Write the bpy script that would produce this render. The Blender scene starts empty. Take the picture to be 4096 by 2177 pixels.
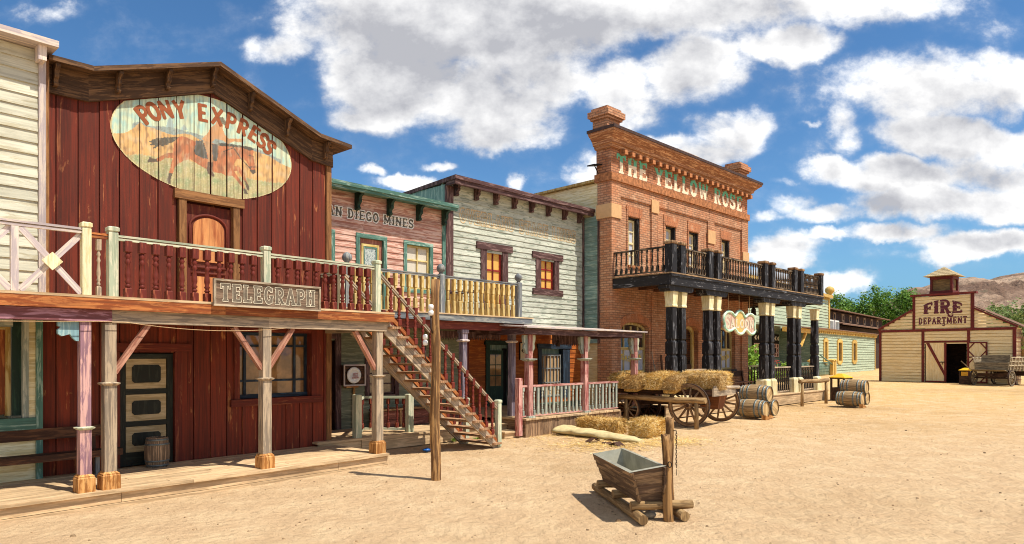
import bpy, math, random
from mathutils import Vector, Matrix, noise
random.seed(7)
R_ = math.radians
SC = bpy.context.scene
COL = SC.collection
# ---- the camera's numbers, used to turn a measured point of a known plane into metres
FPX, CX, HY, CH = 2730.0, 2048.0, 1420.0, 2.0


class Fr:
    """A street front: origin on the ground, u along the front, v into the building, z up."""
    def __init__(s, x, y, ux, uy):
        l = math.hypot(ux, uy)
        s.x, s.y, s.ux, s.uy = x, y, ux / l, uy / l
        s.rz = math.atan2(s.uy, s.ux)

    def w(s, u, v, z=0.0):
        return Vector((s.x + u * s.ux - v * s.uy, s.y + u * s.uy + v * s.ux, z))

    def at(s, px, py, v=0.0):
        k = (px - CX) / FPX
        bx, by = s.x - v * s.uy, s.y + v * s.ux
        u = (k * by - bx) / (s.ux - k * s.uy)
        d = by + u * s.uy
        return u, CH + (HY - py) / FPX * d

    def u(s, px, v=0.0):
        return s.at(px, 0, v)[0]


WORLD = Fr(0, 0, 1, 0)
OFF = {}


def tag(o, label=None, cat=None, group=None, kind=None):
    if label: o['label'] = label
    if cat: o['category'] = cat
    if group: o['group'] = group
    if kind: o['kind'] = kind
    return o


def thing(name, label, cat, fr=WORLD, at=(0, 0, 0), rz=0.0, group=None, local=False):
    o = bpy.data.objects.new(name, None)
    COL.objects.link(o)
    o.empty_display_size = 0.3
    o.location = fr.w(*at)
    o.rotation_euler = (0, 0, fr.rz + rz)
    OFF[o.name] = Vector((0, 0, 0)) if local else Vector(at)
    return tag(o, label, cat, group)


class MB:
    """Collects shapes, then links them as one mesh object."""
    def __init__(s, M=None):
        s.v, s.f, s.uv, s.rn, s.sm, s.M, s.col = [], [], [], [], [], M, None

    def av(s, p):
        p = Vector(p)
        s.v.append(tuple(s.M @ p if s.M else p))
        return len(s.v) - 1

    def af(s, idx, uvs, rn, sm=False):
        s.f.append(tuple(idx)); s.uv.append(uvs); s.rn.append(rn); s.sm.append(sm)

    def hexa(s, c, g=0, rn=None):
        rn = random.random() if rn is None else rn
        o = (random.random() * 40, random.random() * 40)
        b = len(s.v)
        c = [Vector(p) for p in c]
        for p in c: s.av(p)
        L = ((c[1] - c[0]).length, (c[3] - c[0]).length, (c[4] - c[0]).length)
        bits = [(0, 0, 0), (1, 0, 0), (1, 1, 0), (0, 1, 0), (0, 0, 1), (1, 0, 1), (1, 1, 1), (0, 1, 1)]
        for face, ax in (((0, 3, 2, 1), 2), ((4, 5, 6, 7), 2), ((0, 1, 5, 4), 1), ((2, 3, 7, 6), 1), ((1, 2, 6, 5), 0), ((3, 0, 4, 7), 0)):
            a = [i for i in range(3) if i != ax]
            if g in a: vv = g; uu = a[0] if a[1] == g else a[1]
            else: uu, vv = a
            s.af([b + i for i in face], [(o[0] + bits[i][uu] * L[uu] + ax * .37, o[1] + bits[i][vv] * L[vv]) for i in face], rn)

    def box(s, x0, x1, y0, y1, z0, z1, g=None, rn=None):
        if g is None:
            d = (abs(x1 - x0), abs(y1 - y0), abs(z1 - z0)); g = d.index(max(d))
        s.hexa([(x0, y0, z0), (x1, y0, z0), (x1, y1, z0), (x0, y1, z0), (x0, y0, z1), (x1, y0, z1), (x1, y1, z1), (x0, y1, z1)], g, rn)

    def bar(s, p, q, w, h, up=(0, 0, 1), rn=None, w2=None, h2=None):
        p, q, up = Vector(p), Vector(q), Vector(up)
        d = (q - p).normalized()
        a = d.cross(up)
        if a.length < 1e-4: a = d.cross(Vector((0, 1, 0)))
        a.normalize(); b = a.cross(d).normalized()
        w2 = w if w2 is None else w2; h2 = h if h2 is None else h2
        P = lambda o, i, j, ww, hh: o + a * i * ww / 2 + b * j * hh / 2
        s.hexa([P(p, 1, -1, w, h), P(q, 1, -1, w2, h2), P(q, -1, -1, w2, h2), P(p, -1, -1, w, h), P(p, 1, 1, w, h), P(q, 1, 1, w2, h2), P(q, -1, 1, w2, h2), P(p, -1, 1, w, h)], 0, rn)

    def rings(s, rings, closed=False, cap=True, sm=True, rn=None):
        """Skin of successive rings (lists of points)."""
        rn = random.random() if rn is None else rn
        o = (random.random() * 40, random.random() * 40)
        n = len(rings[0]); base = len(s.v); t = 0; ts = []
        for i, r in enumerate(rings):
            if i: t += max(1e-4, (Vector(r[0]) - Vector(rings[i - 1][0])).length)
            ts.append(t)
            for p in r: s.av(p)
        per = sum((Vector(rings[0][k]) - Vector(rings[0][(k + 1) % n])).length for k in range(n)) or .1
        m = len(rings)
        for i in range(m if closed else m - 1):
            j = (i + 1) % m
            for k in range(n):
                k2 = (k + 1) % n
                us = (o[0] + per * k / n, o[0] + per * (k + 1) / n)
                t1 = ts[j] if j else ts[i] + .1
                s.af((base + i * n + k, base + i * n + k2, base + j * n + k2, base + j * n + k), [(us[0], o[1] + ts[i]), (us[1], o[1] + ts[i]), (us[1], o[1] + t1), (us[0], o[1] + t1)], rn, sm)
        if cap and not closed:
            for i, rev in ((0, 1), (m - 1, 0)):
                ids = [base + i * n + k for k in range(n)]
                uv = [(o[0] + .1 * math.cos(6.283 * k / n), o[1] + .1 * math.sin(6.283 * k / n)) for k in range(n)]
                if rev: ids.reverse(); uv.reverse()
                s.af(ids, uv, rn)

    def tube(s, pts, r, n=8, cap=True, closed=False, rn=None, rag=0.0):
        pts = [Vector(p) for p in pts]
        rs = r if isinstance(r, (list, tuple)) else [r] * len(pts)
        out = []; a = None
        m = len(pts)
        for i, p in enumerate(pts):
            if closed: d = pts[(i + 1) % m] - pts[i - 1]
            else: d = pts[min(i + 1, m - 1)] - pts[max(i - 1, 0)]
            d.normalize()
            if a is None:
                a = d.cross(Vector((0, 0, 1)))
                if a.length < .05: a = d.cross(Vector((1, 0, 0)))
            a = (a - d * a.dot(d)).normalized()
            b = d.cross(a)
            ring = []
            for k in range(n):
                t = 2 * math.pi * k / n
                rr = rs[i] * (1 + rag * (random.random() - .5))
                ring.append(p + (a * math.cos(t) + b * math.sin(t)) * rr)
            out.append(ring)
        s.rings(out, closed=closed, cap=cap, rn=rn)

    def lathe(s, prof, o=(0, 0, 0), n=12, axis='z', sm=True, rn=None, cap=True, sq=False, rot=0.0):
        """prof: [(radius, height)]; sq makes a four sided post (radius = half width)."""
        o = Vector(o); out = []
        if sq: n, rot, sm = 4, math.pi / 4, False
        for r, h in prof:
            rr = r * math.sqrt(2) if sq else r
            ring = []
            for k in range(n):
                t = rot + 2 * math.pi * k / n
                c, d = rr * math.cos(t), rr * math.sin(t)
                ring.append(o + Vector((c, d, h) if axis == 'z' else ((h, c, d) if axis == 'x' else (d, h, c))))
            out.append(ring)
        s.rings(out, cap=cap, sm=sm, rn=rn)

    def prism(s, poly, d0, d1, plane='xz', rn=None, sm=False):
        rn = random.random() if rn is None else rn
        o = (random.random() * 40, random.random() * 40)
        def P(p, d):
            return (p[0], d, p[1]) if plane == 'xz' else ((d, p[0], p[1]) if plane == 'yz' else (p[0], p[1], d))
        n = len(poly); b = len(s.v)
        for d in (d0, d1):
            for p in poly: s.av(P(p, d))
        uv = [(o[0] + p[0], o[1] + p[1]) for p in poly]
        s.af([b + i for i in range(n)], uv, rn)
        s.af([b + n + i for i in reversed(range(n))], list(reversed(uv)), rn)
        t = 0
        for i in range(n):
            j = (i + 1) % n
            l = math.hypot(poly[j][0] - poly[i][0], poly[j][1] - poly[i][1])
            s.af((b + i, b + n + i, b + n + j, b + j), [(o[0], o[1] + t), (o[0] + abs(d1 - d0), o[1] + t), (o[0] + abs(d1 - d0), o[1] + t + l), (o[0], o[1] + t + l)], rn, sm)
            t += l

    def quad(s, pts, rn=None):
        rn = random.random() if rn is None else rn
        pts = [Vector(p) for p in pts]
        o = (random.random() * 40, random.random() * 40)
        e = (pts[1] - pts[0]).normalized(); g = (pts[-1] - pts[0]).normalized()
        b = len(s.v)
        for p in pts: s.av(p)
        s.af([b + i for i in range(len(pts))], [(o[0] + (p - pts[0]).dot(e), o[1] + (p - pts[0]).dot(g)) for p in pts], rn)

    def build(s, name, mat, parent=None, label=None, kind=None, at=None, colors=None):
        off = Vector((0, 0, 0))
        if parent is not None:
            r = parent
            while r.parent is not None: r = r.parent
            off = OFF.get(r.name, off)
        me = bpy.data.meshes.new(name)
        if at is not None: off = Vector((0, 0, 0))
        me.from_pydata([(x - off.x, y - off.y, z - off.z) for x, y, z in s.v], [], s.f)
        uvl = me.uv_layers.new(name='UVMap')
        flat = [c for fuv in s.uv for p in fuv for c in p]
        uvl.data.foreach_set('uv', flat)
        a = me.attributes.new('rnd', 'FLOAT', 'FACE'); a.data.foreach_set('value', s.rn)
        me.polygons.foreach_set('use_smooth', s.sm)
        if colors:
            ca = me.attributes.new('paint', 'FLOAT_COLOR', 'POINT'); ca.data.foreach_set('color', colors)
        me.materials.append(mat); me.update()
        o = bpy.data.objects.new(name, me)
        COL.objects.link(o)
        if parent is not None: o.parent = parent
        if at is not None:
            r = parent
            while r is not None and r.parent is not None: r = r.parent
            o.location = Vector(at) - (OFF.get(r.name, Vector((0, 0, 0))) if r else Vector((0, 0, 0)))
        if label: o['label'] = label
        if kind: o['kind'] = kind
        return o


def kids(o):
    return [c for c in bpy.data.objects if c.parent == o]


def copy_tree(o, parent=None, ch=None):
    c = o.copy(); COL.objects.link(c)
    if parent is not None: c.parent = parent
    OFF[c.name] = OFF.get(o.name, Vector((0, 0, 0)))
    for k in kids(o): copy_tree(k, c)
    return c


def rep(o, places, rz=None):
    """Copies of one part (or sub-part) at other places given in the thing's frame."""
    r = o
    while r.parent is not None: r = r.parent
    off = OFF.get(r.name, Vector((0, 0, 0)))
    out = [o]
    for p in places:
        c = o.copy(); COL.objects.link(c); c.location = Vector(p) - off
        if rz: c.rotation_euler = (0, 0, rz)
        out.append(c)
    return out


# ---------------------------------------------------------------- walls of boards
def spans(a0, a1, z0, z1, holes):
    out = [(a0, a1)]
    zm = (z0 + z1) / 2
    for h0, h1, k0, k1 in holes:
        if k0 < zm < k1:
            n = []
            for p, q in out:
                if h1 <= p or h0 >= q: n.append((p, q)); continue
                if h0 > p: n.append((p, h0))
                if h1 < q: n.append((h1, q))
            out = n
    return out


def clap(mb, a0, a1, z0, z1, v, h=.15, pro=.022, holes=(), lim=None, blen=3.0, gap=-.004):
    """Lapped horizontal boards; each board is a wedge whose lower edge stands proud."""
    n = max(1, round((z1 - z0) / h)); h = (z1 - z0) / n
    for i in range(n):
        za, zb = z0 + i * h, z0 + (i + 1) * h
        p0, p1 = (a0, a1) if lim is None else lim((za + zb) / 2)
        for s0, s1 in spans(p0, p1, za, zb, holes):
            cuts = [s0]
            while s1 - cuts[-1] > blen * 1.25: cuts.append(cuts[-1] + blen * random.uniform(.6, 1.1))
            cuts.append(s1)
            for c0, c1 in zip(cuts, cuts[1:]):
                if c1 - c0 < .02: continue
                j = random.uniform(-.003, .003); k = random.uniform(-.003, .003)
                e = .0015
                mb.hexa([(c0 + e, v - pro + j, za + k), (c1 - e, v - pro - j, za - k), (c1 - e, v + .03, za), (c0 + e, v + .03, za), (c0 + e, v - .003, zb - gap), (c1 - e, v - .003, zb - gap), (c1 - e, v + .03, zb - max(gap, 0)), (c0 + e, v + .03, zb - max(gap, 0))], 0)


def clap_front(z, z0, z1, v, h=.15, pro=.022):
    n = max(1, round((z1 - z0) / h)); h = (z1 - z0) / n
    t = ((z - z0) / h) % 1.0
    return v - pro * (1 - t) - .003 * t - .006


def arcp(cx, cy, rx, ry, a0, a1, n=9):
    return [(cx + rx * math.cos(R_(a0 + (a1 - a0) * i / n)), cy + ry * math.sin(R_(a0 + (a1 - a0) * i / n))) for i in range(n + 1)]


# ---------------------------------------------------------------- lettering: strokes -> contour mesh
V_, H_, S_ = .11, .075, .05
def _gl():
    def st(x, a=.05, b=.95, t=V_): return ([(x, a), (x, b)], t, 0)
    def hz(a, b, y, t=H_): return ([(a, y), (b, y)], t, 0)
    def se(a, b, y): return ([(a, y), (b, y)], S_, 1)
    def tk(x, a, b): return ([(x, a), (x, b)], S_, 1)
    def ln(*p, t=.095): return (list(p), t, 0)
    bowl = [(.18, .93), (.4, .93)] + arcp(.4, .7, .22, .23, 80, -80) + [(.4, .47), (.18, .47)]
    G = {
        'T': (.74, [st(.37), hz(.06, .68, .93), tk(.07, .93, .74), tk(.67, .93, .74), se(.2, .54, .05)]),
        'E': (.72, [st(.19), hz(.12, .6, .93), hz(.19, .5, .5), hz(.12, .62, .07), se(.04, .3, .95), se(.04, .3, .05), tk(.62, .95, .74), tk(.64, .05, .28), tk(.5, .6, .4)]),
        'F': (.7, [st(.19), hz(.12, .6, .93), hz(.19, .5, .5), se(.04, .3, .95), se(.04, .36, .05), tk(.62, .95, .72), tk(.5, .62, .38)]),
        'L': (.68, [st(.19), se(.04, .36, .95), se(.04, .3, .05), hz(.15, .58, .07), tk(.6, .05, .3)]),
        'I': (.38, [st(.19), se(.04, .34, .95), se(.04, .34, .05)]),
        'H': (.8, [st(.19), st(.61), hz(.19, .61, .5), se(.04, .34, .95), se(.46, .76, .95), se(.04, .34, .05), se(.46, .76, .05)]),
        'N': (.8, [st(.16, t=.09), st(.64, t=.09), ln((.16, .93), (.64, .07)), se(.02, .28, .95), se(.5, .78, .95), se(.02, .3, .05)]),
        'M': (.96, [st(.16, t=.09), st(.8, t=.1), ln((.16, .93), (.48, .2), (.8, .93)), se(.02, .28, .95), se(.68, .94, .95), se(.02, .3, .05), se(.66, .94, .05)]),
        'W': (1.02, [ln((.1, .95), (.32, .06), (.51, .8), (.7, .06), (.92, .95), t=.085), se(0, .24, .95), se(.78, 1.02, .95), se(.42, .6, .9)]),
        'V': (.76, [ln((.1, .95), (.38, .08), (.66, .95)), se(0, .24, .95), se(.52, .76, .95)]),
        'Y': (.76, [ln((.1, .95), (.38, .46), (.66, .95)), st(.38, .05, .46), se(0, .24, .95), se(.52, .76, .95), se(.22, .54, .05)]),
        'X': (.78, [ln((.12, .95), (.66, .05)), ln((.66, .95), (.12, .05)), se(0, .26, .95), se(.52, .78, .95), se(0, .26, .05), se(.52, .78, .05)]),
        'A': (.78, [ln((.12, .05), (.39, .93), (.66, .05)), hz(.22, .56, .33, .06), se(0, .26, .05), se(.52, .78, .05)]),
        'O': (.76, [ln(*arcp(.38, .5, .26, .42, 0, 360, 20), t=.1)]),
        'C': (.72, [ln(*arcp(.38, .5, .26, .42, 48, 312, 16), t=.1), tk(.6, .72, .93)]),
        'G': (.76, [ln(*arcp(.38, .5, .26, .42, 48, 320, 16), t=.1), st(.6, .1, .42, .09), se(.44, .74, .43), tk(.61, .72, .93)]),
        'D': (.78, [st(.19), ln((.19, .93), (.34, .93), *arcp(.34, .5, .28, .43, 80, -80, 12), (.34, .07), (.19, .07), t=.085), se(.04, .3, .95), se(.04, .3, .05)]),
        'P': (.72, [st(.19), ln(*bowl, t=.08), se(.04, .3, .95), se(.04, .36, .05)]),
        'R': (.8, [st(.19), ln(*bowl, t=.08), ln((.38, .47), (.62, .06), t=.09), se(.04, .3, .95), se(.04, .34, .05), se(.54, .78, .05)]),
        'S': (.7, [ln((.58, .76), *arcp(.35, .72, .22, .21, 40, 250, 9), *arcp(.35, .28, .23, .21, 70, -140, 9), t=.1), tk(.58, .72, .95), tk(.1, .05, .28)]),
        ' ': (.4, []),
    }
    return G
GLY = _gl()


def _sd(px, py, strokes, serif, fat):
    m = 9.0
    for pl, t, sf in strokes:
        if sf and not serif: continue
        t *= fat
        for (x0, y0), (x1, y1) in zip(pl, pl[1:]):
            dx, dy = x1 - x0, y1 - y0
            l2 = dx * dx + dy * dy
            l = math.sqrt(l2) or 1e-6
            k = ((px - x0) * dx + (py - y0) * dy) / (l2 or 1e-6)
            if 0 <= k <= 1: d = abs((px - x0) * dy - (py - y0) * dx) / l
            else:  # squared ends
                e = (-k if k < 0 else k - 1) * l
                d = max(abs((px - x0) * dy - (py - y0) * dx) / l, e + t * .55) if e < t * .45 else max(abs((px - x0) * dy - (py - y0) * dx) / l, e + t * .55)
            m = min(m, d - t)
    return m


def text(mb, s, place, W, H, n=20, serif=True, fat=1.0, ring=None, grow=0.0, gap=.1, spur=False):
    """Adds the flat painted outline of s; place(x, z) gives the 3D point, x in 0..W, z in 0..H."""
    tot = sum(GLY[c][0] for c in s) + gap * (len(s) - 1)
    kx = W / tot; x = 0
    for c in s:
        w, strokes = GLY[c]
        if spur and c != ' ':
            extra = []
            for pl, t, sf in strokes:
                if not sf and len(pl) == 2 and pl[0][0] == pl[1][0] and abs(pl[0][1] - pl[1][1]) > .6:
                    extra.append(([(pl[0][0] - .145, .5), (pl[0][0] + .145, .5)], .035, 1))
            strokes = strokes + extra
        if strokes:
            pad = .12
            nx, ny = int((w + 2 * pad) * n) + 1, int((1 + 2 * pad) * n) + 1
            val = {}
            for i in range(nx + 1):
                for j in range(ny + 1):
                    d = _sd(-pad + i / n, -pad + j / n, strokes, serif, fat) - grow
                    if ring: d = abs(d - ring[0]) - ring[1]
                    val[i, j] = d
            vid = {}
            def pt(key, a, b):
                if key not in vid:
                    vid[key] = mb.av(place((x + a) * kx, b * H)); 
                return vid[key]
            for i in range(nx):
                for j in range(ny):
                    cs = ((i, j), (i + 1, j), (i + 1, j + 1), (i, j + 1))
                    ins = [val[q] < 0 for q in cs]
                    if not any(ins): continue
                    ids = []; uv = []
                    for k in range(4):
                        p, q = cs[k], cs[(k + 1) % 4]
                        if ins[k]:
                            a, b = -pad + p[0] / n, -pad + p[1] / n
                            ids.append(pt(p, a, b)); uv.append((a, b))
                        if ins[k] != ins[(k + 1) % 4]:
                            t = val[p] / (val[p] - val[q])
                            a = -pad + (p[0] + (q[0] - p[0]) * t) / n; b = -pad + (p[1] + (q[1] - p[1]) * t) / n
                            ids.append(pt((min(p, q), max(p, q)), a, b)); uv.append((a, b))
                    if len(ids) >= 3: mb.af(ids, uv, .5)
        x += w + gap
# ---------------------------------------------------------------- materials
def C(h):
    h = h.lstrip('#')
    f = lambda c: c / 12.92 if c <= .04045 else ((c + .055) / 1.055) ** 2.4
    return tuple(f(int(h[i:i + 2], 16) / 255) for i in (0, 2, 4)) + (1,)


class NT:
    def __init__(s, nt): s.nt = nt
    def n(s, typ, **kw):
        o = s.nt.nodes.new(typ)
        for k, v in kw.items():
            if k.startswith('_'): setattr(o, k[1:], v)
        return o
    def l(s, a, b): s.nt.links.new(a, b)
    def setin(s, sock, v):
        if hasattr(v, 'links') or isinstance(v, bpy.types.NodeSocket): s.l(v, sock)
        else: sock.default_value = v
    def math(s, op, a, b=0.0, clamp=False):
        o = s.nt.nodes.new('ShaderNodeMath'); o.operation = op; o.use_clamp = clamp
        s.setin(o.inputs[0], a); s.setin(o.inputs[1], b); return o.outputs[0]
    def mix(s, f, a, b, typ='MIX'):
        o = s.nt.nodes.new('ShaderNodeMix'); o.data_type = 'RGBA'; o.blend_type = typ
        s.setin(o.inputs[0], f); s.setin(o.inputs[6], a); s.setin(o.inputs[7], b); return o.outputs[2]
    def ramp(s, f, a, b):
        o = s.nt.nodes.new('ShaderNodeMapRange'); o.interpolation_type = 'SMOOTHSTEP'
        s.setin(o.inputs[0], f); o.inputs[1].default_value = a; o.inputs[2].default_value = b
        return o.outputs[0]
    def noise(s, vec, scale=5, detail=4, rough=.55, dist=0.0):
        o = s.nt.nodes.new('ShaderNodeTexNoise')
        o.inputs['Scale'].default_value = scale; o.inputs['Detail'].default_value = detail
        o.inputs['Roughness'].default_value = rough; o.inputs['Distortion'].default_value = dist
        if vec is not None: s.l(vec, o.inputs['Vector'])
        return o.outputs[0]
    def mapping(s, vec, sc=(1, 1, 1), loc=(0, 0, 0)):
        o = s.nt.nodes.new('ShaderNodeMapping'); s.l(vec, o.inputs[0])
        o.inputs['Scale'].default_value = sc; o.inputs['Location'].default_value = loc; return o.outputs[0]
    def coord(s, w): 
        return s.nt.nodes.new('ShaderNodeTexCoord').outputs[w]
    def attr(s, name, out='Fac'):
        o = s.nt.nodes.new('ShaderNodeAttribute'); o.attribute_name = name; return o.outputs[out]
    def bump(s, h, strength=.3, dist=.01):
        o = s.nt.nodes.new('ShaderNodeBump'); o.inputs['Strength'].default_value = strength
        o.inputs['Distance'].default_value = dist; s.l(h, o.inputs['Height']); return o.outputs[0]
    def vary(s, col, amt=.25, hue=0.0):
        r = s.attr('rnd')
        k = s.math('ADD', s.math('MULTIPLY', r, amt), 1 - amt / 2)
        h = s.nt.nodes.new('ShaderNodeHueSaturation'); s.l(k, h.inputs['Value']); s.setin(h.inputs['Color'], col)
        return h.outputs[0]


def newmat(name):
    m = bpy.data.materials.new(name); m.use_nodes = True
    nt = NT(m.node_tree); b = m.node_tree.nodes['Principled BSDF']
    return m, nt, b


def wood(name, base, worn, wear=.4, dark=.45, rough=.8, grain=1.0, patch=1.0, bump=.35, vary=.3, soft=.08, stain=0.0, staincol='2a2018'):
    """Weathered or painted timber: grain along the board, worn patches that show another colour."""
    m, t, b = newmat(name)
    uv = t.coord('UV')
    dark *= .68
    g = t.noise(t.mapping(uv, (38 * grain, 1.3 * grain, 1)), 1, 6, .62, .5)
    f = t.noise(t.mapping(uv, (90 * grain, 3.2 * grain, 1)), 1, 3, .6)
    w = t.noise(t.mapping(uv, (13 * patch, 2.0 * patch, 1), (3, 7, 0)), 1, 7, .68, .8)
    wsum = t.math('ADD', t.math('MULTIPLY', w, .72), t.math('MULTIPLY', g, .28))
    thr = .5 + (.5 - wear) * .32
    k = t.ramp(wsum, thr - soft * .5, thr + soft * .5)
    c0, c1 = (C(base) if isinstance(base, str) else base), (C(worn) if isinstance(worn, str) else worn)
    col = t.mix(k, c0, c1)
    gd = t.ramp(g, .36, .62)
    col = t.mix(t.math('MULTIPLY', t.math('SUBTRACT', 1.0, gd), dark), col, (.02, .015, .01, 1))
    fd = t.ramp(f, .30, .42)
    col = t.mix(t.math('MULTIPLY', t.math('SUBTRACT', 1.0, fd), dark * .8), col, (.03, .02, .015, 1))
    if stain:
        sn = t.noise(t.mapping(uv, (2.2, .8, 1), (11, 2, 0)), 1, 5, .6)
        col = t.mix(t.math('MULTIPLY', t.ramp(sn, .48, .66), stain), col, C(staincol))
    col = t.vary(col, vary)
    t.l(col, b.inputs['Base Color'])
    b.inputs['Roughness'].default_value = rough
    b.inputs['Specular IOR Level'].default_value = .25
    h = t.math('ADD', t.math('MULTIPLY', g, .6), t.math('MULTIPLY', f, .4))
    t.l(t.bump(h, bump, .006), b.inputs['Normal'])
    return m


def plain(name, col, rough=.6, metal=0.0, nz=.15, scale=8, spec=.4, bump=0.0):
    m, t, b = newmat(name)
    n = t.noise(t.coord('Object'), scale, 5, .6)
    c = C(col) if isinstance(col, str) else col
    d = tuple(x * (1 - 2 * nz) for x in c[:3]) + (1,)
    t.l(t.mix(t.ramp(n, .3, .7), d, c), b.inputs['Base Color'])
    b.inputs['Roughness'].default_value = rough; b.inputs['Metallic'].default_value = metal
    b.inputs['Specular IOR Level'].default_value = spec
    if bump: t.l(t.bump(n, bump, .01), b.inputs['Normal'])
    return m


def glass(name, col, gloss=.14, rough=.03):
    m, t, b = newmat(name)
    n = t.noise(t.coord('Object'), 2.3, 4, .6)
    c = C(col); d = tuple(x * .45 for x in c[:3]) + (1,)
    t.l(t.mix(t.ramp(n, .35, .65), d, c), b.inputs['Base Color'])
    b.inputs['Roughness'].default_value = .9
    gl = t.n('ShaderNodeBsdfGlossy'); gl.inputs['Roughness'].default_value = rough
    n2 = t.noise(t.coord('Object'), 3.0, 2, .5)
    t.l(t.bump(n2, .08, .02), gl.inputs['Normal'])
    mx = t.n('ShaderNodeMixShader'); mx.inputs[0].default_value = gloss
    fr = t.n('ShaderNodeFresnel'); fr.inputs[0].default_value = 1.45
    t.l(t.math('ADD', fr.outputs[0], gloss - .04, True), mx.inputs[0])
    out = m.node_tree.nodes['Material Output']
    t.l(b.outputs[0], mx.inputs[1]); t.l(gl.outputs[0], mx.inputs[2]); t.l(mx.outputs[0], out.inputs[0])
    return m


def curtain(name, col, fold=40):
    m, t, b = newmat(name)
    o = t.coord('Object')
    w = t.n('ShaderNodeTexWave'); w.inputs['Scale'].default_value = fold; w.inputs['Distortion'].default_value = 1.5
    w.inputs['Detail'].default_value = 1
    t.l(t.mapping(o, (.3, .3, .02)), w.inputs['Vector'])
    c = C(col); d = tuple(x * .62 for x in c[:3]) + (1,)
    t.l(t.mix(w.outputs[1], d, c), b.inputs['Base Color'])
    b.inputs['Roughness'].default_value = .9
    return m


def brick(name, c1, c2, mortar, bw=.25, bh=.082, patch='d98a5c', vert=False):
    m, t, b = newmat(name)
    o = t.coord('Object')
    sp = t.n('ShaderNodeSeparateXYZ'); t.l(o, sp.inputs[0])
    cb = t.n('ShaderNodeCombineXYZ')
    a, z = t.math('ADD', sp.outputs[0], sp.outputs[1]), sp.outputs[2]
    jit = t.math('MULTIPLY', t.math('SUBTRACT', t.noise(o, 9, 3, .6), .5), .03)
    if vert: a, z = z, a
    t.l(t.math('ADD', a, jit), cb.inputs[0]); t.l(t.math('ADD', z, jit), cb.inputs[1])
    br = t.n('ShaderNodeTexBrick'); t.l(cb.outputs[0], br.inputs['Vector'])
    br.inputs['Scale'].default_value = 1; br.inputs['Brick Width'].default_value = bw; br.inputs['Row Height'].default_value = bh
    br.inputs['Mortar Size'].default_value = .013; br.inputs['Mortar Smooth'].default_value = .25; br.inputs['Bias'].default_value = -.1
    br.inputs['Color1'].default_value = C(c1); br.inputs['Color2'].default_value = C(c2); br.inputs['Mortar'].default_value = C(mortar)
    n1 = t.noise(o, 1.3, 6, .65); n2 = t.noise(o, 14, 5, .7)
    col = t.mix(t.math('MULTIPLY', t.ramp(n1, .45, .7), .45), br.outputs[0], C(patch))
    col = t.mix(t.math('MULTIPLY', t.ramp(n2, .52, .75), .45), col, C('4a2416'))
    run = t.noise(t.mapping(o, (2.6, 2.6, .28)), 1, 5, .65); pale = t.noise(t.mapping(o, (1, 1, 1), (9, 3, 1)), 2.4, 5, .7)
    col = t.mix(t.math('MULTIPLY', t.ramp(run, .54, .7), .5), col, C('5a3424')); col = t.mix(t.math('MULTIPLY', t.ramp(pale, .58, .7), .4), col, C('d8b896'))
    t.l(col, b.inputs['Base Color'])
    b.inputs['Roughness'].default_value = .9; b.inputs['Specular IOR Level'].default_value = .2
    h = t.math('ADD', t.math('MULTIPLY', t.math('SUBTRACT', 1.0, br.outputs[1]), 1.0), t.math('MULTIPLY', n2, .7))
    t.l(t.bump(h, .9, .02), b.inputs['Normal'])
    return m


def paint_attr(name):
    m, t, b = newmat(name)
    c = t.attr('paint', 'Color')
    o = t.coord('Object')
    g = t.noise(t.mapping(o, (28, 28, 1.4)), 1, 6, .65, .4)
    p = t.noise(t.mapping(o, (9, 9, 2.2), (5, 0, 1)), 1, 6, .65, .5)
    c = t.mix(t.math('MULTIPLY', t.math('SUBTRACT', 1.0, t.ramp(g, .34, .6)), .5), c, (.12, .07, .03, 1))
    c = t.mix(t.math('MULTIPLY', t.ramp(p, .54, .66), .35), c, (.55, .48, .32, 1))
    t.l(c, b.inputs['Base Color']); b.inputs['Roughness'].default_value = .75
    return m


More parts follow.
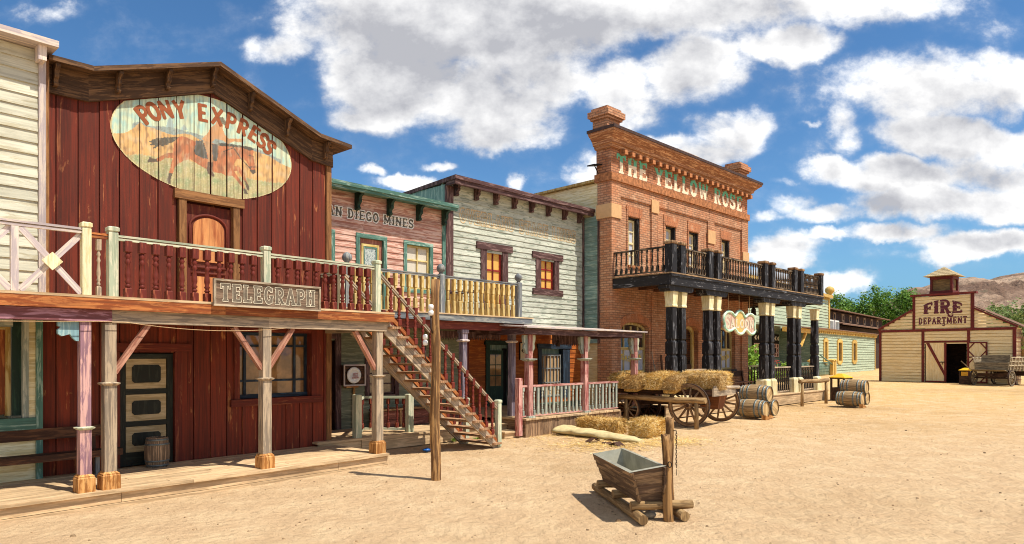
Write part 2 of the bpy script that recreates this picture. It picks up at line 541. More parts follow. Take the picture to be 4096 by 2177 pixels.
M = {}
def mats():
    M['red'] = wood('red_boards', '6c2a1a', '9c5e3a', .17, .7, .75, .8, .62, .3, .42, .05, .25, '46100c')
    M['redshade'] = wood('red_boards_porch', '7a321f', 'a86c40', .2, .7, .75, .8, .62, .3, .4, .05, .2, '46100c')
    M['redtrim'] = wood('red_trim', '6e2c1f', '8d4f33', .3, .5, .75)
    M['brown'] = wood('brown_timber', '513a28', '75563a', .45, .5, .8)
    M['browntrim'] = wood('brown_trim', '7a5230', '94683f', .5, .45, .8)
    M['orange'] = wood('orange_timber', '8f4a22', 'b5713c', .45, .5, .7)
    M['doorwood'] = wood('door_wood', 'a0522c', 'd9975c', .62, .3, .6, .5, .5, .2, .2, .3)
    M['greywood'] = wood('grey_timber', '9a8a76', 'bfa98c', .5, .45, .85)
    M['deck'] = wood('deck_boards', 'b99c76', 'd3b58c', .5, .3, .85, .9, .8, .3, .3, .12, .2, '6b5640')
    M['purple'] = wood('purple_paint', '7d4a4c', 'b3828c', .4, .4, .75)
    M['lilac'] = wood('lilac_paint', '97727c', 'cfa298', .5, .4, .7)
    M['bluegreen'] = wood('bluegreen_paint', '7fa3a8', '9fb9b4', .4, .3, .7)
    M['palegreen'] = wood('palegreen_paint', 'adb69a', 'd0cdb0', .5, .35, .7)
    M['cream'] = wood('cream_paint', 'd8c894', 'e6dcb4', .5, .25, .7)
    M['whitegrey'] = wood('whitegrey_paint', 'bcaeac', 'd8c8b8', .5, .3, .7)
    M['whiteclap'] = wood('white_clapboard', 'cfccb6', 'b3ab90', .35, .35, .8, .8, .7, .25, .22, .1, .25, '7d765c')
    M['blackbal'] = wood('worn_black_baluster', '26221f', 'a58a68', .36, .3, .6, .8, 1.6, .3, .4, .06)
    M['balred'] = wood('baluster_red', '6b281d', 'a0583c', .22, .4, .6)
    M['base'] = wood('post_base_wood', 'a36a32', 'd09a5c', .5, .5, .7)
    M['black'] = wood('black_paint', '201f21', '7a7a7c', .26, .3, .6, .8, 1, .4, .3, .06)
    M['blackdoor'] = wood('black_door', '1c2019', '2e3228', .4, .3, .6)
    M['tan'] = wood('tan_paint', 'a8946c', 'bda983', .5, .3, .7)
    M['window_blue'] = wood('dark_blue_paint', '1f2a36', '354656', .4, .3, .6)
    M['glass'] = glass('window_glass', '9a7448', .08)  # brown base colour stands in for the brown reflection in the panes
    M['glassdark'] = glass('dark_glass', '2c2118', .16)
    M['pinkclap'] = wood('pink_clapboard', 'b98270', 'dcb8a6', .5, .4, .8, .8, .8, .3, .28, .1, .2, '7c5044')
    M['greenclap'] = wood('greygreen_clapboard', '777c66', '97987e', .4, .4, .8)
    M['teal'] = wood('teal_paint', '50796c', '97b0a0', .35, .4, .7)
    M['darkgreen'] = wood('dark_green_paint', '20392f', '35503f', .3, .4, .7)
    M['overclap'] = wood('peeling_grey_clapboard', 'c4c7b6', '8d9686', .36, .42, .85, .9, 1.3, .35, .26, .05, .24, '5d6353')
    M['overside'] = wood('green_side_clapboard', '77938a', '9fb3a4', .4, .4, .8)
    M['plum'] = wood('plum_trim', '4c3331', '7a5f5a', .4, .45, .7)
    M['orangewall'] = wood('orange_wall_boards', '9a4f1c', 'b76a2a', .4, .45, .7)
    M['mustard'] = wood('mustard_paint', 'ab8a48', 'cdb67a', .5, .35, .65)
    M['greypaint'] = wood('blue_grey_paint', '6f7478', '9a9a92', .45, .45, .75)
    M['lavender'] = wood('lavender_post', '6a606e', '968a92', .5, .4, .7)
    M['rosepaint'] = wood('rose_paint', '9c5a54', 'cb9a8e', .52, .35, .7)
    M['sage'] = wood('sage_paint', '8c978c', 'b6b9a8', .5, .35, .7)
    M['redframe'] = plain('red_sash', '8d2620', .5)
    M['yellowblind'] = plain('yellow_blind', 'd9a552', .7, nz=.06)
    M['yellowframe'] = wood('yellow_sash', 'b89c56', 'd6c287', .5, .25, .6)
    M['creamsash'] = wood('cream_sash', 'd9c791', 'eadcb0', .5, .25, .6)
    M['curtain'] = curtain('white_curtain', 'd9d2c0', 40)
    M['netcurtain'] = curtain('net_curtain', 'cfd2dc', 60)
    M['brick'] = brick('red_brick', 'c69674', 'aa7453', '927058')
    M['brickarch'] = brick('arch_brick', 'c4825a', 'b5714c', '9a6c50', .25, .07, vert=True)
    M['brickside'] = brick('side_brick', 'b0643d', '8f4429', 'a06a4a', .23, .09)
    M['stone'] = plain('terracotta_band', 'bd7f54', .85, nz=.3, scale=9, spec=.2, bump=.4)
    M['plaster'] = plain('tan_plaster', 'd2a878', .85, nz=.06, spec=.2)
    M['cornice'] = wood('cornice_terracotta', '966546', 'cda078', .38, .5, .8, .6, 1.5)
    M['darkroof'] = plain('dark_roof_edge', '4b342b', .7, nz=.25)
    M['iron'] = plain('dark_iron', '2a2624', .55, .6, nz=.2)
    M['rust'] = plain('rusty_iron', '4d3a30', .75, .4, nz=.3, scale=30)
    M['zinc'] = plain('zinc_sheet', 'aca996', .55, .3, nz=.16, scale=5)
    M['hoop'] = plain('galvanised_hoop', '77807f', .5, .5, nz=.2, scale=20)
    M['barrel'] = wood('barrel_staves', '8f7654', 'b89a70', .5, .5, .75, .8)
    M['barrelhead'] = wood('barrel_head', 'b08f60', 'cfb07c', .5, .35, .75)
    M['oldbarrel'] = wood('old_barrel_staves', '77634f', 'a68b6e', .4, .55, .8)
    M['log'] = wood('log_wood', '8a6c46', 'ab8c60', .5, .55, .85, .8, 1, .6)
    M['trough'] = wood('trough_planks', '6a5442', '9c8060', .4, .6, .8, .8, 1, .5, .35, .1, .35, '2a1c14')
    M['pole'] = wood('pole_wood', '765331', 'ab8352', .45, .8, .8, .6, .8, .5)
    M['wagon'] = wood('wagon_wood', '7d5c3e', 'a68662', .45, .55, .8)
    M['wagondark'] = wood('wagon_dark', '4a3022', '6d4a32', .4, .5, .8)
    M['greywagon'] = wood('grey_wagon', '6f6250', '9b8a6e', .5, .6, .85)
    M['white'] = plain('white_porcelain', 'e8e6e0', .3, nz=.03)
    M['canvas'] = plain('canvas_tarp', 'cdbb8a', .85, nz=.16, scale=6, spec=.2, bump=.4)
    M['bluebag'] = plain('blue_plastic', '1d5fae', .3, nz=.15)
    M['rope'] = plain('rope', 'c7a478', .9, nz=.2, scale=60)
    M['firecream'] = wood('cream_siding', 'e4c892', 'ecd5a6', .5, .16, .75, .7, .6, .15, .1)
    M['maroon'] = wood('maroon_trim', '63211d', '7a2e26', .4, .3, .6)
    M['greensiding'] = wood('green_siding', 'a2b096', 'b5c0a6', .45, .2, .75, .7, .7, .2, .14)
    M['ochre'] = wood('ochre_trim', 'c49c4a', 'd5b46a', .5, .25, .65)
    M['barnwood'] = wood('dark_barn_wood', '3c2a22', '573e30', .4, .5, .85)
    M['shingle'] = wood('brown_roofing', '6f5240', '8b6a52', .5, .45, .85)
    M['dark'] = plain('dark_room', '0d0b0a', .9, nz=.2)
    M['letter_cream'] = plain('cream_lettering', 'ddd2b6', .8, nz=.18, scale=14)
    M['letter_mint'] = plain('mint_lettering', 'a9cdb6', .8, nz=.2, scale=14)
    M['letter_dark'] = plain('grey_lettering', '6e685c', .8, nz=.25, scale=14)
    M['letter_ochre'] = plain('faded_ochre_lettering', 'dcc296', .85, nz=.3, scale=16)
    M['letter_white'] = plain('pale_outline', 'ece8dc', .8, nz=.05)
    M['letter_maroon'] = plain('maroon_lettering', '5f2330', .7, nz=.08)
    M['letter_gold'] = plain('gold_lettering', 'd6b850', .5, nz=.1)
    M['letter_black'] = plain('black_lettering', '15120f', .7, nz=.05)
    M['letter_red'] = plain('red_lettering', 'a53a34', .7, nz=.05)
    M['paper'] = plain('cream_board', 'e0cfae', .8, nz=.05)
    M['mural'] = paint_attr('mural_paint')
mats()
# ---------------------------------------------------------------- camera, sun, sky, ground
cam_d = bpy.data.cameras.new('camera'); cam = bpy.data.objects.new('camera', cam_d); COL.objects.link(cam)
cam.location = (0, 0, CH); cam.rotation_euler = (R_(90), 0, 0)
cam_d.sensor_width = 36; cam_d.lens = 36 * FPX / 4096
cam_d.shift_y = (HY - 1088.5) / 4096
cam_d.clip_start = .1; cam_d.clip_end = 20000
SC.camera = cam
try: SC.cycles.filter_width = 1.05
except Exception: pass
SUNDIR = Vector((.887, -.462, 0)) * math.cos(R_(62)) + Vector((0, 0, math.sin(R_(62))))
sd = bpy.data.lights.new('sun', 'SUN'); sun = bpy.data.objects.new('sun', sd); COL.objects.link(sun)
sd.energy = 3.7; sd.angle = R_(.5); sd.color = (1, .93, .82)
sun.rotation_euler = SUNDIR.to_track_quat('Z', 'Y').to_euler()
sun.location = (20, -10, 40)

vs = SC.view_settings
vs.view_transform = 'Standard'; vs.look = 'None'; vs.gamma = 1; vs.exposure = .79

w = bpy.data.worlds.new('World'); SC.world = w; w.use_nodes = True
for n in list(w.node_tree.nodes): w.node_tree.nodes.remove(n)
t = NT(w.node_tree)
out = t.n('ShaderNodeOutputWorld'); bg = t.n('ShaderNodeBackground'); bg.inputs[1].default_value = .15
sky = t.n('ShaderNodeTexSky'); sky.sky_type = 'NISHITA'; sky.sun_disc = False
sky.sun_elevation = R_(62); sky.sun_rotation = math.atan2(SUNDIR.x, SUNDIR.y)
sky.altitude = 400; sky.air_density = 1.0; sky.dust_density = .4; sky.ozone_density = 2.2
hs = t.n('ShaderNodeHueSaturation'); hs.inputs['Saturation'].default_value = 1.06; hs.inputs['Value'].default_value = .60
t.l(t.mix(1.0, sky.outputs[0], (.56, .74, .86, 1), 'MULTIPLY'), hs.inputs['Color'])
gen = t.coord('Generated')
sp = t.n('ShaderNodeSeparateXYZ'); t.l(gen, sp.inputs[0])
yy = t.math('MAXIMUM', sp.outputs[1], .04)
S = t.math('DIVIDE', sp.outputs[0], yy); T = t.math('DIVIDE', sp.outputs[2], yy)
cb = t.n('ShaderNodeCombineXYZ'); t.l(S, cb.inputs[0]); t.l(T, cb.inputs[1])
P0 = cb.outputs[0]
# cloud banks: (x, y, rx, ry, weight) measured on a 2576 px wide view of the sky, turned into directions
BL = [(1185, 25, 430, 150, 1.6), (1500, -5, 420, 78, 1.5), (1900, 0, 300, 85, 1.25), (2230, -10, 190, 60, .95), (1010, 190, 190, 120, 1.45), (900, 285, 90, 38, .9),
      (1240, 255, 190, 105, 1.25), (1250, 340, 150, 42, 1.0), (1365, 190, 110, 95, 1.2), (1560, 225, 110, 95, 1.1), (1745, 155, 118, 92, 1.2), (1990, 110, 130, 55, 1.0), (700, 105, 95, 46, .85), (870, 120, 90, 80, .9), (790, 70, 110, 60, .9),
      (2325, 225, 225, 95, 1.18), (2500, 205, 130, 78, 1.12), (2440, 345, 240, 62, 1.5), (2125, 335, 55, 60, .9), (2240, 450, 170, 48, 1.2), (2480, 430, 140, 62, 1.25), (2080, 432, 70, 38, 1.0),
      (2300, 515, 190, 48, 1.15), (2500, 520, 130, 50, 1.0), (2090, 548, 90, 26, .9), (2260, 592, 130, 26, 1.0), (2080, 600, 90, 18, .8), (2480, 625, 170, 36, 1.15), (2380, 655, 110, 22, .9),
      (1850, 320, 112, 58, 1.15), (1790, 365, 150, 38, 1.1), (1690, 350, 90, 26, .9), (1485, 430, 66, 52, 1.0), (1010, 468, 82, 24, 1.0), (925, 440, 34, 16, .75), (1095, 420, 50, 14, .8), (1310, 450, 30, 24, .8),
      (1950, 630, 110, 42, 1.05), (2130, 700, 90, 30, 1.0), (1910, 690, 80, 26, .9), (1940, 545, 60, 16, .62), (2000, 520, 46, 22, .6), (110, 22, 110, 26, .62), (500, 158, 50, 16, .55), (630, 200, 40, 40, .5), (2040, 315, 30, 10, .6), (1990, 465, 26, 10, .5)]


def density(p, detail):
    """Banks plus broken noise at one direction p."""
    q = t.n('ShaderNodeSeparateXYZ')
    wn = t.n('ShaderNodeTexNoise'); wn.inputs['Scale'].default_value = 6; wn.inputs['Detail'].default_value = 6; wn.inputs['Roughness'].default_value = .58; t.l(p, wn.inputs['Vector'])
    off = t.n('ShaderNodeVectorMath'); off.operation = 'MULTIPLY_ADD'; t.l(wn.outputs[1], off.inputs[0])
    off.inputs[1].default_value = (.13, .10, 0); 
    sub = t.n('ShaderNodeVectorMath'); sub.operation = 'SUBTRACT'; t.l(p, sub.inputs[0]); sub.inputs[1].default_value = (.065, .05, 0)
    t.l(sub.outputs[0], off.inputs[2]); t.l(off.outputs[0], q.inputs[0])
    tot = None
    for x, y, rx, ry, wt in BL:
        if ry < 60: wt *= 1.18
        k = 1.59006
        cx, cy, ax, ay = (x * k - CX) / FPX, (HY - y * k) / FPX, rx * k / FPX, ry * k / FPX
        dx = t.math('MULTIPLY_ADD', q.outputs[0], 1 / ax); dx.node.inputs[2].default_value = -cx / ax
        dy = t.math('MULTIPLY_ADD', q.outputs[1], 1 / ay); dy.node.inputs[2].default_value = -cy / ay
        d2 = t.math('MULTIPLY_ADD', dx, dx); d2.node.inputs[2].default_value = 0.0
        t.l(t.math('MULTIPLY', dy, dy), d2.node.inputs[2])
        b = t.math('MULTIPLY', t.math('SUBTRACT', 1.0, t.math('MULTIPLY', d2, .5), True), wt)
        tot = b if tot is None else t.math('SMOOTH_MAX', tot, b)
        if tot is not b: tot.node.inputs[2].default_value = .25
    n = t.noise(t.mapping(p, (1, 1.35, 1)), 8.0, detail, .63, .1)
    return tot, t.math('ADD', tot, t.math('MULTIPLY', t.math('SUBTRACT', n, .5), 2.3))


ba, da = density(P0, 8)
up = t.n('ShaderNodeVectorMath'); up.operation = 'ADD'; t.l(P0, up.inputs[0]); up.inputs[1].default_value = (.022, .045, 0)
bb, db = density(up.outputs[0], 5)
cov = t.math('ADD', t.math('MULTIPLY', t.ramp(da, .38, 1.06), .86), t.math('MULTIPLY', t.ramp(da, .1, .8), .14))
front = t.ramp(sp.outputs[1], .05, .3)
# unseen clouds over the sky behind the camera, cover thickened for white fill light
nb = t.noise(gen, 3.2, 7, .6)
covb = t.math('MULTIPLY', t.ramp(nb, .44, .6), t.math('SUBTRACT', 1.0, front))
cov = t.math('MAXIMUM', t.math('MULTIPLY', cov, front), covb)
cov = t.math('MULTIPLY', cov, t.ramp(sp.outputs[2], 0.0, .05))
lit = t.math('MULTIPLY', t.math('SUBTRACT', da, db), .62)
thick = t.ramp(t.math('ADD', ba, t.math('MULTIPLY', t.math('SUBTRACT', 1.0, t.ramp(T, .05, .5)), -.12)), .66, 1.28)
br = t.math('SUBTRACT', t.math('ADD', lit, .80), t.math('MULTIPLY', thick, .64))
nfine = t.noise(P0, 12, 6, .62)
br = t.math('ADD', br, t.math('MULTIPLY', t.math('SUBTRACT', nfine, .5), .75))
br = t.math('MAXIMUM', t.math('MINIMUM', br, 1.0), 0.0)
ccol = t.mix(br, (2.0, 2.03, 2.2, 1), (4.9, 4.86, 4.78, 1))
skyc = t.mix(t.math('SUBTRACT', 1.0, t.ramp(sp.outputs[2], -.02, .22)), hs.outputs[0], (.72, 1.75, 2.75, 1))
full = t.mix(cov, skyc, ccol)
t.l(full, bg.inputs[0]); t.l(bg.outputs[0], out.inputs[0])
try: w.cycles.sampling_method = 'MANUAL'; w.cycles.sample_map_resolution = 512
except Exception: pass


def sand_mat():
    m, t, b = newmat('dry_sand')
    o = t.coord('Object')
    sp = t.n('ShaderNodeSeparateXYZ'); t.l(o, sp.inputs[0])
    big = t.noise(o, .12, 5, .6); mid = t.noise(o, 1.7, 7, .66, .2); fine = t.noise(o, 22, 6, .7); grit = t.noise(o, 130, 3, .6)
    far = t.ramp(t.math('ADD', sp.outputs[1], t.math('MULTIPLY', big, 14)), 14, 44)
    base = t.mix(far, C('cbac86'), C('cda66c'))
    col = t.mix(t.math('MULTIPLY', t.ramp(mid, .40, .66), .7), base, C('dcc098'))
    col = t.mix(t.math('MULTIPLY', t.ramp(big, .5, .68), .5), col, C('a98a62'))
    col = t.mix(t.math('MULTIPLY', t.ramp(fine, .56, .72), .35), col, C('7d6140'))
    col = t.mix(t.math('MULTIPLY', t.ramp(grit, .62, .72), .5), col, C('6b5238'))
    t.l(col, b.inputs['Base Color']); b.inputs['Roughness'].default_value = .95; b.inputs['Specular IOR Level'].default_value = .1
    dim = t.noise(o, 9.5, 5, .66, .1)
    vo = t.n('ShaderNodeTexVoronoi'); vo.feature = 'SMOOTH_F1'; vo.inputs['Scale'].default_value = 5.5; vo.inputs['Smoothness'].default_value = .6
    wv = t.n('ShaderNodeVectorMath'); wv.operation = 'MULTIPLY_ADD'; nv = t.n('ShaderNodeTexNoise'); nv.inputs['Scale'].default_value = 3; t.l(o, nv.inputs['Vector']); t.l(nv.outputs[1], wv.inputs[0]); wv.inputs[1].default_value = (.35, .35, .35); t.l(o, wv.inputs[2]); t.l(wv.outputs[0], vo.inputs['Vector'])
    dim = t.math('ADD', t.math('MULTIPLY', dim, 1.0), t.math('MULTIPLY', vo.outputs[0], .45))
    h = t.math('ADD', t.math('MULTIPLY', dim, 1.5), t.math('ADD', t.math('MULTIPLY', fine, .5), t.math('MULTIPLY', grit, .22)))
    t.l(t.bump(h, 1.0, .06), b.inputs['Normal'])
    return m


M['sand'] = sand_mat()


def ground_z(x, y):
    r = math.hypot(x, y)
    a = min(1, max(0, (60 - r) / 30))
    z = a * (.030 * (noise.noise(Vector((x * .35, y * .35, 1.7)))) + .016 * noise.noise(Vector((x * 1.3, y * 1.3, 4.2))) + .007 * noise.noise(Vector((x * 3.9, y * 3.9, 9.1))))
    return z - .012


def make_ground():
    mb = MB()
    R = [0.0]; r = .6
    while r < 70: R.append(r); r *= 1.018
    while r < 9000: R.append(r); r *= 1.25
    n = 420
    idx = []
    for i, r in enumerate(R):
        row = []
        for k in range(n if r else 1):
            a = 2 * math.pi * k / n
            x, y = r * math.sin(a), r * math.cos(a)
            row.append(mb.av((x, y, ground_z(x, y))))
        idx.append(row)
    for i in range(len(R) - 1):
        for k in range(n):
            k2 = (k + 1) % n
            if i == 0: mb.af((idx[0][0], idx[1][k2], idx[1][k]), [(0, 0)] * 3, .5, True)
            else: mb.af((idx[i][k], idx[i][k2], idx[i + 1][k2], idx[i + 1][k]), [(0, 0)] * 4, .5, True)
    o = mb.build('ground', M['sand']); tag(o, 'pale trampled sand covering the whole street', None, None, 'structure')
    for f in o.data.polygons:
        if f.normal.z < 0: o.data.flip_normals(); break
make_ground()
# ---------------------------------------------------------------- shared small builders
def baluster_mb(h, w, style='turned'):
    mb = MB(); a = w / 2
    if style == 'turned':
        b = h * .17
        mb.lathe([(a, 0), (a, b - .012), (a * .7, b)], sq=True)
        mb.lathe([(a, h - b * 1.1), (a, h)], sq=True)
        mb.lathe([(a * .7, h - b * 1.1 - .012), (a, h - b * 1.1)], sq=True)
        pr = [(a * .55, b), (a * .62, b + .01), (a * .95, b + .03), (a * .62, b + .05), (a * .55, b + .06), (a * .98, b + .085), (a * .6, b + .11)]
        t = h - b * 1.1
        pr += [(a * .92, b + .16), (a * .86, h * .45), (a * .55, t - .17), (a * .95, t - .14), (a * .6, t - .11), (a * .55, t - .09), (a * .98, t - .06), (a * .6, t - .03), (a * .62, t - .012)]
        mb.lathe(pr, n=10)
    elif style == 'chunky':
        mb.lathe([(a, 0), (a, h * .36), (a * .8, h * .375)], sq=True)
        mb.lathe([(a * .8, h * .655), (a, h * .67), (a, h)], sq=True)
        mb.lathe([(a * .75, h * .37), (a * .98, h * .4), (a * .85, h * .44), (a * .95, h * .54), (a * .98, h * .62), (a * .75, h * .66)], n=10)
    elif style == 'slim':
        mb.lathe([(a, 0), (a, h * .24), (a * .6, h * .26)], sq=True)
        mb.lathe([(a * .6, h * .26), (a * .9, h * .3), (a * .55, h * .33), (a * .95, h * .42), (a * .6, h * .78), (a * .5, h * .82), (a * .8, h * .85), (a * .5, h * .88)], n=8)
        mb.lathe([(a * .8, h * .88), (a * .8, h)], sq=True)
    else:
        mb.box(-a, a, -a * .5, a * .5, 0, h)
    return mb


def balusters(places, h, w, mat, parent, style='turned', name='baluster'):
    b = baluster_mb(h, w, style).build(name, mat, parent, at=places[0])
    return rep(b, places[1:])


def newel(mb, u, v, z0, z1, w, cap=.02):
    a = w / 2
    mb.lathe([(a, z0), (a, z1 - .09), (a * .93, z1 - .08), (a * .93, z1 - .07), (a + cap * .5, z1 - .06), (a + cap * .5, z1 - .015), (a * .8, z1)], (u, v, 0), sq=True)


def rail2(mb, p, q, w=.07):
    """A double moulded handrail."""
    p, q = Vector(p), Vector(q)
    mb.bar(p, q, w, .028)
    d = Vector((0, 0, .042))
    mb.bar(p - d, q - d, w * .75, .03)


def scroll(mb, at, dep, ht, w, M=None):
    """A sawn scroll bracket seen from the side: leans out from the wall at the top."""
    u, v, z = at
    pts = [(0, 0), (-dep, 0), (-dep, -.12 * ht), (-dep * .86, -.2 * ht), (-dep * .7, -.27 * ht), (-dep * .62, -.4 * ht), (-dep * .66, -.52 * ht), (-dep * .62, -.6 * ht), (-dep * .45, -.68 * ht), (-dep * .4, -.8 * ht), (-dep * .5, -.9 * ht), (-dep * .42, -ht), (0, -ht)]
    mb.prism([(v + a, z + b) for a, b in pts], u - w / 2, u + w / 2, 'yz')


R = Fr(-2.32, 12.49, .89, 1.0)
WV = 1.84                      # wall plane of the red building
ZB = .20                       # boardwalk top
# ---------------------------------------------------------------- red building
red = thing('red_building', 'tall dark red board building with a low gable and a painted oval above its balcony', 'building', R, (-2.4, WV, 0))
UL, UR = -4.98, .04
def gable(u):
    pts = [(-9, 6.15), (-4.28, 6.15), (-2.36, 6.86), (-.42, 6.1), (9, 6.1)]
    for (a, za), (b, zb) in zip(pts, pts[1:]):
        if a <= u <= b: return za + (zb - za) * (u - a) / (b - a)
HOLES = [(-2.90, -1.88, 2.72, 4.70), (-3.86, -2.97, ZB, 2.04), (-1.93, -.33, 1.06, 2.46)]
mb = MB(); mlow = MB(); GAPS = []
u = UL
while u < UR - .02:
    wv = .29
    for k, (a, b, dv) in enumerate(((u, u + .17, 0), (u + .172, u + wv - .012, .012))):
        b = min(b, UR)
        if b - a < .02: continue
        cuts = sorted({ZB, 2.62, 9} | {h for q in HOLES if q[0] < (a + b) / 2 < q[1] for h in q[2:]})
        for z0, z1 in zip(cuts, cuts[1:]):
            zm = min((z0 + z1) / 2, 5)
            if any(q[0] < (a + b) / 2 < q[1] and q[2] < (z0 + min(z1, 6)) / 2 < q[3] for q in HOLES): continue
            dv2 = dv + random.uniform(-.004, .004)
            tgt = mlow if z1 <= 2.62 else mb
            ta, tb = min(z1, gable(a)), min(z1, gable(b))
            rn = random.random()
            tgt.hexa([(a, WV + dv2, z0), (b, WV + dv2, z0), (b, WV + .05, z0), (a, WV + .05, z0), (a, WV + dv2, ta), (b, WV + dv2, tb), (b, WV + .05, tb), (a, WV + .05, ta)], 2, rn)
    GAPS.append(u - .006); u += wv
wall = mb.build('wall', M['red'], red)
mlow.build('porch_wall', M['redshade'], red)
mb = MB()   # dark sheathing seen in the gaps, and the body behind
mb.box(UL + .02, -3.86, WV + .055, WV + .12, ZB, 6.0); mb.box(-2.97, -1.93, WV + .055, WV + .12, ZB, 2.7); mb.box(-.33, UR - .01, WV + .055, WV + .12, ZB, 6.0)
mb.box(-1.93, -.33, WV + .055, WV + .12, ZB, 1.06); mb.box(-1.93, -.33, WV + .055, WV + .12, 2.46, 6.0); mb.box(-3.86, -2.9, WV + .055, WV + .12, 2.04, 6.0); mb.box(-2.9, -1.93, WV + .055, WV + .12, 4.70, 6.0); mb.box(-2.9, -1.93, WV + .2, WV + .25, 2.71, 4.69)
mb.box(UL + .02, UR - .01, 7.4, 7.5, 0, 6.0); mb.box(UR - .1, UR - .012, WV + .121, 7.39, 0, 6.0); mb.box(UL + .02, UL + .1, WV + .121, 7.39, 0, 6.0)
mb.build('side_walls', M['red'], red)
mb = MB()
prof = [(-4.86, 6.36), (-4.28, 6.37), (-2.33, 7.06), (-.36, 6.30), (.36, 6.24)]
for (a, za), (b, zb) in zip(prof, prof[1:]):   # the gable roof slab, projecting over the fascia
    mb.hexa([(a, WV - .30, za - .075), (b, WV - .30, zb - .075), (b, 7.5, zb - .075), (a, 7.5, za - .075), (a, WV - .30, za), (b, WV - .30, zb), (b, 7.5, zb), (a, 7.5, za)], 0)
mb.build('roof', M['brown'], red)
mb = MB()
fas = [(-4.85, 6.285), (-4.28, 6.293), (-2.35, 6.98), (-.40, 6.22), (.08, 6.17)]
for (a, za), (b, zb) in zip(fas, fas[1:]):
    for k, (t0, t1, d) in enumerate(((0, .215, .045), (.22, .40, .055))):
        mb.hexa([(a, WV - d, za - t1), (b, WV - d, zb - t1), (b, WV + .04, zb - t1), (a, WV + .04, za - t1), (a, WV - d, za - t0), (b, WV - d, zb - t0), (b, WV + .04, zb - t0), (a, WV + .04, za - t0)], 0)
fascia = mb.build('fascia', M['brown'], red)
first = None
for px in (225, 477, 675, 857, 1007, 1154, 1307):
    uu = R.u(px, WV - .15)
    zz = [za + (zb - za) * (uu - a) / (b - a) for (a, za), (b, zb) in zip(prof, prof[1:]) if a <= uu <= b][0] - .085
    b_ = MB(); scroll(b_, (uu, WV - .056, zz), .20, .30, .06); b_.build('bracket', M['brown'], red)
mb = MB()
mb.box(-.055, .06, WV - .03, WV + .05, ZB, 5.80); mb.build('corner_board', M['browntrim'], red)
mb = MB(); mb.box(-4.875, -4.80, WV - .03, WV + .05, 2.74, 5.9); mb.build('corner_board', M['browntrim'], red)
# upper balcony door
d = MB()
U0, U1 = -2.80, -1.98
d.box(U0, U1, WV + .06, WV + .10, 2.76, 4.6)
door = d.build('balcony_door', M['redtrim'], red)
f = MB()
fr_ = [(U0 - .12, U0, WV - .04, WV + .1, 2.76, 4.64), (U1, U1 + .12, WV - .04, WV + .1, 2.76, 4.64), (U0 - .2, U1 + .2, WV - .055, WV + .08, 4.645, 4.80)]
for q in fr_: f.box(*q)
f.build('door_trim', M['browntrim'], door)
f = MB()
um = (U0 + U1) / 2
arch = [(U0 + .14, 3.62), (U1 - .14, 3.62)] + [(um + (.27) * math.cos(R_(a)), 4.2 + .19 * math.sin(R_(a))) for a in range(0, 181, 15)]
f.prism(arch, WV + .035, WV + .059); f.prism([(U0 + .14, 2.9), (U1 - .14, 2.9), (U1 - .14, 3.36), (U0 + .14, 3.36)], WV + .035, WV + .059)
f.build('door_panel', M['doorwood'], door)
f = MB()
ring = [(um + (.325) * math.cos(R_(a)), 4.22 + .22 * math.sin(R_(a))) for a in range(0, 181, 15)]
f.tube([(um + .32, WV + .05, 3.55), *[(x, WV + .05, z) for x, z in ring], (um - .32, WV + .05, 3.55)], .022, 6)
f.tube([(um + .3, WV + .05, 3.52), (um - .3, WV + .05, 3.52)], .025, 6); f.tube([(um + .3, WV + .05, 3.42), (um - .3, WV + .05, 3.42)], .02, 6)
f.build('door_moulding', M['redtrim'], door)
# lower door
L0, L1 = -3.82, -3.0
d = MB()
d.box(L0, L1, WV + .07, WV + .11, ZB + .01, 2.02)
door = d.build('door', M['blackdoor'], red)
f = MB()
for q in ((L0, L0 + .09), (L1 - .09, L1)): f.box(q[0], q[1], WV + .03, WV + .069, ZB + .01, 2.02)
for z0, z1 in ((ZB + .01, .42), (.84, .92), (1.36, 1.44), (1.94, 2.02)): f.box(L0 + .091, L1 - .091, WV + .032, WV + .069, z0, z1)
f.build('door_stiles', M['blackdoor'], door)
for z0, z1 in ((.425, .835), (.925, 1.355), (1.445, 1.935)):
    f = MB(); f.box(L0 + .1, L1 - .1, WV + .05, WV + .068, z0, z1); f.build('door_panel', M['tan'], door)
    c = .035; a, b = L0 + .19, L1 - .19; y0, y1 = z0 + .1, z1 - .1
    f = MB(); f.prism([(a + c, y0), (b - c, y0), (b, y0 + c), (b, y1 - c), (b - c, y1), (a + c, y1), (a, y1 - c), (a, y0 + c)], WV + .035, WV + .049); f.build('raised_panel', M['blackdoor'], door)
f = MB()
f.box(L0 - .11, L0 - .01, WV - .03, WV + .1, ZB, 2.05); f.box(L1 + .01, L1 + .13, WV - .03, WV + .1, ZB, 2.05); f.box(L0 - .16, L1 + .28, WV - .045, WV + .08, 2.055, 2.19)
f.build('door_trim', M['redtrim'], door)
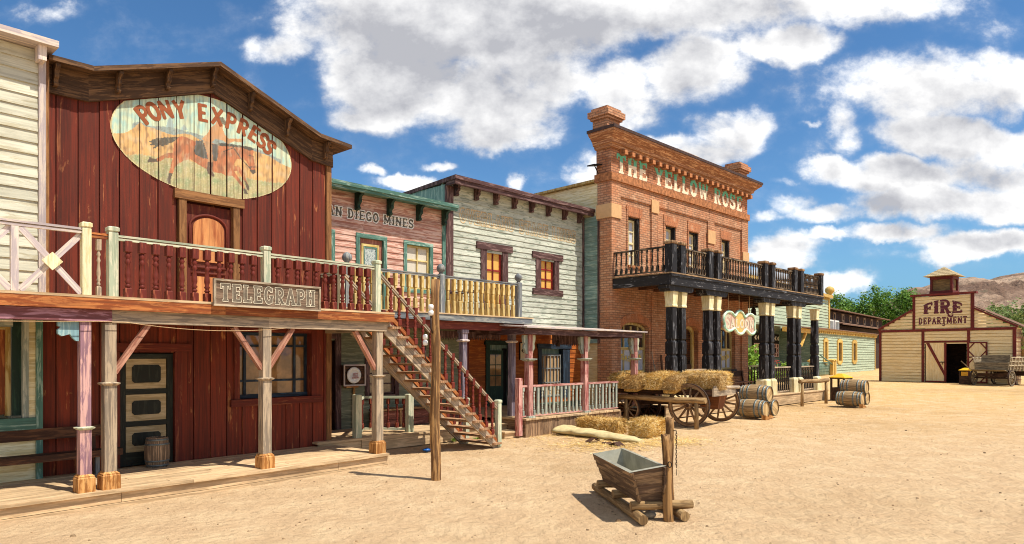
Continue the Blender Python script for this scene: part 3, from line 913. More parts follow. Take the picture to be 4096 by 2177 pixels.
# shop window
W0, W1, Z0, Z1 = -1.86, -.40, 1.20, 2.40
wv = WV + .16
f = MB()
um = [W0, R.u(976, wv), R.u(1175, wv), W1]
for x in (W0 + .03, um[1], um[2], W1 - .03): f.box(x - .024, x + .024, wv - .03, wv + .02, Z0 + .07, Z1)
for z in (1.52, 2.17): f.box(W0, W1, wv - .026, wv + .016, z - .02, z + .02)
f.box(W0, W1, wv - .05, wv + .02, Z0, Z0 + .07); f.box(W0, W1, wv - .04, wv + .02, Z1 - .04, Z1 + .02)
win = f.build('window', M['window_blue'], red)
f = MB(); f.quad([(W0, wv + .005, Z0), (W1, wv + .005, Z0), (W1, wv + .005, Z1), (W0, wv + .005, Z1)]); f.build('pane', M['glass'], win)
f = MB()
f.box(W0 - .1, W0 - .002, WV - .04, wv + .05, 1.06, 2.52); f.box(W1 + .002, W1 + .12, WV - .04, wv + .05, 1.06, 2.52); f.box(W0, W1, WV - .03, wv + .05, Z1 + .022, 2.52)
f.build('window_trim', M['redtrim'], win)
f = MB(); f.box(W0 - .17, W1 + .24, WV - .065, WV + .15, 1.065, 1.195); f.build('window_sill', M['redtrim'], win)
for (w0, w1) in ((W1 + .30, W1 + .42),):
    f = MB(); f.box(w0, w1, WV - .02, WV + .05, ZB, 2.6); f.build('corner_board', M['redtrim'], red)

# ---------------------------------------------------------------- the painted oval: colours set by a drawing, one vertex colour per point
def inpoly(x, y, P):
    c = False; j = len(P) - 1
    for i in range(len(P)):
        if (P[i][1] > y) != (P[j][1] > y) and x < (P[j][0] - P[i][0]) * (y - P[i][1]) / (P[j][1] - P[i][1]) + P[i][0]: c = not c
        j = i
    return c

# outlines in the picture's own units (1719 x 1369), read off the painting
HORSE = [(440, 590), (520, 560), (600, 575), (690, 620), (830, 640), (930, 650), (1010, 680), (1120, 690), (1190, 690), (1290, 690), (1400, 720), (1440, 735), (1455, 760), (1435, 790), (1450, 850), (1470, 950), (1475, 1020), (1440, 1045), (1405, 1010), (1380, 930), (1350, 870), (1300, 850), (1230, 850), (1205, 900), (1200, 940), (1270, 950), (1320, 1030), (1350, 1110), (1390, 1200), (1392, 1250), (1360, 1240), (1340, 1150), (1290, 1060), (1250, 1000), (1200, 1005), (1250, 1080), (1310, 1160), (1345, 1230), (1378, 1295), (1330, 1290), (1315, 1230), (1240, 1130), (1180, 1065), (1090, 1060), (1040, 1030), (940, 1020), (850, 980), (760, 930), (640, 850), (560, 870), (480, 910), (440, 960), (415, 1040), (390, 1110), (388, 1175), (355, 1160), (340, 1110), (365, 1040), (385, 970), (400, 890), (420, 840), (330, 830), (250, 880), (190, 890), (92, 890), (120, 825), (200, 850), (270, 810), (350, 770), (415, 770)]
LEGSD = [[(92, 890), (120, 825), (215, 845), (225, 885)], [(355, 1165), (338, 1100), (365, 1020), (420, 1030), (388, 1178)], [(1340, 1120), (1392, 1200), (1392, 1250), (1355, 1235), (1320, 1130)], [(1315, 1225), (1345, 1225), (1380, 1295), (1325, 1290)]]
TAIL = [(490, 565), (400, 570), (300, 575), (170, 590), (110, 630), (150, 640), (105, 680), (190, 670), (160, 720), (260, 680), (300, 690), (370, 650), (440, 620)]
MANE = [(985, 650), (1060, 645), (1180, 662), (1300, 680), (1390, 690), (1460, 720), (1440, 735), (1400, 745), (1300, 705), (1150, 690), (1010, 682)]
BAG1 = [(712, 615), (800, 610), (830, 700), (868, 845), (800, 840), (700, 790), (690, 745)]
BAG2 = [(915, 655), (992, 665), (995, 790), (975, 880), (930, 865)]
COAT = [(975, 390), (1030, 420), (1050, 450), (1080, 540), (1130, 590), (1320, 590), (1310, 640), (1180, 625), (1130, 660), (1050, 610), (960, 590), (900, 650), (830, 640), (790, 590), (860, 520), (900, 450)]
LEG = [(830, 620), (930, 640), (915, 740), (930, 890), (865, 885), (870, 800), (820, 700)]
BOOT = [(865, 885), (930, 890), (920, 1000), (950, 1060), (945, 1078), (900, 1060), (860, 1030), (850, 980)]
HEAD = [(990, 350), (1060, 400), (1060, 440), (1030, 455), (985, 430), (960, 400)]
HAT = [(972, 325), (990, 310), (1060, 315), (1085, 360), (1110, 400), (1090, 425), (1040, 395), (1000, 360)]
HILL = [(-200, 520), (-100, 470), (0, 380), (60, 430), (170, 455), (280, 500), (420, 545), (560, 525), (640, 535), (740, 590), (840, 640), (1100, 720), (1400, 730), (1500, 760), (1640, 810), (1780, 900), (2000, 1000), (2000, 1500), (-500, 1500), (-500, 520)]
FARH = [(-100, 390), (0, 370), (120, 430), (260, 430), (340, 440), (430, 450), (520, 480), (700, 520), (820, 560), (1000, 600), (1250, 680), (1500, 720), (1800, 860), (1800, 1000), (-100, 1000)]
GRASS = [(-500, 800), (0, 790), (250, 830), (600, 860), (900, 960), (1200, 1060), (1500, 1120), (2000, 1180), (2000, 2000), (-500, 2000)]
PEAK = [(330, 440), (355, 350), (380, 310), (410, 360), (435, 450)]
PEAK2 = [(520, 480), (560, 405), (610, 480)]
PK = dict(horse='b9602c', dark='3a261f', black='1d1d20', coat='c98c54', skin='cf8f62', leg='b98a5e', boot='4d2a20', hat='4a4432', hill='dcaa62', rock='a97a48', far='8fa09a', peak='9aa9ae', grass='b5a870', grass2='8c9a68', sky='c9d8b6', sky2='a3cbbd', rim='d7c690', letter='98512a')
PC = {k: C(v)[:3] for k, v in PK.items()}


def mural_colour(x, y, e):
    n1 = noise.noise(Vector((x * .011, y * .011, 2))); n2 = noise.noise(Vector((x * .03, y * .012, 5))); n3 = noise.noise(Vector((x * .05, y * .05, 8)))
    mixc = lambda a, b, f: tuple(p + (q - p) * max(0, min(1, f)) for p, q in zip(a, b))
    for a, b in (((1190, 705), (1300, 860)), ((1300, 860), (1410, 975)), ((1190, 705), (1060, 755)), ((1390, 800), (1440, 815)), ((1400, 950), (1470, 950))):
        dx, dy = b[0] - a[0], b[1] - a[1]; L = dx * dx + dy * dy
        k = max(0, min(1, ((x - a[0]) * dx + (y - a[1]) * dy) / L))
        if math.hypot(x - a[0] - k * dx, y - a[1] - k * dy) < 6: return PC['black']
    if inpoly(x, y, HAT): return mixc(PC['hat'], (.2, .17, .1), n3 + .3)
    for P in (BAG1, BAG2):
        if inpoly(x, y, P): return mixc(PC['black'], (.10, .10, .11), n2 + .3)
    if inpoly(x, y, BOOT): return PC['boot']
    if inpoly(x, y, LEG): return mixc(PC['leg'], (.35, .2, .11), n2)
    if inpoly(x, y, HEAD): return PC['skin']
    if inpoly(x, y, COAT): return mixc(PC['coat'], (.55, .3, .15), n1 * 1.2 + .1)
    if inpoly(x, y, MANE): return PC['black']
    xx, yy = x + n3 * 26, y + n2 * 14
    if inpoly(xx, yy, TAIL): return mixc(PC['black'], (.09, .07, .05), n3 + .3)
    if inpoly(x, y, HORSE):
        c = mixc(PC['horse'], (.22, .06, .02), (n1 + .1) * 1.3); c = mixc(c, (.62, .30, .12), n2 * 1.3 - .1)
        for P in LEGSD:
            if inpoly(x, y, P): c = PC['dark']
        if x > 1400 and y > 985: c = PC['dark']
        return c
    if inpoly(x, y + n3 * 25, GRASS):
        c = mixc(PC['grass'], PC['grass2'], n1 * 1.4 + .3); return mixc(c, (.60, .52, .30), n3 * 1.4)
    if inpoly(x, y, HILL): return mixc(mixc(PC['hill'], PC['rock'], n2 * 2.2 - .1), (.75, .52, .28), n1)
    if inpoly(x, y + n3 * 8, FARH): return mixc(PC['far'], (.1, .15, .17), n3)
    if inpoly(x, y, PEAK) or inpoly(x, y, PEAK2): return mixc(PC['peak'], PC['sky2'], .35)
    return mixc(PC['sky'], PC['sky2'], n2 * 1.3 + .35 + n1)


def mural():
    mv = WV - .008
    top, bot = 6.49, 4.76
    uc, zc, ru, rz = -2.39, 5.63, 1.575, .87
    mb = MB(); cols = []
    nu, nz = 260, 150
    zs = [zc - rz + 2 * rz * j / nz for j in range(nz + 1)]
    # picture units from metres: the painting was read off an oblique view, so undo it through the wall plane
    def px(u, z):
        P = R.w(u, mv, z)
        x = CX + FPX * P.x / P.y; y = HY - FPX * (P.z - CH) / P.y
        return (x - 560) * 1719 / 540, (y - 370) * 1369 / 430
    last = None; prev_us = None
    us = [uc - ru + 2 * ru * i / nu for i in range(nu + 1)]
    def e(u, z): 
        return ((u - uc) / ru) ** 2 + (abs(z - zc) / rz) ** 2.0
    vid = {}
    def V(i, j):
        if (i, j) not in vid:
            u, z = us[i], zs[j]
            d = e(u, z)
            if d > 1: # pull the rim onto the oval
                k = 1 / math.sqrt(d); u, z = uc + (u - uc) * k, zc + (z - zc) * k
            z = min(z, gable(u) - .285)
            vid[i, j] = mb.av((u, mv, z)); a, b = px(u, z)
            c = mural_colour(a, b, d); c = tuple(q * .86 + w_ * .14 for q, w_ in zip(c, (.52, .50, .36)))
            if d > .975: c = PC['rim']
            cols.extend((*c, 1.0))
        return vid[i, j]
    for i in range(nu):
        um = (us[i] + us[i + 1]) / 2
        if any(abs(um - g) < .008 for g in GAPS): continue
        for j in range(nz):
            if e(um, (zs[j] + zs[j + 1]) / 2) > 1.0: continue
            if um > -2.9 and um < -1.85 and zs[j] < 4.80: continue
            if zs[j] > gable(um) - .285: continue
            mb.af((V(i, j), V(i + 1, j), V(i + 1, j + 1), V(i, j + 1)), [(us[i], zs[j]), (us[i + 1], zs[j]), (us[i + 1], zs[j + 1]), (us[i], zs[j + 1])], .5)
    o = mb.build('painted_oval', M['mural'], red, colors=cols)
    # lettering along the upper rim
    mb = MB()
    word = 'PONY EXPRESS'
    gl = [GLY[c][0] for c in word]; tot = sum(gl) + .14 * (len(word) - 1)
    x = 0
    A0, A1 = R_(153), R_(24)
    for c, g in zip(word, gl):
        if c != ' ':
            a = A0 + (A1 - A0) * (x + g / 2) / tot
            ca, sa = math.cos(a), math.sin(a)
            bu, bz = uc + ru * .86 * ca * .94, zc + rz * .70 * sa - .04
            tx, tz = ru * sa, -rz * ca * 1.02   # tangent, clockwise
            L = math.hypot(tx, tz); tx, tz = tx / L, tz / L
            nx, nz_ = -tz, tx
            hh, ww = .30, .285
            text(mb, c, lambda p, q: (bu + tx * (p - ww * g / 2) + nx * (q - hh * .5), mv - .004, bz + tz * (p - ww * g / 2) + nz_ * (q - hh * .5)), ww * g, hh, n=18, serif=False, fat=1.12)
        x += g + .14
    mb.build('painted_lettering', plain('rust_lettering', PK['letter'], .8, nz=.12, scale=20), o)
mural()

# ---------------------------------------------------------------- boardwalk
def boardwalk():
    mb = MB()
    v = -.05; k = 0
    while v < WV - .03:
        wd = .145
        cuts = [-13.0]
        while cuts[-1] < -.5: cuts.append(min(.06, cuts[-1] + random.uniform(1.6, 3.4)))
        if cuts[-1] < .06: cuts.append(.06)
        for a, b in zip(cuts, cuts[1:]):
            j = random.uniform(-.003, .003)
            if b - a > .05: mb.box(a + .002, b - .002, v, v + wd - .006, ZB - .045 + j, ZB + j, 0)
        v += wd
    tag(mb.build('boardwalk', M['deck']), 'worn plank boardwalk in front of the red building', None, None, 'structure')
    bpy.data.objects['boardwalk'].location = R.w(0, 0, 0); bpy.data.objects['boardwalk'].rotation_euler = (0, 0, R.rz)
    mb = MB()
    cuts = [-13, -7.2, -4.42, -1.0, .02]
    for a, b in zip(cuts, cuts[1:]): mb.box(a + .003, b - .003, .0, .04, .02, ZB - .047, 0)
    for a, b in ((-13, -5.85), (-5.845, -2.6), (-2.597, .03)): mb.box(a, b, -.035, -.002, -.12, .014, 0)
    mb.box(.02, .06, .0, 1.8, .0, ZB - .047)
    mb.box(-13, .0, .3, .32, -.1, ZB - .05)
    o = mb.build('boardwalk_kerb', M['deck']); tag(o, 'plank kerb along the front edge of the boardwalk', None, None, 'structure')
    o.location = R.w(0, 0, 0); o.rotation_euler = (0, 0, R.rz)
boardwalk()

# ---------------------------------------------------------------- veranda of the red building
ver = thing('veranda', 'red and grey timber veranda carrying the balcony of the red building', 'veranda', R, (-2.2, .1, ZB))
def porch_post(u, v, mat, zt, collar, colmat, parent, w=.15, braces=()):
    mb = MB(); a = w / 2
    mb.lathe([(a, ZB + .235), (a, collar - .035)], (u, v, 0), sq=True); mb.lathe([(a * .93, collar + .01), (a * .93, zt)], (u, v, 0), sq=True)
    p = mb.build('post', mat, parent)
    mb = MB(); mb.lathe([(a, collar - .035), (a + .03, collar - .015), (a + .035, collar), (a * .95, collar + .012)], (u, v, 0), sq=True); mb.build('collar', colmat, p)
    mb = MB(); b = a + .035
    mb.lathe([(b, ZB), (b, ZB + .185), (b * .9, ZB + .2), (b * .93, ZB + .21), (a, ZB + .235)], (u, v, 0), sq=True); mb.build('post_base', M['base'], p)
    return p
PV = .13
pu = [R.u(436, PV), R.u(1060, PV), R.u(1510, PV)]
for u in pu:
    c = 1.62 + random.uniform(-.01, .01)
    porch_post(u, PV, M['greywood'], 2.43, c, M['greywood'], ver)
def brace(p, q, mat, par):
    mb = MB(); mb.bar(p, q, .07, .085, (0, 1, 0)); mb.build('brace', mat, par)
br_ = wood('pink_brace', '9c6652', 'bb8a72', .5, .4)
brace((pu[0] + .06, PV, 1.76), (pu[0] + .50, PV, 2.43), br_, ver)
brace((pu[1] - .06, PV, 1.78), (pu[1] - .52, PV, 2.43), br_, ver)
brace((pu[1] + .06, PV, 1.80), (pu[1] + .48, PV, 2.43), br_, ver)
brace((pu[2], PV + .06, 1.76), (pu[2], PV + .62, 2.43), M['greywood'], ver)
brace((pu[2] - .06, PV, 1.74), (pu[2] - .5, PV, 2.43), br_, ver)
mb = MB()
for a, b in ((R.u(455, .05) - .02, pu[1] + .02), (pu[1] + .022, .07)): mb.box(a, b, .045, .20, 2.432, 2.60, 0)
mb.box(-.08, .07, .201, WV - .02, 2.432, 2.60)
mb.build('beam', M['greywood'], ver)
mb = MB()
for a, b in ((-13, -6.9), (-6.897, -3.0), (-2.997, .19)): mb.box(a, b, -.03, .02, 2.60, 2.745, 0)
mb.box(.15, .19, .021, WV - .02, 2.60, 2.745)
mb.build('fascia', M['orange'], ver)
mb = MB(); v = -.035
while v < WV - .04:
    mb.box(-13, -3.2 , v, v + .135, 2.747, 2.78, 0); mb.box(-3.198, .2, v, v + .135, 2.747, 2.78, 0); v += .138
mb.build('balcony_floor', M['deck'], ver)
mb = MB()
for i in range(24): mb.box(-12.9 + i * .55, -12.84 + i * .55, .05, WV - .02, 2.602, 2.746)
mb.build('joists', M['redtrim'], ver)
RV = .07
NU = [R.u(449, RV), R.u(1063, RV), R.u(1506, RV)]
for u in NU:
    mb = MB(); newel(mb, u, RV, 2.78, 3.72, .115); mb.build('newel', M['palegreen'], ver)
mb = MB(); rail2(mb, (NU[0], RV, 3.60), (NU[1], RV, 3.60)); rail2(mb, (NU[1], RV, 3.60), (NU[2], RV, 3.60))
hr = mb.build('handrail', M['palegreen'], ver)
ps = [(R.u(p, RV), RV, 2.78) for p in (511, 568, 622, 675, 727, 778, 828, 876, 922, 968, 1012, 1111, 1150, 1188, 1226, 1264, 1300, 1334, 1370, 1404, 1437, 1469)]
balusters(ps, .77, .088, M['balred'], ver)
# the return to the wall behind the stair head
iu = NU[2]
mb = MB(); newel(mb, iu, 1.18, 2.78, 3.72, .1); mb.build('newel', M['palegreen'], ver)
mb = MB(); rail2(mb, (iu, 1.18, 3.60), (iu, WV + .25, 3.60)); mb.build('handrail', M['palegreen'], ver)
balusters([(iu, 1.32, 2.78), (iu, 1.47, 2.78), (iu, 1.62, 2.78)], .77, .08, M['balred'], ver)
# TELEGRAPH board
sg = thing('sign_board', 'long weathered board reading TELEGRAPH in outlined letters on the balcony edge', 'sign', R, (-2.2, -.05, 2.75))
S0, S1, SZ0, SZ1 = R.u(860, -.06), R.u(1272, -.06), 2.755, 3.10
mb = MB()
for k in range(4): mb.box(S0, S1, -.075, -.05, SZ0 + k * (SZ1 - SZ0) / 4, SZ0 + (k + 1) * (SZ1 - SZ0) / 4 - .003, 0)
mb.build('board', wood('sign_planks', '6e5a48', '8d7560', .5, .5), sg)
mb = MB()
for q in ((S0 - .03, S1 + .03, SZ1, SZ1 + .03), (S0 - .03, S1 + .03, SZ0 - .03, SZ0), (S0 - .03, S0, SZ0 + .001, SZ1 - .001), (S1, S1 + .03, SZ0 + .001, SZ1 - .001)): mb.box(q[0], q[1], -.10, -.045, q[2], q[3])
mb.build('frame', wood('sign_frame', '8a7a66', 'b5a48a', .5, .4), sg)
mb = MB(); text(mb, 'TELEGRAPH', lambda x, z: (S0 + .07 + x, -.0785, SZ0 + .045 + z), S1 - S0 - .14, .26, n=22, fat=1.1); mb.build('lettering', plain('faded_brown_lettering', '7d705e', .85, nz=.25, scale=14), sg)
mb = MB(); text(mb, 'TELEGRAPH', lambda x, z: (S0 + .07 + x, -.0825, SZ0 + .045 + z), S1 - S0 - .14, .26, n=28, fat=1.1, ring=(.006, .019)); mb.build('lettering_outline', M['letter_cream'], sg)

# ---------------------------------------------------------------- outside stair
st = thing('staircase', 'open timber staircase with red balusters from the balcony down to the sand', 'staircase', R, (1.7, .6, 0))
SU0, SZT, SU1, SZB = .16, 2.70, 3.17, .02
SLOPE = (SZB - SZT) / (SU1 - SU0)
def sz(u): return SZT + (u - SU0) * SLOPE
mb = MB()
strv = (.12, 1.12)
for v in strv:
    mb = MB()
    a, b = .045, 3.12
    mb.hexa([(a, v - .025, sz(a) - .40), (b, v - .025, sz(b) - .16 - .02), (b, v + .025, sz(b) - .18), (a, v + .025, sz(a) - .40), (a, v - .025, sz(a) - .10), (b + .17, v - .025, sz(b + .17) + .03), (b + .17, v + .025, sz(b + .17) + .03), (a, v + .025, sz(a) - .10)], 0)
    s_ = mb.build('stringer', M['greywood'], st)
    mb = MB()
    for i in range(15):
        u0 = SU0 + .04 + i * .2; z0 = SZT - (i + 1) * .1735
        mb.prism([(u0 - .02, z0 - .03), (u0 + .17, z0 - .03), (u0 + .17, sz(u0 + .17) - .11), (u0 - .02, sz(u0 - .02) - .11)] if sz(u0 + .17) - .11 < z0 - .04 else [(u0 - .02, z0 - .03), (u0 + .16, z0 - .03), (u0 - .02, z0 - .2)], v - .024, v + .024)
    mb.build('step_block', M['greywood'], s_)
t0 = MB(); t0.box(-.04, .20, .02, 1.23, -.042, 0, 1)
tr = t0.build('tread', wood('tread_wood', '8f6a4c', 'b58d68', .5, .5), st, at=(SU0 + .02, 0, SZT - .1735))
rep(tr, [(SU0 + .02 + i * .2, 0, SZT - (i + 1) * .1735) for i in range(1, 15)])
for v in (.12, 1.12):
    u0, u1 = NU[2] + .03, 3.12
    off = .055
    mb = MB()
    rail2(mb, (u0, v, 3.56), (u1, v, sz(u1) + .80)); mb.build('handrail', M['greywood'], st)
    mb = MB(); mb.bar((.12, v, sz(.12) + off), (u1, v, sz(u1) + off), .05, .065); mb.build('bottom_rail', M['orange'], st)
    pp = [(.22 + i * .197, v, sz(.22 + i * .197) + off + .03) for i in range(15)]
    balusters(pp, .705, .074, M['balred'], st)
    mb = MB(); newel(mb, u1 + .05, v, .0, 1.02, .105); mb.build('newel', M['palegreen'], st)
# ---------------------------------------------------------------- cream clapboard building at the left edge
wb = thing('clapboard_building', 'tall cream clapboard building at the left edge with a white corner board', 'building', R, (-7, 1.6, 0))
WH = [(-7.2, -5.07, .90, 2.6)]
mb = MB(); clap(mb, -9.5, -4.985, 2.70, 6.38, 1.6, .165, .024); mb.build('wall', M['whiteclap'], wb)
mb = MB(); clap(mb, -9.5, -4.985, ZB, 2.60, 1.72, .13, .012, WH); mb.build('porch_wall', M['cream'], wb)
mb = MB(); mb.box(-9.5, -5.0, 1.78, 1.83, ZB, .9); mb.box(-9.5, -5.0, 8, 8.1, 0, 6.4); mb.box(-5.03, -4.99, 1.65, 7.99, 2.7, 6.38); mb.box(-5.06, -5.03, 1.78, 3, ZB, 2.69); mb.box(-9.5, -5.07, 2.95, 3, ZB, 2.69); mb.build('back_walls', M['whiteclap'], wb)
mb = MB(); mb.box(-9.6, -4.80, 1.30, 8.1, 6.40, 6.49, 0); mb.build('roof', M['whitegrey'], wb)
mb = MB(); mb.box(-5.03, -4.93, 1.38, 1.57, 6.19, 6.398); mb.build('eave_block', M['whitegrey'], wb)
mb = MB(); mb.box(-4.984, -4.895, 1.555, 1.65, 2.78, 6.398); mb.build('corner_board', M['whitegrey'], wb)
mb = MB(); mb.box(-4.89, -4.845, 1.60, 1.78, 2.78, 6.3); mb.build('corner_board', M['browntrim'], wb)
mb = MB(); mb.box(-4.985, -4.905, 1.67, 1.78, ZB, 2.6); mb.build('corner_board', M['teal'], wb)
f = MB()
for q in ((-5.41, -5.325, 1.15, 2.36), (-6.9, -6.8, 1.15, 2.36), (-6.8, -5.411, 2.28, 2.36), (-6.8, -5.411, 1.15, 1.23), (-6.8, -5.411, 1.52, 1.56), (-6.8, -5.411, 1.93, 1.97)): f.box(q[0], q[1], 1.84, 1.90, q[2], q[3])
w_ = f.build('window', M['orange'], wb)
f = MB(); f.quad([(-6.9, 1.88, 1.15), (-5.33, 1.88, 1.15), (-5.33, 1.88, 2.36), (-6.9, 1.88, 2.36)]); f.build('pane', M['glassdark'], w_)
f = MB(); f.box(-5.322, -5.26, 1.82, 1.9, 1.13, 2.40); f.box(-7.0, -5.323, 1.82, 1.9, 2.361, 2.40); f.build('bead', M['mustard'], w_)
f = MB(); f.box(-5.257, -5.15, 1.76, 1.79, 1.13, 2.6); f.build('reveal', M['darkgreen'], w_)
f = MB(); f.box(-5.149, -5.075, 1.68, 1.79, 1.10, 2.6); f.box(-7.2, -5.258, 1.70, 1.9, 2.401, 2.60); f.build('window_trim', M['sage'], w_)
f = MB(); f.box(-7.3, -4.988, 1.66, 1.79, .925, 1.097); f.build('window_sill', M['teal'], w_)
# ---------------------------------------------------------------- its veranda
wv_ = thing('purple_veranda', 'faded purple veranda with a crossed lattice balcony rail at the left edge', 'veranda', R, (-6.5, .1, ZB))
p_ = porch_post(R.u(337, PV), PV, M['lilac'], 2.44, 1.05, M['palegreen'], wv_, .135)
uu = R.u(337, PV) - .07
mb = MB(); mb.prism([(uu, 2.435), (uu - .235, 2.435), (uu - .235, 2.37), (uu - .20, 2.36), (uu - .24, 2.32), (uu - .235, 2.27), (uu - .19, 2.24), (uu - .13, 2.26), (uu - .10, 2.27), (uu - .07, 2.22), (uu - .03, 2.18), (uu, 2.18)], PV - .03, PV + .03); mb.build('scroll_bracket', M['bluegreen'], wv_)
mb = MB(); mb.box(-13, R.u(455, .05) - .024, .04, .20, 2.44, 2.598, 0); mb.build('beam', M['purple'], wv_)
RL = .07; nu_ = R.u(343, RL)
mb = MB(); newel(mb, nu_, RL, 2.78, 3.735, .105); mb.build('newel', M['cream'], wv_)
mb = MB(); rail2(mb, (-9, RL, 3.64), (nu_ - .05, RL, 3.64), .08); mb.build('handrail', M['whitegrey'], wv_)
mb = MB(); rail2(mb, (nu_ + .05, RL, 3.60), (NU[0] - .055, RL, 3.60), .06); mb.build('handrail', M['orange'], wv_)
balusters([(R.u(394, RL), RL, 2.78)], .75, .055, M['greywood'], wv_)
for k in range(4):
    b_ = nu_ - .055 - k * .76; a_ = b_ - .66
    mb = MB(); mb.box(a_ - .10, a_ - .02, RL - .03, RL + .03, 2.78, 3.58); mb.build('stile', M['whitegrey'], wv_)
    for s_ in (0, 1):
        mb = MB(); p, q = ((a_, RL + s_ * .025 - .012, 2.80), (b_, RL + s_ * .025 - .012, 3.57)) if s_ else ((a_, RL - .012, 3.57), (b_, RL - .012, 2.80))
        mb.bar(p, q, .024, .075, (0, 0, 1)); mb.build('cross_brace', M['whitegrey'], wv_)
    um = (a_ + b_) / 2; mb = MB(); mb.prism([(um - .115, 3.185), (um, 3.07), (um + .115, 3.185), (um, 3.30)], RL - .055, RL - .026); mb.build('diamond', M['cream'], wv_)
# bench on the boardwalk
bn_ = thing('bench', 'long dark plank bench on the boardwalk below the left window', 'bench', R, (-4.8, 1.5, ZB))
mb = MB(); mb.box(-7.2, -4.08, 1.66, 1.69, .765, .93, 0); mb.build('backrest', M['wagondark'], bn_)
mb = MB(); mb.box(-7.2, -3.95, 1.33, 1.62, .54, .575, 0); mb.box(-7.2, -3.95, 1.335, 1.365, .48, .539, 0); mb.build('seat', M['wagondark'], bn_)
for u in (-4.25, -6.2):
    mb = MB(); mb.bar((u, 1.50, ZB), (u - .03, 1.40, .5), .05, .05, (0, 1, 0)); mb.build('leg', M['greypaint'], bn_)
    mb = MB(); mb.bar((u, 1.60, ZB), (u, 1.70, .9), .05, .03, (0, 1, 0)); mb.build('leg', M['wagondark'], bn_)
# small cask by the door
def cask_parts(t_, h, r, staves, hoopmat, headmat, n=20, hoops=(.07, .22, .78, .93), bulge=.16):
    rr = lambda k: r * (1 - bulge * (2 * k - 1) ** 2)
    mb = MB(); prof = [(rr(k / 14), k / 14 * h) for k in range(15)]
    for k in range(n):   # each stave a strip with its own tint
        a0, a1 = 2 * math.pi * k / n, 2 * math.pi * (k + 1) / n - .02
        rn = random.random()
        for (r0, z0), (r1, z1) in zip(prof, prof[1:]):
            mid = lambda a, q: (q * math.cos(a), q * math.sin(a))
            i0 = len(mb.v)
            for (a, q, z) in ((a0, r0, z0), ((a0 + a1) / 2, r0 * 1.006, z0), (a1, r0, z0), (a0, r1, z1), ((a0 + a1) / 2, r1 * 1.006, z1), (a1, r1, z1)): mb.v.append((q * math.cos(a), q * math.sin(a), z))
            o = k * 1.37
            for ids in ((0, 1, 4, 3), (1, 2, 5, 4)): mb.af([i0 + i for i in ids], [(o + (.06 if i % 3 == 1 else .12 if i % 3 == 2 else 0), o + (z0 if i < 3 else z1)) for i in ids], rn, True)
    mb.build('staves', staves, t_)
    mb = MB()
    for k in hoops:
        a, b = max(0.0, k - .028), min(1.0, k + .028)
        mb.lathe([(rr(a) * .97, a * h), (rr(a) * 1.022, a * h), (rr(b) * 1.022, b * h), (rr(b) * .97, b * h)], n=28, cap=False)
    mb.build('hoops', hoopmat, t_)
    for zz in (.045, .955):
        mb = MB(); mb.lathe([(rr(zz) * .97, zz * h - .008), (rr(zz) * .97, zz * h + .008)], n=24, sm=False)
        mb.build('barrel_head', headmat, t_)
ck = thing('cask', 'small grey hooped cask standing by the black and tan door', 'barrel', R, (*R.at(629, 1866, 1.45)[:1], 1.45, ZB), local=True)
ck.location = Vector((-5.72, 11.0, ZB))
cask_parts(ck, .475, .185, M['oldbarrel'], M['hoop'], M['oldbarrel'], 18)
# cable sagging under the beams
cb2 = thing('cable', 'thin pale cable sagging under the veranda beams', 'cable', R, (-3, -.02, 2.4))
mb = MB(); pts = []
for a, b, sag, z0, z1 in ((-7.5, -4.75, .02, 2.40, 2.44), (-4.75, -4.35, .0, 2.44, 2.44), (-4.35, -2.0, .075, 2.44, 2.43)):
    for i in range(12): k = i / 11; pts.append((a + (b - a) * k, -.0, z0 + (z1 - z0) * k - sag * 4 * k * (1 - k)))
mb.tube(pts, .005, 5); mb.build('wire', M['rope'], cb2)
# ---------------------------------------------------------------- small window builder used by several fronts (a part with its own sub-parts)
def sash_window(par, u0, u1, z0, z1, v, nx, nz, fmat, pmat, fw=.045, mw=.025, dep=.05, gmat=None, split=None):
    f = MB()
    f.box(u0, u0 + fw, v - dep / 2, v + dep / 2, z0, z1); f.box(u1 - fw, u1, v - dep / 2, v + dep / 2, z0, z1)
    f.box(u0 + fw, u1 - fw, v - dep / 2, v + dep / 2, z0, z0 + fw); f.box(u0 + fw, u1 - fw, v - dep / 2, v + dep / 2, z1 - fw, z1)
    for i in range(1, nx):
        x = u0 + (u1 - u0) * i / nx; f.box(x - mw / 2, x + mw / 2, v - dep * .4, v + dep * .3, z0 + fw, z1 - fw)
    for i in range(1, nz):
        z = z0 + (z1 - z0) * i / nz; m_ = mw * (1.6 if split == i else 1); f.box(u0 + fw, u1 - fw, v - dep * .36, v + dep * .26, z - m_ / 2, z + m_ / 2)
    o = f.build('window', fmat, par)
    f = MB(); f.quad([(u0 + .01, v + dep * .35, z0 + .01), (u1 - .01, v + dep * .35, z0 + .01), (u1 - .01, v + dep * .35, z1 - .01), (u0 + .01, v + dep * .35, z1 - .01)]); f.build('pane', pmat, o)
    return o


O = Fr(.347, 16.75, .97, 1.0)
OV = 3.45
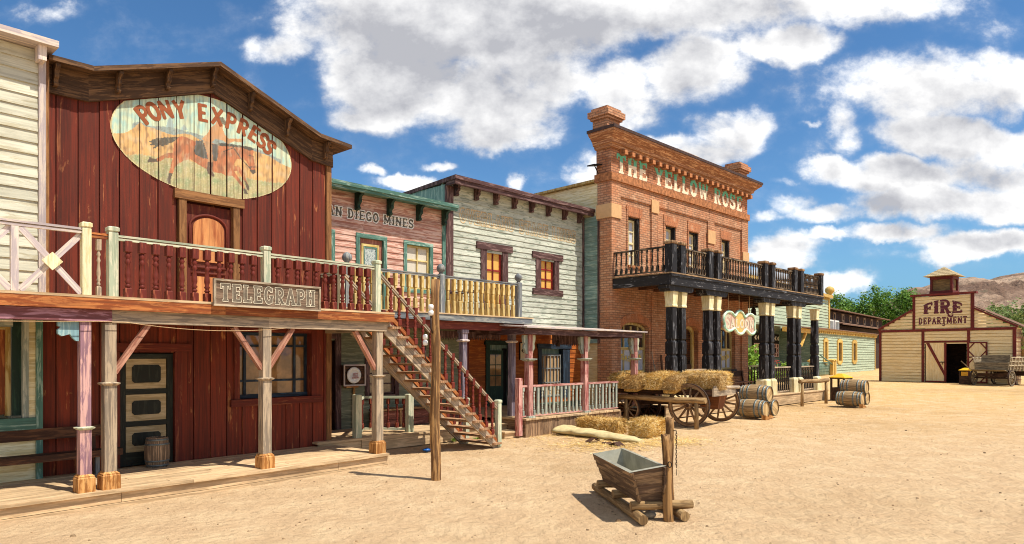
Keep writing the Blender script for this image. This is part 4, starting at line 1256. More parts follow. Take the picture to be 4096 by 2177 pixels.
# ---------------------------------------------------------------- pink building with the mines sign
sdb = thing('mines_building', 'low pink clapboard building with green trim and SAN DIEGO MINES lettering', 'building', O, (-2.3, OV, 0))
SH = [(-2.60, -1.72, 2.85, 5.05), (-1.08, -.20, 3.74, 5.03), (-4.1, -3.3, 3.74, 5.03)]
mb = MB(); clap(mb, -5.03, .31, 2.85, 6.10, OV, .155, .022, SH); mb.build('wall', M['pinkclap'], sdb)
mb = MB(); mb.box(-5.03, .33, OV + .14, OV + .2, .2, 6.1); mb.box(-5.03, .33, 8.0, 8.1, 0, 6.0); mb.box(.28, .33, OV + .21, 7.99, 0, 6.05); mb.build('back_walls', M['pinkclap'], sdb)
mb = MB(); mb.hexa([(-5.1, OV - .5, 6.10), (.42, OV - .5, 6.10), (.42, 8.1, 5.95), (-5.1, 8.1, 5.95), (-5.1, OV - .5, 6.20), (.42, OV - .5, 6.20), (.42, 8.1, 6.03), (-5.1, 8.1, 6.03)]); mb.box(-5.1, .40, OV - .46, OV - .38, 6.03, 6.098)
mb.build('roof', M['teal'], sdb)
for px in (1435, 1563, 1680, 1782):
    uu = O.u(px, OV - .15); mb = MB(); scroll(mb, (uu, OV - .024, 6.095), .32, .44, .085); mb.build('bracket', M['darkgreen'], sdb)
mb = MB(); mb.box(.20, .31, OV - .045, OV + .03, 2.86, 6.09); mb.build('corner_board', M['teal'], sdb)
def flat_trim(par, u0, u1, z0, z1, v, w, mat, sill=True, name='window_trim', d=.045):
    f = MB()
    f.box(u0 - w, u0, v - d, v + .03, z0 if not sill else z0 - w, z1); f.box(u1, u1 + w, v - d, v + .03, z0 if not sill else z0 - w, z1)
    f.box(u0 - w, u1 + w, v - d - .003, v + .03, z1 + .001, z1 + w)
    if sill: f.box(u0 + .001, u1 - .001, v - d, v + .03, z0 - w, z0)
    # reveals
    f.box(u0 - .012, u0 - .002, v + .031, v + .12, z0, z1); f.box(u1 + .002, u1 + .012, v + .031, v + .12, z0, z1); f.box(u0, u1, v + .031, v + .12, z1 + .002, z1 + .012)
    return f.build(name, mat, par)
for a, b in ((-1.04, -.24), (-4.06, -3.34)):
    w_ = sash_window(sdb, a, b, 3.80, 4.98, OV + .05, 2, 3, M['yellowframe'], M['curtain'], .05, .035)
    flat_trim(w_, a, b, 3.79, 4.985, OV, .10, M['teal'])
f = MB(); f.box(-2.52, -1.80, OV + .04, OV + .09, 2.86, 4.98); d_ = f.build('door', wood('pink_door', '9b6152', 'b57f6c', .4, .4), sdb)
flat_trim(d_, -2.52, -1.80, 2.86, 4.985, OV, .11, M['teal'], False, 'door_trim')
f = MB()
for q in ((-2.44, -2.38, 3.3, 4.85), (-1.96, -1.90, 3.3, 4.85), (-2.38, -1.96, 3.3, 3.36), (-2.38, -1.96, 4.79, 4.85)): f.box(q[0], q[1], OV + .015, OV + .039, q[2], q[3])
f.build('glass_frame', M['yellowframe'], d_)
f = MB()
for q in ((-2.38, -2.34, 3.36, 4.79), (-2.0, -1.96, 3.36, 4.79), (-2.34, -2.0, 3.36, 3.40), (-2.34, -2.0, 4.75, 4.79)): f.box(q[0], q[1], OV + .02, OV + .039, q[2], q[3])
f.build('glass_bead', M['teal'], d_)
def etched():
    m, t, b = newmat('etched_glass')
    w = t.noise(t.mapping(t.coord('Object'), (9, 9, 6)), 1.6, 5, .6, 3.5)
    t.l(t.mix(t.ramp(w, .42, .52), C('56686e'), C('b9c2bb')), b.inputs['Base Color']); b.inputs['Roughness'].default_value = .3
    return m
f = MB(); f.quad([(-2.34, OV + .034, 3.4), (-2.0, OV + .034, 3.4), (-2.0, OV + .034, 4.75), (-2.34, OV + .034, 4.75)]); f.build('etched_pane', etched(), d_)
cf = lambda z: clap_front(z, 2.85, 6.10, OV, .155, .022)
mb = MB(); LU0, LW = -3.64, 2.83
text(mb, 'SAN DIEGO MINES', lambda x, z: (LU0 + x, cf(5.43 + z) - .002, 5.43 + z), LW, .24, n=18, spur=True, fat=.9); l_ = mb.build('painted_lettering', M['letter_dark'], sdb)
mb = MB(); text(mb, 'SAN DIEGO MINES', lambda x, z: (LU0 + x, cf(5.43 + z) - .005, 5.43 + z), LW, .24, n=22, spur=True, fat=.9, ring=(.045, .045)); mb.build('painted_outline', M['letter_white'], sdb)
# ground floor, standing forward under the gallery
GV = 2.4
GH = [(-4.22, -3.86, .28, 2.38), (-3.0, -2.14, 1.0, 1.84)]
mb = MB(); clap(mb, -4.95, .22, .28, 2.84, GV, .17, .02, GH); mb.build('porch_wall', M['greenclap'], sdb)
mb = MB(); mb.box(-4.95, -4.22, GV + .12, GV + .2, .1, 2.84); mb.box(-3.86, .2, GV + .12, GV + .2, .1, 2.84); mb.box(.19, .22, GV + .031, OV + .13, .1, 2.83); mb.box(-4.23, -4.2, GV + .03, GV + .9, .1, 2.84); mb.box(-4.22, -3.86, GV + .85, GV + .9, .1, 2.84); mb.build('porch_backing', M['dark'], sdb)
mb = MB(); mb.box(.12, .25, GV - .05, GV - .021, .28, 2.84); mb.box(.223, .26, GV - .02, GV + .12, .28, 2.84); mb.build('corner_board', M['redtrim'], sdb)
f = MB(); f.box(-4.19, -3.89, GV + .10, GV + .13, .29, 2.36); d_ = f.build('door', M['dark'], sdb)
f = MB(); f.box(-4.36, -4.21, GV - .05, GV + .1, .29, 2.5); f.box(-3.87, -3.72, GV - .05, GV + .1, .29, 2.5); f.box(-4.21, -3.87, GV - .05, GV + .1, 2.37, 2.5); f.build('door_trim', M['plum'], d_)
w_ = sash_window(sdb, -2.94, -2.2, 1.05, 1.8, GV + .04, 2, 3, M['plum'], glass('shade_pane', '8a7352', .1), .04, .03)
flat_trim(w_, -2.94, -2.2, 1.04, 1.805, GV, .12, M['plum'])

# ---------------------------------------------------------------- stage line building
ob = thing('stage_building', 'peeling grey clapboard building with plum trim and faded OVERLAND STAGE LINES lettering', 'building', O, (3.4, OV, 0))
OH = [(1.83, 2.70, 3.3, 5.16), (4.30, 5.16, 4.13, 5.14)]
OZ = 2.70
mb = MB(); clap(mb, .60, 6.64, OZ, 6.96, OV, .168, .026, OH, blen=3.6); mb.build('wall', M['overclap'], ob)
mb = MB(); mb.box(.36, 6.64, OV + .14, OV + .2, .1, 6.9); mb.box(.40, 6.6, 9, 9.1, 0, 6.6); mb.box(.34, .40, OV + .031, 9.1, 0, 6.85); mb.build('back_walls', M['overside'], ob)
mb = MB()
mb.box(.335, .60, OV - .05, OV + .03, 2.72, 6.82); mb.build('corner_board', M['plum'], ob)
mb = MB(); mb.box(6.56, 6.64, OV - .06, OV - .028, 2.72, 6.8); mb.build('corner_board', M['plum'], ob)
mb = MB(); mb.hexa([(.30, OV - .48, 6.93), (6.98, OV - .48, 6.93), (6.98, 9.1, 6.63), (.30, 9.1, 6.63), (.30, OV - .48, 7.04), (6.98, OV - .48, 7.04), (6.98, 9.1, 6.75), (.30, 9.1, 6.75)], 0)
mb.box(.33, 6.95, OV - .44, OV - .37, 6.80, 6.925); mb.box(.33, .40, OV - .369, OV - .03, 6.80, 6.92)
mb.build('roof', M['plum'], ob)
for px in (1829, 1910, 1988, 2061, 2130, 2197, 2262, 2322):
    uu = O.u(px, OV - .14); mb = MB(); scroll(mb, (uu, OV - .028, 6.92), .30, .36, .10); mb.build('bracket', M['plum'], ob)
def stage_window(u0, u1, z0, z1):
    w_ = sash_window(ob, u0, u1, z0, z1, OV + .06, 2, 3, M['redframe'], M['yellowblind'], .05, .05, .04)
    f = MB(); um = (u0 + u1) / 2; f.box(um - .012, um + .012, OV + .035, OV + .04, z0, z1); f.build('meeting_gap', M['dark'], w_)
    f = MB()
    f.box(u0 - .24, u0 - .002, OV - .05, OV + .12, z0 + .002, z1); f.box(u1 + .002, u1 + .24, OV - .05, OV + .12, z0 + .002, z1)
    f.box(u0 - .42, u1 + .42, OV - .075, OV + .12, z1 + .002, z1 + .21)
    f.box(u0 - .40, u1 + .42, OV - .075, OV + .12, z0 - .20, z0)
    f.build('window_trim', M['plum'], w_)
stage_window(1.93, 2.60, 3.40, 5.16); stage_window(4.38, 5.05, 4.16, 5.14)
co = lambda z: clap_front(z, OZ, 6.96, OV, .168, .026)
mb = MB(); text(mb, 'OVERLAND STAGE LINES', lambda x, z: (.86 + x, co(5.86 + z) - .003, 5.86 + z), 5.34, .40, n=20, ring=(.012, .040)); mb.build('painted_lettering', M['letter_ochre'], ob)
# ground floor in orange boards
mb = MB(); clap(mb, .30, 6.62, .43, 2.69, OV, .16, .018, [(1.95, 3.05, .4, 2.32), (4.27, 5.85, .55, 2.33)]); mb.build('porch_wall', M['orangewall'], ob)
f = MB(); f.box(2.05, 2.72, OV + .05, OV + .09, .44, 2.14); d_ = f.build('door', M['darkgreen'], ob)
f = MB()
f.box(1.9, 2.049, OV - .05, OV + .1, .44, 2.30); f.box(2.95, 3.08, OV - .05, OV + .1, .44, 2.30); f.box(1.85, 3.12, OV - .07, OV + .1, 2.305, 2.44); f.build('door_trim', M['darkgreen'], d_)
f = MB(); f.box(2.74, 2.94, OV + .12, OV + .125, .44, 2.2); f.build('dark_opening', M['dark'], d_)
f = MB()
for i in range(2):
    for j in range(3): f.quad([(2.15 + i * .25, OV + .044, 1.05 + j * .33), (2.37 + i * .25, OV + .044, 1.05 + j * .33), (2.37 + i * .25, OV + .044, 1.35 + j * .33), (2.15 + i * .25, OV + .044, 1.35 + j * .33)])
f.build('door_panes', M['glass'], d_)
w_ = sash_window(ob, 4.42, 5.48, .62, 2.02, OV + .06, 6, 3, M['greypaint'], curtain('tan_curtain', 'b9976c', 34), .05, .035)
f = MB(); f.box(4.25, 4.41, OV - .05, OV + .12, .55, 2.2); f.box(5.49, 5.85, OV - .05, OV + .12, .55, 2.2); f.box(4.2, 5.92, OV - .07, OV + .12, 2.205, 2.36); f.build('window_trim', M['window_blue'], w_)
# arrow sign on the orange wall
ts = thing('arrow_sign', 'small cream sign with a black arrow pointing left on the orange wall', 'sign', O, (3.55, OV, 1.9))
mb = MB(); mb.box(3.36, 3.80, OV - .05, OV - .022, 1.84, 2.40, 2); mb.build('board', M['letter_black'], ts)
mb = MB(); mb.box(3.39, 3.78, OV - .056, OV - .0505, 1.87, 2.37, 2); mb.build('panel', M['paper'], ts)
mb = MB(); y = OV - .060
mb.quad([(3.45, y, 2.13), (3.74, y, 2.125), (3.74, y, 2.15), (3.45, y, 2.155)]); mb.quad([(3.42, y - .001, 2.14), (3.50, y - .001, 2.22), (3.53, y - .001, 2.20), (3.46, y - .001, 2.14)]); mb.quad([(3.42, y - .002, 2.14), (3.46, y - .002, 2.14), (3.53, y - .002, 2.08), (3.50, y - .002, 2.06)])
mb.build('arrow', M['letter_black'], ts)
mb = MB(); text(mb, 'TO', lambda x, z: (3.44 + x, OV - .059, 2.23 + z), .16, .1, n=14); mb.build('lettering', M['letter_red'], ts)
# green boarded return up to the brick building
# ---------------------------------------------------------------- the gallery over both fronts
gal = thing('gallery', 'timber balcony with mustard balusters and ball topped grey newels above the stage office porch', 'balcony', O, (-1.5, .7, .2))
G0, G1, BV, BZ = -4.80, .80, .62, 2.95
mb = MB(); mb.box(G0, G1, .52, .56, 2.79, 2.93, 0); mb.box(.76, G1, .561, OV - .05, 2.79, 2.93); mb.build('fascia', M['greypaint'], gal)
mb = MB()
for k in range(16):
    v = .50 + k * .18
    mb.box(G0, G1 + .02, v, v + .172, 2.932, 2.958, 0)
mb.build('floor', M['deck'], gal)
mb = MB(); mb.box(G0, .62, .66, .80, 2.60, 2.788, 0); mb.box(.50, .62, .801, OV - .06, 2.62, 2.788); mb.build('beam', M['rosepaint'] if False else wood('red_beam', '7c3a30', '95513f', .4, .4), gal)
for px in (1852, 2047):
    uu = O.u(px, .75); mb = MB()
    mb.lathe([(.10, .24), (.10, .33), (.078, .35), (.078, .95), (.07, .97), (.07, 2.30), (.078, 2.31)], (uu, .75, 0), sq=True); mb.lathe([(.078, 2.37), (.078, 2.50), (.10, 2.53), (.10, 2.598)], (uu, .75, 0), sq=True)
    p_ = mb.build('post', M['lavender'], gal)
    mb = MB(); mb.lathe([(.078, 2.305), (.115, 2.33), (.115, 2.355), (.078, 2.37)], (uu, .75, 0), sq=True); mb.build('collar', M['whitegrey'], p_)
nw = [O.u(1764, BV), O.u(2074, BV), O.u(1388, BV)]
for uu in nw:
    mb = MB(); mb.lathe([(.065, BZ + .01), (.065, 3.83), (.05, 3.85)], (uu, BV, 0), sq=True); mb.lathe([(.05, 3.85), (.045, 3.88), (.09, 3.92), (.105, 3.97), (.09, 4.03), (.05, 4.07), (.01, 4.085)], (uu, BV, 0), n=8); mb.build('newel', M['greypaint'], gal)
mb = MB(); rail2(mb, (G0, BV, 3.81), (nw[1], BV, 3.81), .075); mb.build('handrail', M['greypaint'], gal)
mb = MB(); rail2(mb, (nw[1], BV + .05, 3.75), (nw[1], OV - .03, 3.75), .07); mb.build('side_handrail', M['plum'], gal)
ps = [(O.u(p, BV), BV, BZ + .01) for p in (1581, 1609, 1635, 1661, 1687, 1712, 1736, 1791, 1815, 1838, 1861, 1883, 1905, 1927, 1949, 1970, 1991, 2011, 2031, 2051)]
u = ps[0][0] - .2
while u > G0 + .1: ps.append((u, BV, BZ + .01)); u -= .2
bl = balusters(ps, .80, .076, M['mustard'], gal, 'chunky')
rep(bl[0], [(nw[1], BV + .2 + i * .2, BZ - .03) for i in range(13)])
mb = MB(); n = 26
zz = [(-4.8, 2.6)]; 
for i in range(n): zz += [(-1.5 + i * .085, 2.47), (-1.4575 + i * .085, 2.38)]
zz += [(-1.5 + n * .085, 2.47), (-1.5 + n * .085, 2.6), (-1.5, 2.6)]
mb.prism(zz[1:], 1.60, 1.625); mb.build('sawtooth_valance', M['plum'], gal)

# ---------------------------------------------------------------- canopy porch of the stage office, on its own platform
po = thing('porch', 'plank roofed porch on red posts with a sage picket railing at the stage office', 'porch', O, (2.4, .1, 0))
PZ = .44
mb = MB()
for k in range(38):
    a = -.02 + k * .105
    mb.box(a, a + .1, -.03, .0, -.05, PZ - .05, 2)
mb.box(-.05, -.021, -.03, 1.2, -.05, PZ - .05)
mb.build('skirt', wood('skirt_planks', '7c6048', '9c7d5e', .5, .5, vary=.5), po)
mb = MB()
for k in range(24): 
    mb.box(-.08 + k * .165, .08 + k * .165, -.07 + random.uniform(-.015, .01), OV - .03, PZ - .045, PZ + random.uniform(-.002, .002), 1)
mb.build('deck', M['deck'], po)
mb = MB()
for k, (v0, v1) in enumerate(((-.28, .5), (.5, 1.3), (1.3, 2.1), (2.1, 2.9), (2.9, OV - .03))):
    z0 = 2.655 + .075 * (v0 + .28); z1 = 2.655 + .075 * (v1 + .30)
    mb.hexa([(-.26, v0, z0), (4.95, v0, z0), (4.95, v1 + .02, z1), (-.26, v1 + .02, z1), (-.26, v0, z0 + .035), (4.95, v0, z0 + .035), (4.95, v1 + .02, z1 + .03), (-.26, v1 + .02, z1 + .03)], 0)
mb.build('roof', M['whitegrey'], po)
mb = MB(); mb.box(-.2, 4.86, -.16, -.11, 2.50, 2.648, 0); mb.box(4.82, 4.86, -.109, 3.3, 2.50, 2.66); mb.box(-.2, -.16, -.109, 3.3, 2.50, 2.66); mb.build('fascia', M['plum'], po)
mb = MB()
zz = []
for i in range(16): zz += [(3.2 + i * .1, 2.36), (3.25 + i * .1, 2.28)]
zz += [(4.8, 2.36), (4.8, 2.6), (3.2, 2.6)]
mb.prism(zz, 1.9, 1.92); mb.build('sawtooth_valance', M['plum'], po)
ppu = [O.u(2115, .08), O.u(2338, .08), O.u(2537, .08)]
for uu in ppu:
    mb = MB(); mb.lathe([(.078, PZ + .05), (.078, 1.84)], (uu, .08, 0), sq=True); mb.lathe([(.07, 1.91), (.07, 2.50)], (uu, .08, 0), sq=True)
    p_ = mb.build('post', M['rosepaint'], po)
    mb = MB(); mb.lathe([(.12, PZ), (.12, PZ + .05)], (uu, .08, 0), sq=True); mb.build('post_base', M['sage'], p_)
    mb = MB(); mb.lathe([(.078, 1.84), (.15, 1.885), (.15, 1.905), (.07, 1.91)], (uu, .08, 0), sq=True); mb.build('collar', M['sage'], p_)
    for sgn in (-1, 1):
        mb = MB(); q = [(0, 2.49), (.14, 2.49), (.15, 2.43), (.13, 2.33), (.10, 2.27), (.12, 2.23), (.125, 2.17), (.07, 2.10), (.05, 2.04), (0, 2.02)]
        mb.prism([(uu + sgn * (.072 + a), b) for a, b in q], .05, .11); mb.build('scroll_bracket', M['palegreen'] if sgn > 0 else M['sage'], p_)
        if sgn > 0:
            mb = MB(); mb.prism([(.08 + .072 + a, b) for a, b in q], uu - .03, uu + .03, 'yz'); mb.build('scroll_bracket', M['sage'], p_)
mb = MB(); eu = -.18
mb.lathe([(.065, .02), (.065, 1.42), (.05, 1.43)], (eu, .08, 0), sq=True); mb.build('end_post', M['rosepaint'], po)
mb = MB(); rail_end = 3.94
for a, b in ((eu + .066, ppu[0] - .079), (ppu[0] + .079, ppu[1] - .079), (ppu[1] + .079, rail_end)): mb.box(a, b, .045, .115, 1.20, 1.25, 0)
mb.build('handrail', M['rosepaint'], po)
mb = MB(); mb.box(eu + .066, ppu[0] - .12, .055, .105, PZ + .03, PZ + .06); mb.box(ppu[0] + .121, ppu[1] - .121, .055, .105, PZ + .03, PZ + .06); mb.box(ppu[1] + .121, rail_end, .055, .105, PZ + .03, PZ + .06); mb.build('bottom_rail', M['rosepaint'], po)
tp = [228, 338, 420, 495, 573, 648, 725, 797, 885, 920, 990, 1055, 1125]; fp = [312, 378, 457, 534, 608, 686, 760, 955, 1020, 1088, 1155]
balusters([(O.u(2000 + x / 2.488, .08), .08, PZ + .06) for x in tp], .74, .06, M['sage'], po)
balusters([(O.u(2000 + x / 2.488, .08), .08, PZ + .06) for x in fp], .74, .075, M['sage'], po, 'flat', 'picket')
# small bell under the canopy
bl_ = thing('hanging_lantern', 'small rusty bell shaped lantern hanging under the porch roof', 'lantern', O, (O.u(2232, 1.2), 1.2, 2.25))
mb = MB(); uu = O.u(2232, 1.2); mb.lathe([(.055, 2.24), (.05, 2.30), (.045, 2.40), (.02, 2.43)], (uu, 1.2, 0), n=8); mb.build('body', M['rust'], bl_)
mb = MB(); mb.tube([(uu, 1.2, 2.43), (uu, 1.2, 2.72)], .008, 6); mb.tube([(uu - .04, 1.2, 2.44), (uu, 1.2, 2.53), (uu + .04, 1.2, 2.44)], .006, 5); mb.build('hanger', M['iron'], bl_)

# ---------------------------------------------------------------- low deck in front of the mines office
def low_deck():
    mb = MB(); ZD = .285
    for k in range(12):
        mb.box(-5.35 if k < 4 else -4.9, .20, .58 + k * .152, .58 + k * .152 + .146, ZD - .04, ZD + random.uniform(-.003, .003), 0)
    o = mb.build('plank_deck', M['deck']); tag(o, 'low plank deck in front of the mines office', None, None, 'structure'); o.location = O.w(0, 0, 0); o.rotation_euler = (0, 0, O.rz)
    mb = MB(); mb.box(-5.3, -4.32, .62, .66, .0, ZD - .041); mb.box(-4.318, -1.6, .60, .64, .0, ZD - .041); mb.box(-1.598, .18, .62, .66, .0, ZD - .041)
    o = mb.build('plank_kerb', M['deck']); tag(o, 'front plank of the low deck', None, None, 'structure'); o.location = O.w(0, 0, 0); o.rotation_euler = (0, 0, O.rz)
low_deck()
for i, (u0, u1, v0, v1, z, lab) in enumerate(((-.62, .05, .12, .56, .14, 'single plank step below the lavender posts'), (-1.05, -.65, .25, .58, .10, 'rough low timber step beside the stair foot'))):
    t_ = thing('step', lab, 'step', O, (u0, v0, 0))
    mb = MB(); mb.box(u0, u1, v0, v1, z - .035, z); mb.build('tread', M['deck'], t_)
    mb = MB(); mb.box(u0 + .03, u1 - .03, v0 + .04, v1 - .01, -.02, z - .036); mb.build('riser', M['deck'], t_)
# corner railing on that deck
rl = thing('corner_railing', 'pale green railing with red balusters around the deck corner behind the veranda post', 'railing', O, (-4.3, .72, .285))
cu = O.u(1435, .72); c2 = O.u(1637, .80)
cu = -4.36
for (uu, vv, zt) in ((cu, .72, 1.17), (c2, .80, 1.12)):
    mb = MB(); mb.lathe([(.07, .285), (.07, zt), (.05, zt + .01)], (uu, vv, 0), sq=True); mb.build('newel', M['palegreen'], rl)
kv = 1.65; ku = -3.78
mb = MB(); mb.bar((cu + .05, .76, 1.06), (cu + .65, 1.5, 1.06), .09, .05); mb.build('handrail', M['palegreen'], rl)
mb = MB(); mb.bar((cu + .72, 1.5, 1.06), (c2 - .07, .85, 1.06), .09, .05); mb.bar((cu + .7, 1.5, .36), (c2 - .07, .85, .36), .05, .05); mb.bar((cu + .05, .76, .36), (cu + .65, 1.5, .36), .05, .05); mb.build('handrail', M['palegreen'], rl)
pp = [(cu + .05 + .6 * t_, .76 + .74 * t_, .385) for t_ in (.18, .36, .54, .72, .9)] + [(cu + .7 + (c2 - cu - .75) * t_, 1.5 - .65 * t_, .385) for t_ in (.15, .36, .57, .78, .95)]
balusters(pp, .65, .06, M['balred'], rl)
# box with the round plate
bx = thing('display_box', 'white framed display box holding a round white plate on the grey green wall', 'box', O, (-3.43, GV, 1.28))
b0, b1, y = O.u(1373, 2.22), O.u(1462, 2.22), 2.21
mb = MB(); mb.box(b0 + .02, b1 - .02, y + .02, GV - .03, 1.30, 1.76); mb.build('case', M['wagondark'], bx)
mb = MB(); fw = .035
for q in ((b0, b0 + fw, 1.28, 1.78), (b1 - fw, b1, 1.28, 1.78), (b0 + fw, b1 - fw, 1.28, 1.28 + fw), (b0 + fw, b1 - fw, 1.78 - fw, 1.78)): mb.box(q[0], q[1], y - .015, y + .019, q[2], q[3])
mb.build('frame', M['whitegrey'], bx)
bm_ = (b0 + b1) / 2 - .035
mb = MB(); mb.lathe([(.0, -.03), (.12, -.028), (.135, -.035), (.185, -.045), (.19, -.03), (.17, 0)], (bm_, y + .01, 1.53), n=28, axis='y'); mb.build('plate', M['white'], bx)
mb = MB()
for k, (w_, t_) in enumerate((('GRANDE', .13), ('VASO', .12), ('DE MEDINO', .18))): text(mb, w_, lambda x, z, k=k, t_=t_: (bm_ - t_ / 2 + .03 + x, y - .042, 1.545 - k * .045 + z), t_, .036, n=10)
mb.build('lettering', M['letter_red'], bx)
mb = MB(); mb.tube([(b0 + .36, GV - .06, 1.28), (b0 + .36, GV - .06, .29)], .03, 8); mb.box(b0 + .1, b0 + .42, y + .03, GV - .03, 1.24, 1.275); mb.build('pipe', M['base'], bx)
# long box bench under the stair
be = thing('box_bench', 'long dark box bench of worn planks under the staircase', 'bench', O, (-1.9, 2.1, .285))
mb = MB(); mb.box(-3.0, -.1, 1.86, 2.3, .68, .72, 0); mb.build('seat', M['wagon'], be)
mb = MB()
for q in ((.30, .46), (.47, .66)): mb.box(-2.98, -.12, 1.92, 1.95, q[0], q[1], 0)
mb.box(-2.98, -2.95, 1.951, 2.3, .29, .679); mb.box(-.15, -.12, 1.951, 2.3, .29, .679); mb.build('front_panel', wood('bench_planks', '6e4038', '946357', .4, .5), be)
mb = MB()
for uu in (-2.4, -1.5, -.7): mb.box(uu, uu + .06, 1.895, 1.919, .29, .679)
mb.build('batten', M['wagon'], be)
# ---------------------------------------------------------------- brick saloon
Y = Fr(5.0, 21.5, .995, 1.0)
YV, YD = 2.33, 2.89
ysal = thing('brick_building', 'red brick two storey building with THE YELLOW ROSE painted under its cornice', 'building', Y, (4.96, YV, 0))
UW = [(1.02, 1.72, 5.15, 6.86), (3.42, 4.12, 5.15, 6.86), (5.10, 5.80, 5.15, 6.86), (7.70, 8.40, 5.15, 6.86)]
LW = [(.58, 2.30, 1.38, 3.0), (7.15, 8.92, 1.38, 3.0)]
DR = (4.70, 5.80, .44, 3.0)
def wall_grid(mb, u0, u1, z0, z1, holes, vf, vb):
    us = sorted({u0, u1} | {h for q in holes for h in q[:2]}); zs = sorted({z0, z1} | {h for q in holes for h in q[2:]})
    for i, (a, b) in enumerate(zip(us, us[1:])):
        run = None
        for c, d in zip(zs, zs[1:]):
            hole = any(q[0] < (a + b) / 2 < q[1] and q[2] < (c + d) / 2 < q[3] for q in holes)
            if hole:
                if run: mb.box(a, b, vf, vb, run[0], run[1]); run = None
            else: run = (run[0], d) if run else (c, d)
        if run: mb.box(a, b, vf, vb, run[0], run[1])
AR = .16
mb = MB(); wall_grid(mb, 0, 9.92, 0, 9.0, UW + [(a, b, c, d + AR) for a, b, c, d in LW] + [(DR[0], DR[1], DR[2], DR[3] + AR)], YV, YD)
for a, b, c, d in LW + [DR]:   # segmental heads
    um = (a + b) / 2; h = (b - a) / 2
    pts = [(um + h * math.cos(R_(t_)), d - .12 + (AR + .115) * math.sin(R_(t_))) for t_ in range(0, 181, 12)]
    pts = [(x, max(z, d - .1)) for x, z in pts]
    mb.prism([(a + .001, d + AR - .001), (a + .001, d - .1)] + pts[::-1][1:-1] + [(b - .001, d - .1), (b - .001, d + AR - .001)], YV + .002, YD - .002)
wl = mb.build('wall', M['brick'], ysal)
mb = MB()   # raised piers and panels
rv = YV - .055
for q in ((-.05, .46, 0, 7.915), (9.40, 9.97, 0, 7.915)): mb.box(q[0], q[1], rv - .02, YV - .001, q[2], q[3])
mb.box(-.05, -.001, YV, YD - .03, 0, 7.915); mb.box(9.921, 9.97, YV, YD - .03, 0, 7.915)
for q in ((2.40, 2.80, 4.7, 7.44), (6.48, 7.0, 4.7, 7.44)): mb.box(q[0], q[1], rv, YV - .001, q[2], q[3])
mb.box(.461, 9.399, rv, YV - .001, 7.445, 7.915)
for a in (2.42, 6.62): mb.box(a, a + .16, rv + .01, YV - .001, .44, 4.2)
for a, b in ((.95, 1.0), (3.3, 3.36), (5.0, 5.05), (7.6, 7.65)): mb.box(a - .04, a, rv + .02, YV - .001, 5.1, 7.25)
mb.build('piers', M['brick'], ysal)
for a, b, c, d in UW:
    mb = MB(); mb.prism([(a - .06, d + .004), (b + .06, d + .004), (b + .16, d + .34), (a - .16, d + .34)], YV - .03, YV + .1); mb.build('flat_arch', M['brickarch'], ysal)
for a, b, c, d in LW + [DR]:
    um = (a + b) / 2; h = (b - a) / 2; n = 12; mb = MB()
    inn = [(um + (h) * math.cos(R_(180 - 180 * i / n)), d - .115 + (AR + .115) * math.sin(R_(180 * i / n))) for i in range(n + 1)]
    ot = [(um + (h + .2) * math.cos(R_(180 * i / n)), d - .06 + (AR + .36) * math.sin(R_(180 * i / n))) for i in range(n + 1)]
    mb.prism(inn + ot, YV - .028, YV + .001); mb.build('arch', M['brickarch'], ysal)
mb = MB(); mb.box(-.12, 10.02, YV - .13, YD + .05, 7.92, 8.18)
mb.box(-.10, 10.0, YV - .05, YD - .001, 7.881 + .037, 7.919); mb.build('belt_course', M['stone'], ysal)
mb = MB(); mb.box(-.04, 9.96, YV - .04, YD + .02, 8.181, 9.02); fr_ = mb.build('frieze', brick('frieze_brick', 'b98462', '9c6444', '86624e', .24, .085), ysal)
mb = MB(); mb.box(0, .17, YV - .28, YV - .041, 8.86, 9.015)
dn = mb.build('dentil', M['stone'], ysal, at=(.45, 0, 0)); rep(dn, [(.45 + .425 * i, 0, 0) for i in range(1, 23)])
mb = MB()
cp = [(0, 9.02), (-.10, 9.03), (-.14, 9.12), (-.20, 9.14), (-.23, 9.24), (-.36, 9.36), (-.46, 9.44), (-.47, 9.50), (0, 9.50)]
# swept round the left corner, along the front and the right corner
path = [(-.04, YD + .02), (-.04, YV - .04), (9.96, YV - .04), (9.96, YD + .02)]
nrm = [(-1, 0), (-1, -1), (1, -1), (1, 0)]
rings = [[(p[0] - d * n_[0], p[1] - d * n_[1], z) for d, z in cp] for p, n_ in zip(path, nrm)]
for i in range(len(rings)):
    rings[i] = [(path[i][0] + (-d) * nrm[i][0], path[i][1] + (-d) * nrm[i][1], z) for d, z in cp]
mb.rings(rings, cap=True, sm=False); mb.build('cornice', M['cornice'], ysal)
mb = MB(); mb.box(-.54, 10.46, YV - .54, YD + .05, 9.502, 9.60); mb.build('cornice_cap', M['darkroof'], ysal)
mb = MB(); mb.box(3.4, 4.9, YV - .53, YV + .1, 9.602, 9.625); mb.build('flashing', M['whitegrey'], ysal)
for a in (-.18, 9.32):
    mb = MB()
    for q in ((0, .72, 9.602, 10.02), (-.07, .79, 10.021, 10.10), (-.14, .86, 10.101, 10.30), (-.04, .76, 10.301, 10.42)): mb.box(a + q[0], a + q[1], YV + .02 + q[0], YV + .02 + q[1] * .85, q[2], q[3])
    mb.build('chimney', M['brick'], ysal)
for q in ((-.11, .46, YV - .115, YD - .02, 6.66, 7.13), (2.36, 2.84, YV - .09, YV - .06, 7.18, 7.64), (6.44, 7.04, YV - .09, YV - .06, 6.54, 7.07), (9.42, 9.99, YV - .115, YV - .08, 6.05, 6.5)):
    mb = MB(); mb.box(*q); mb.build('plaster_patch', M['plaster'], ysal)
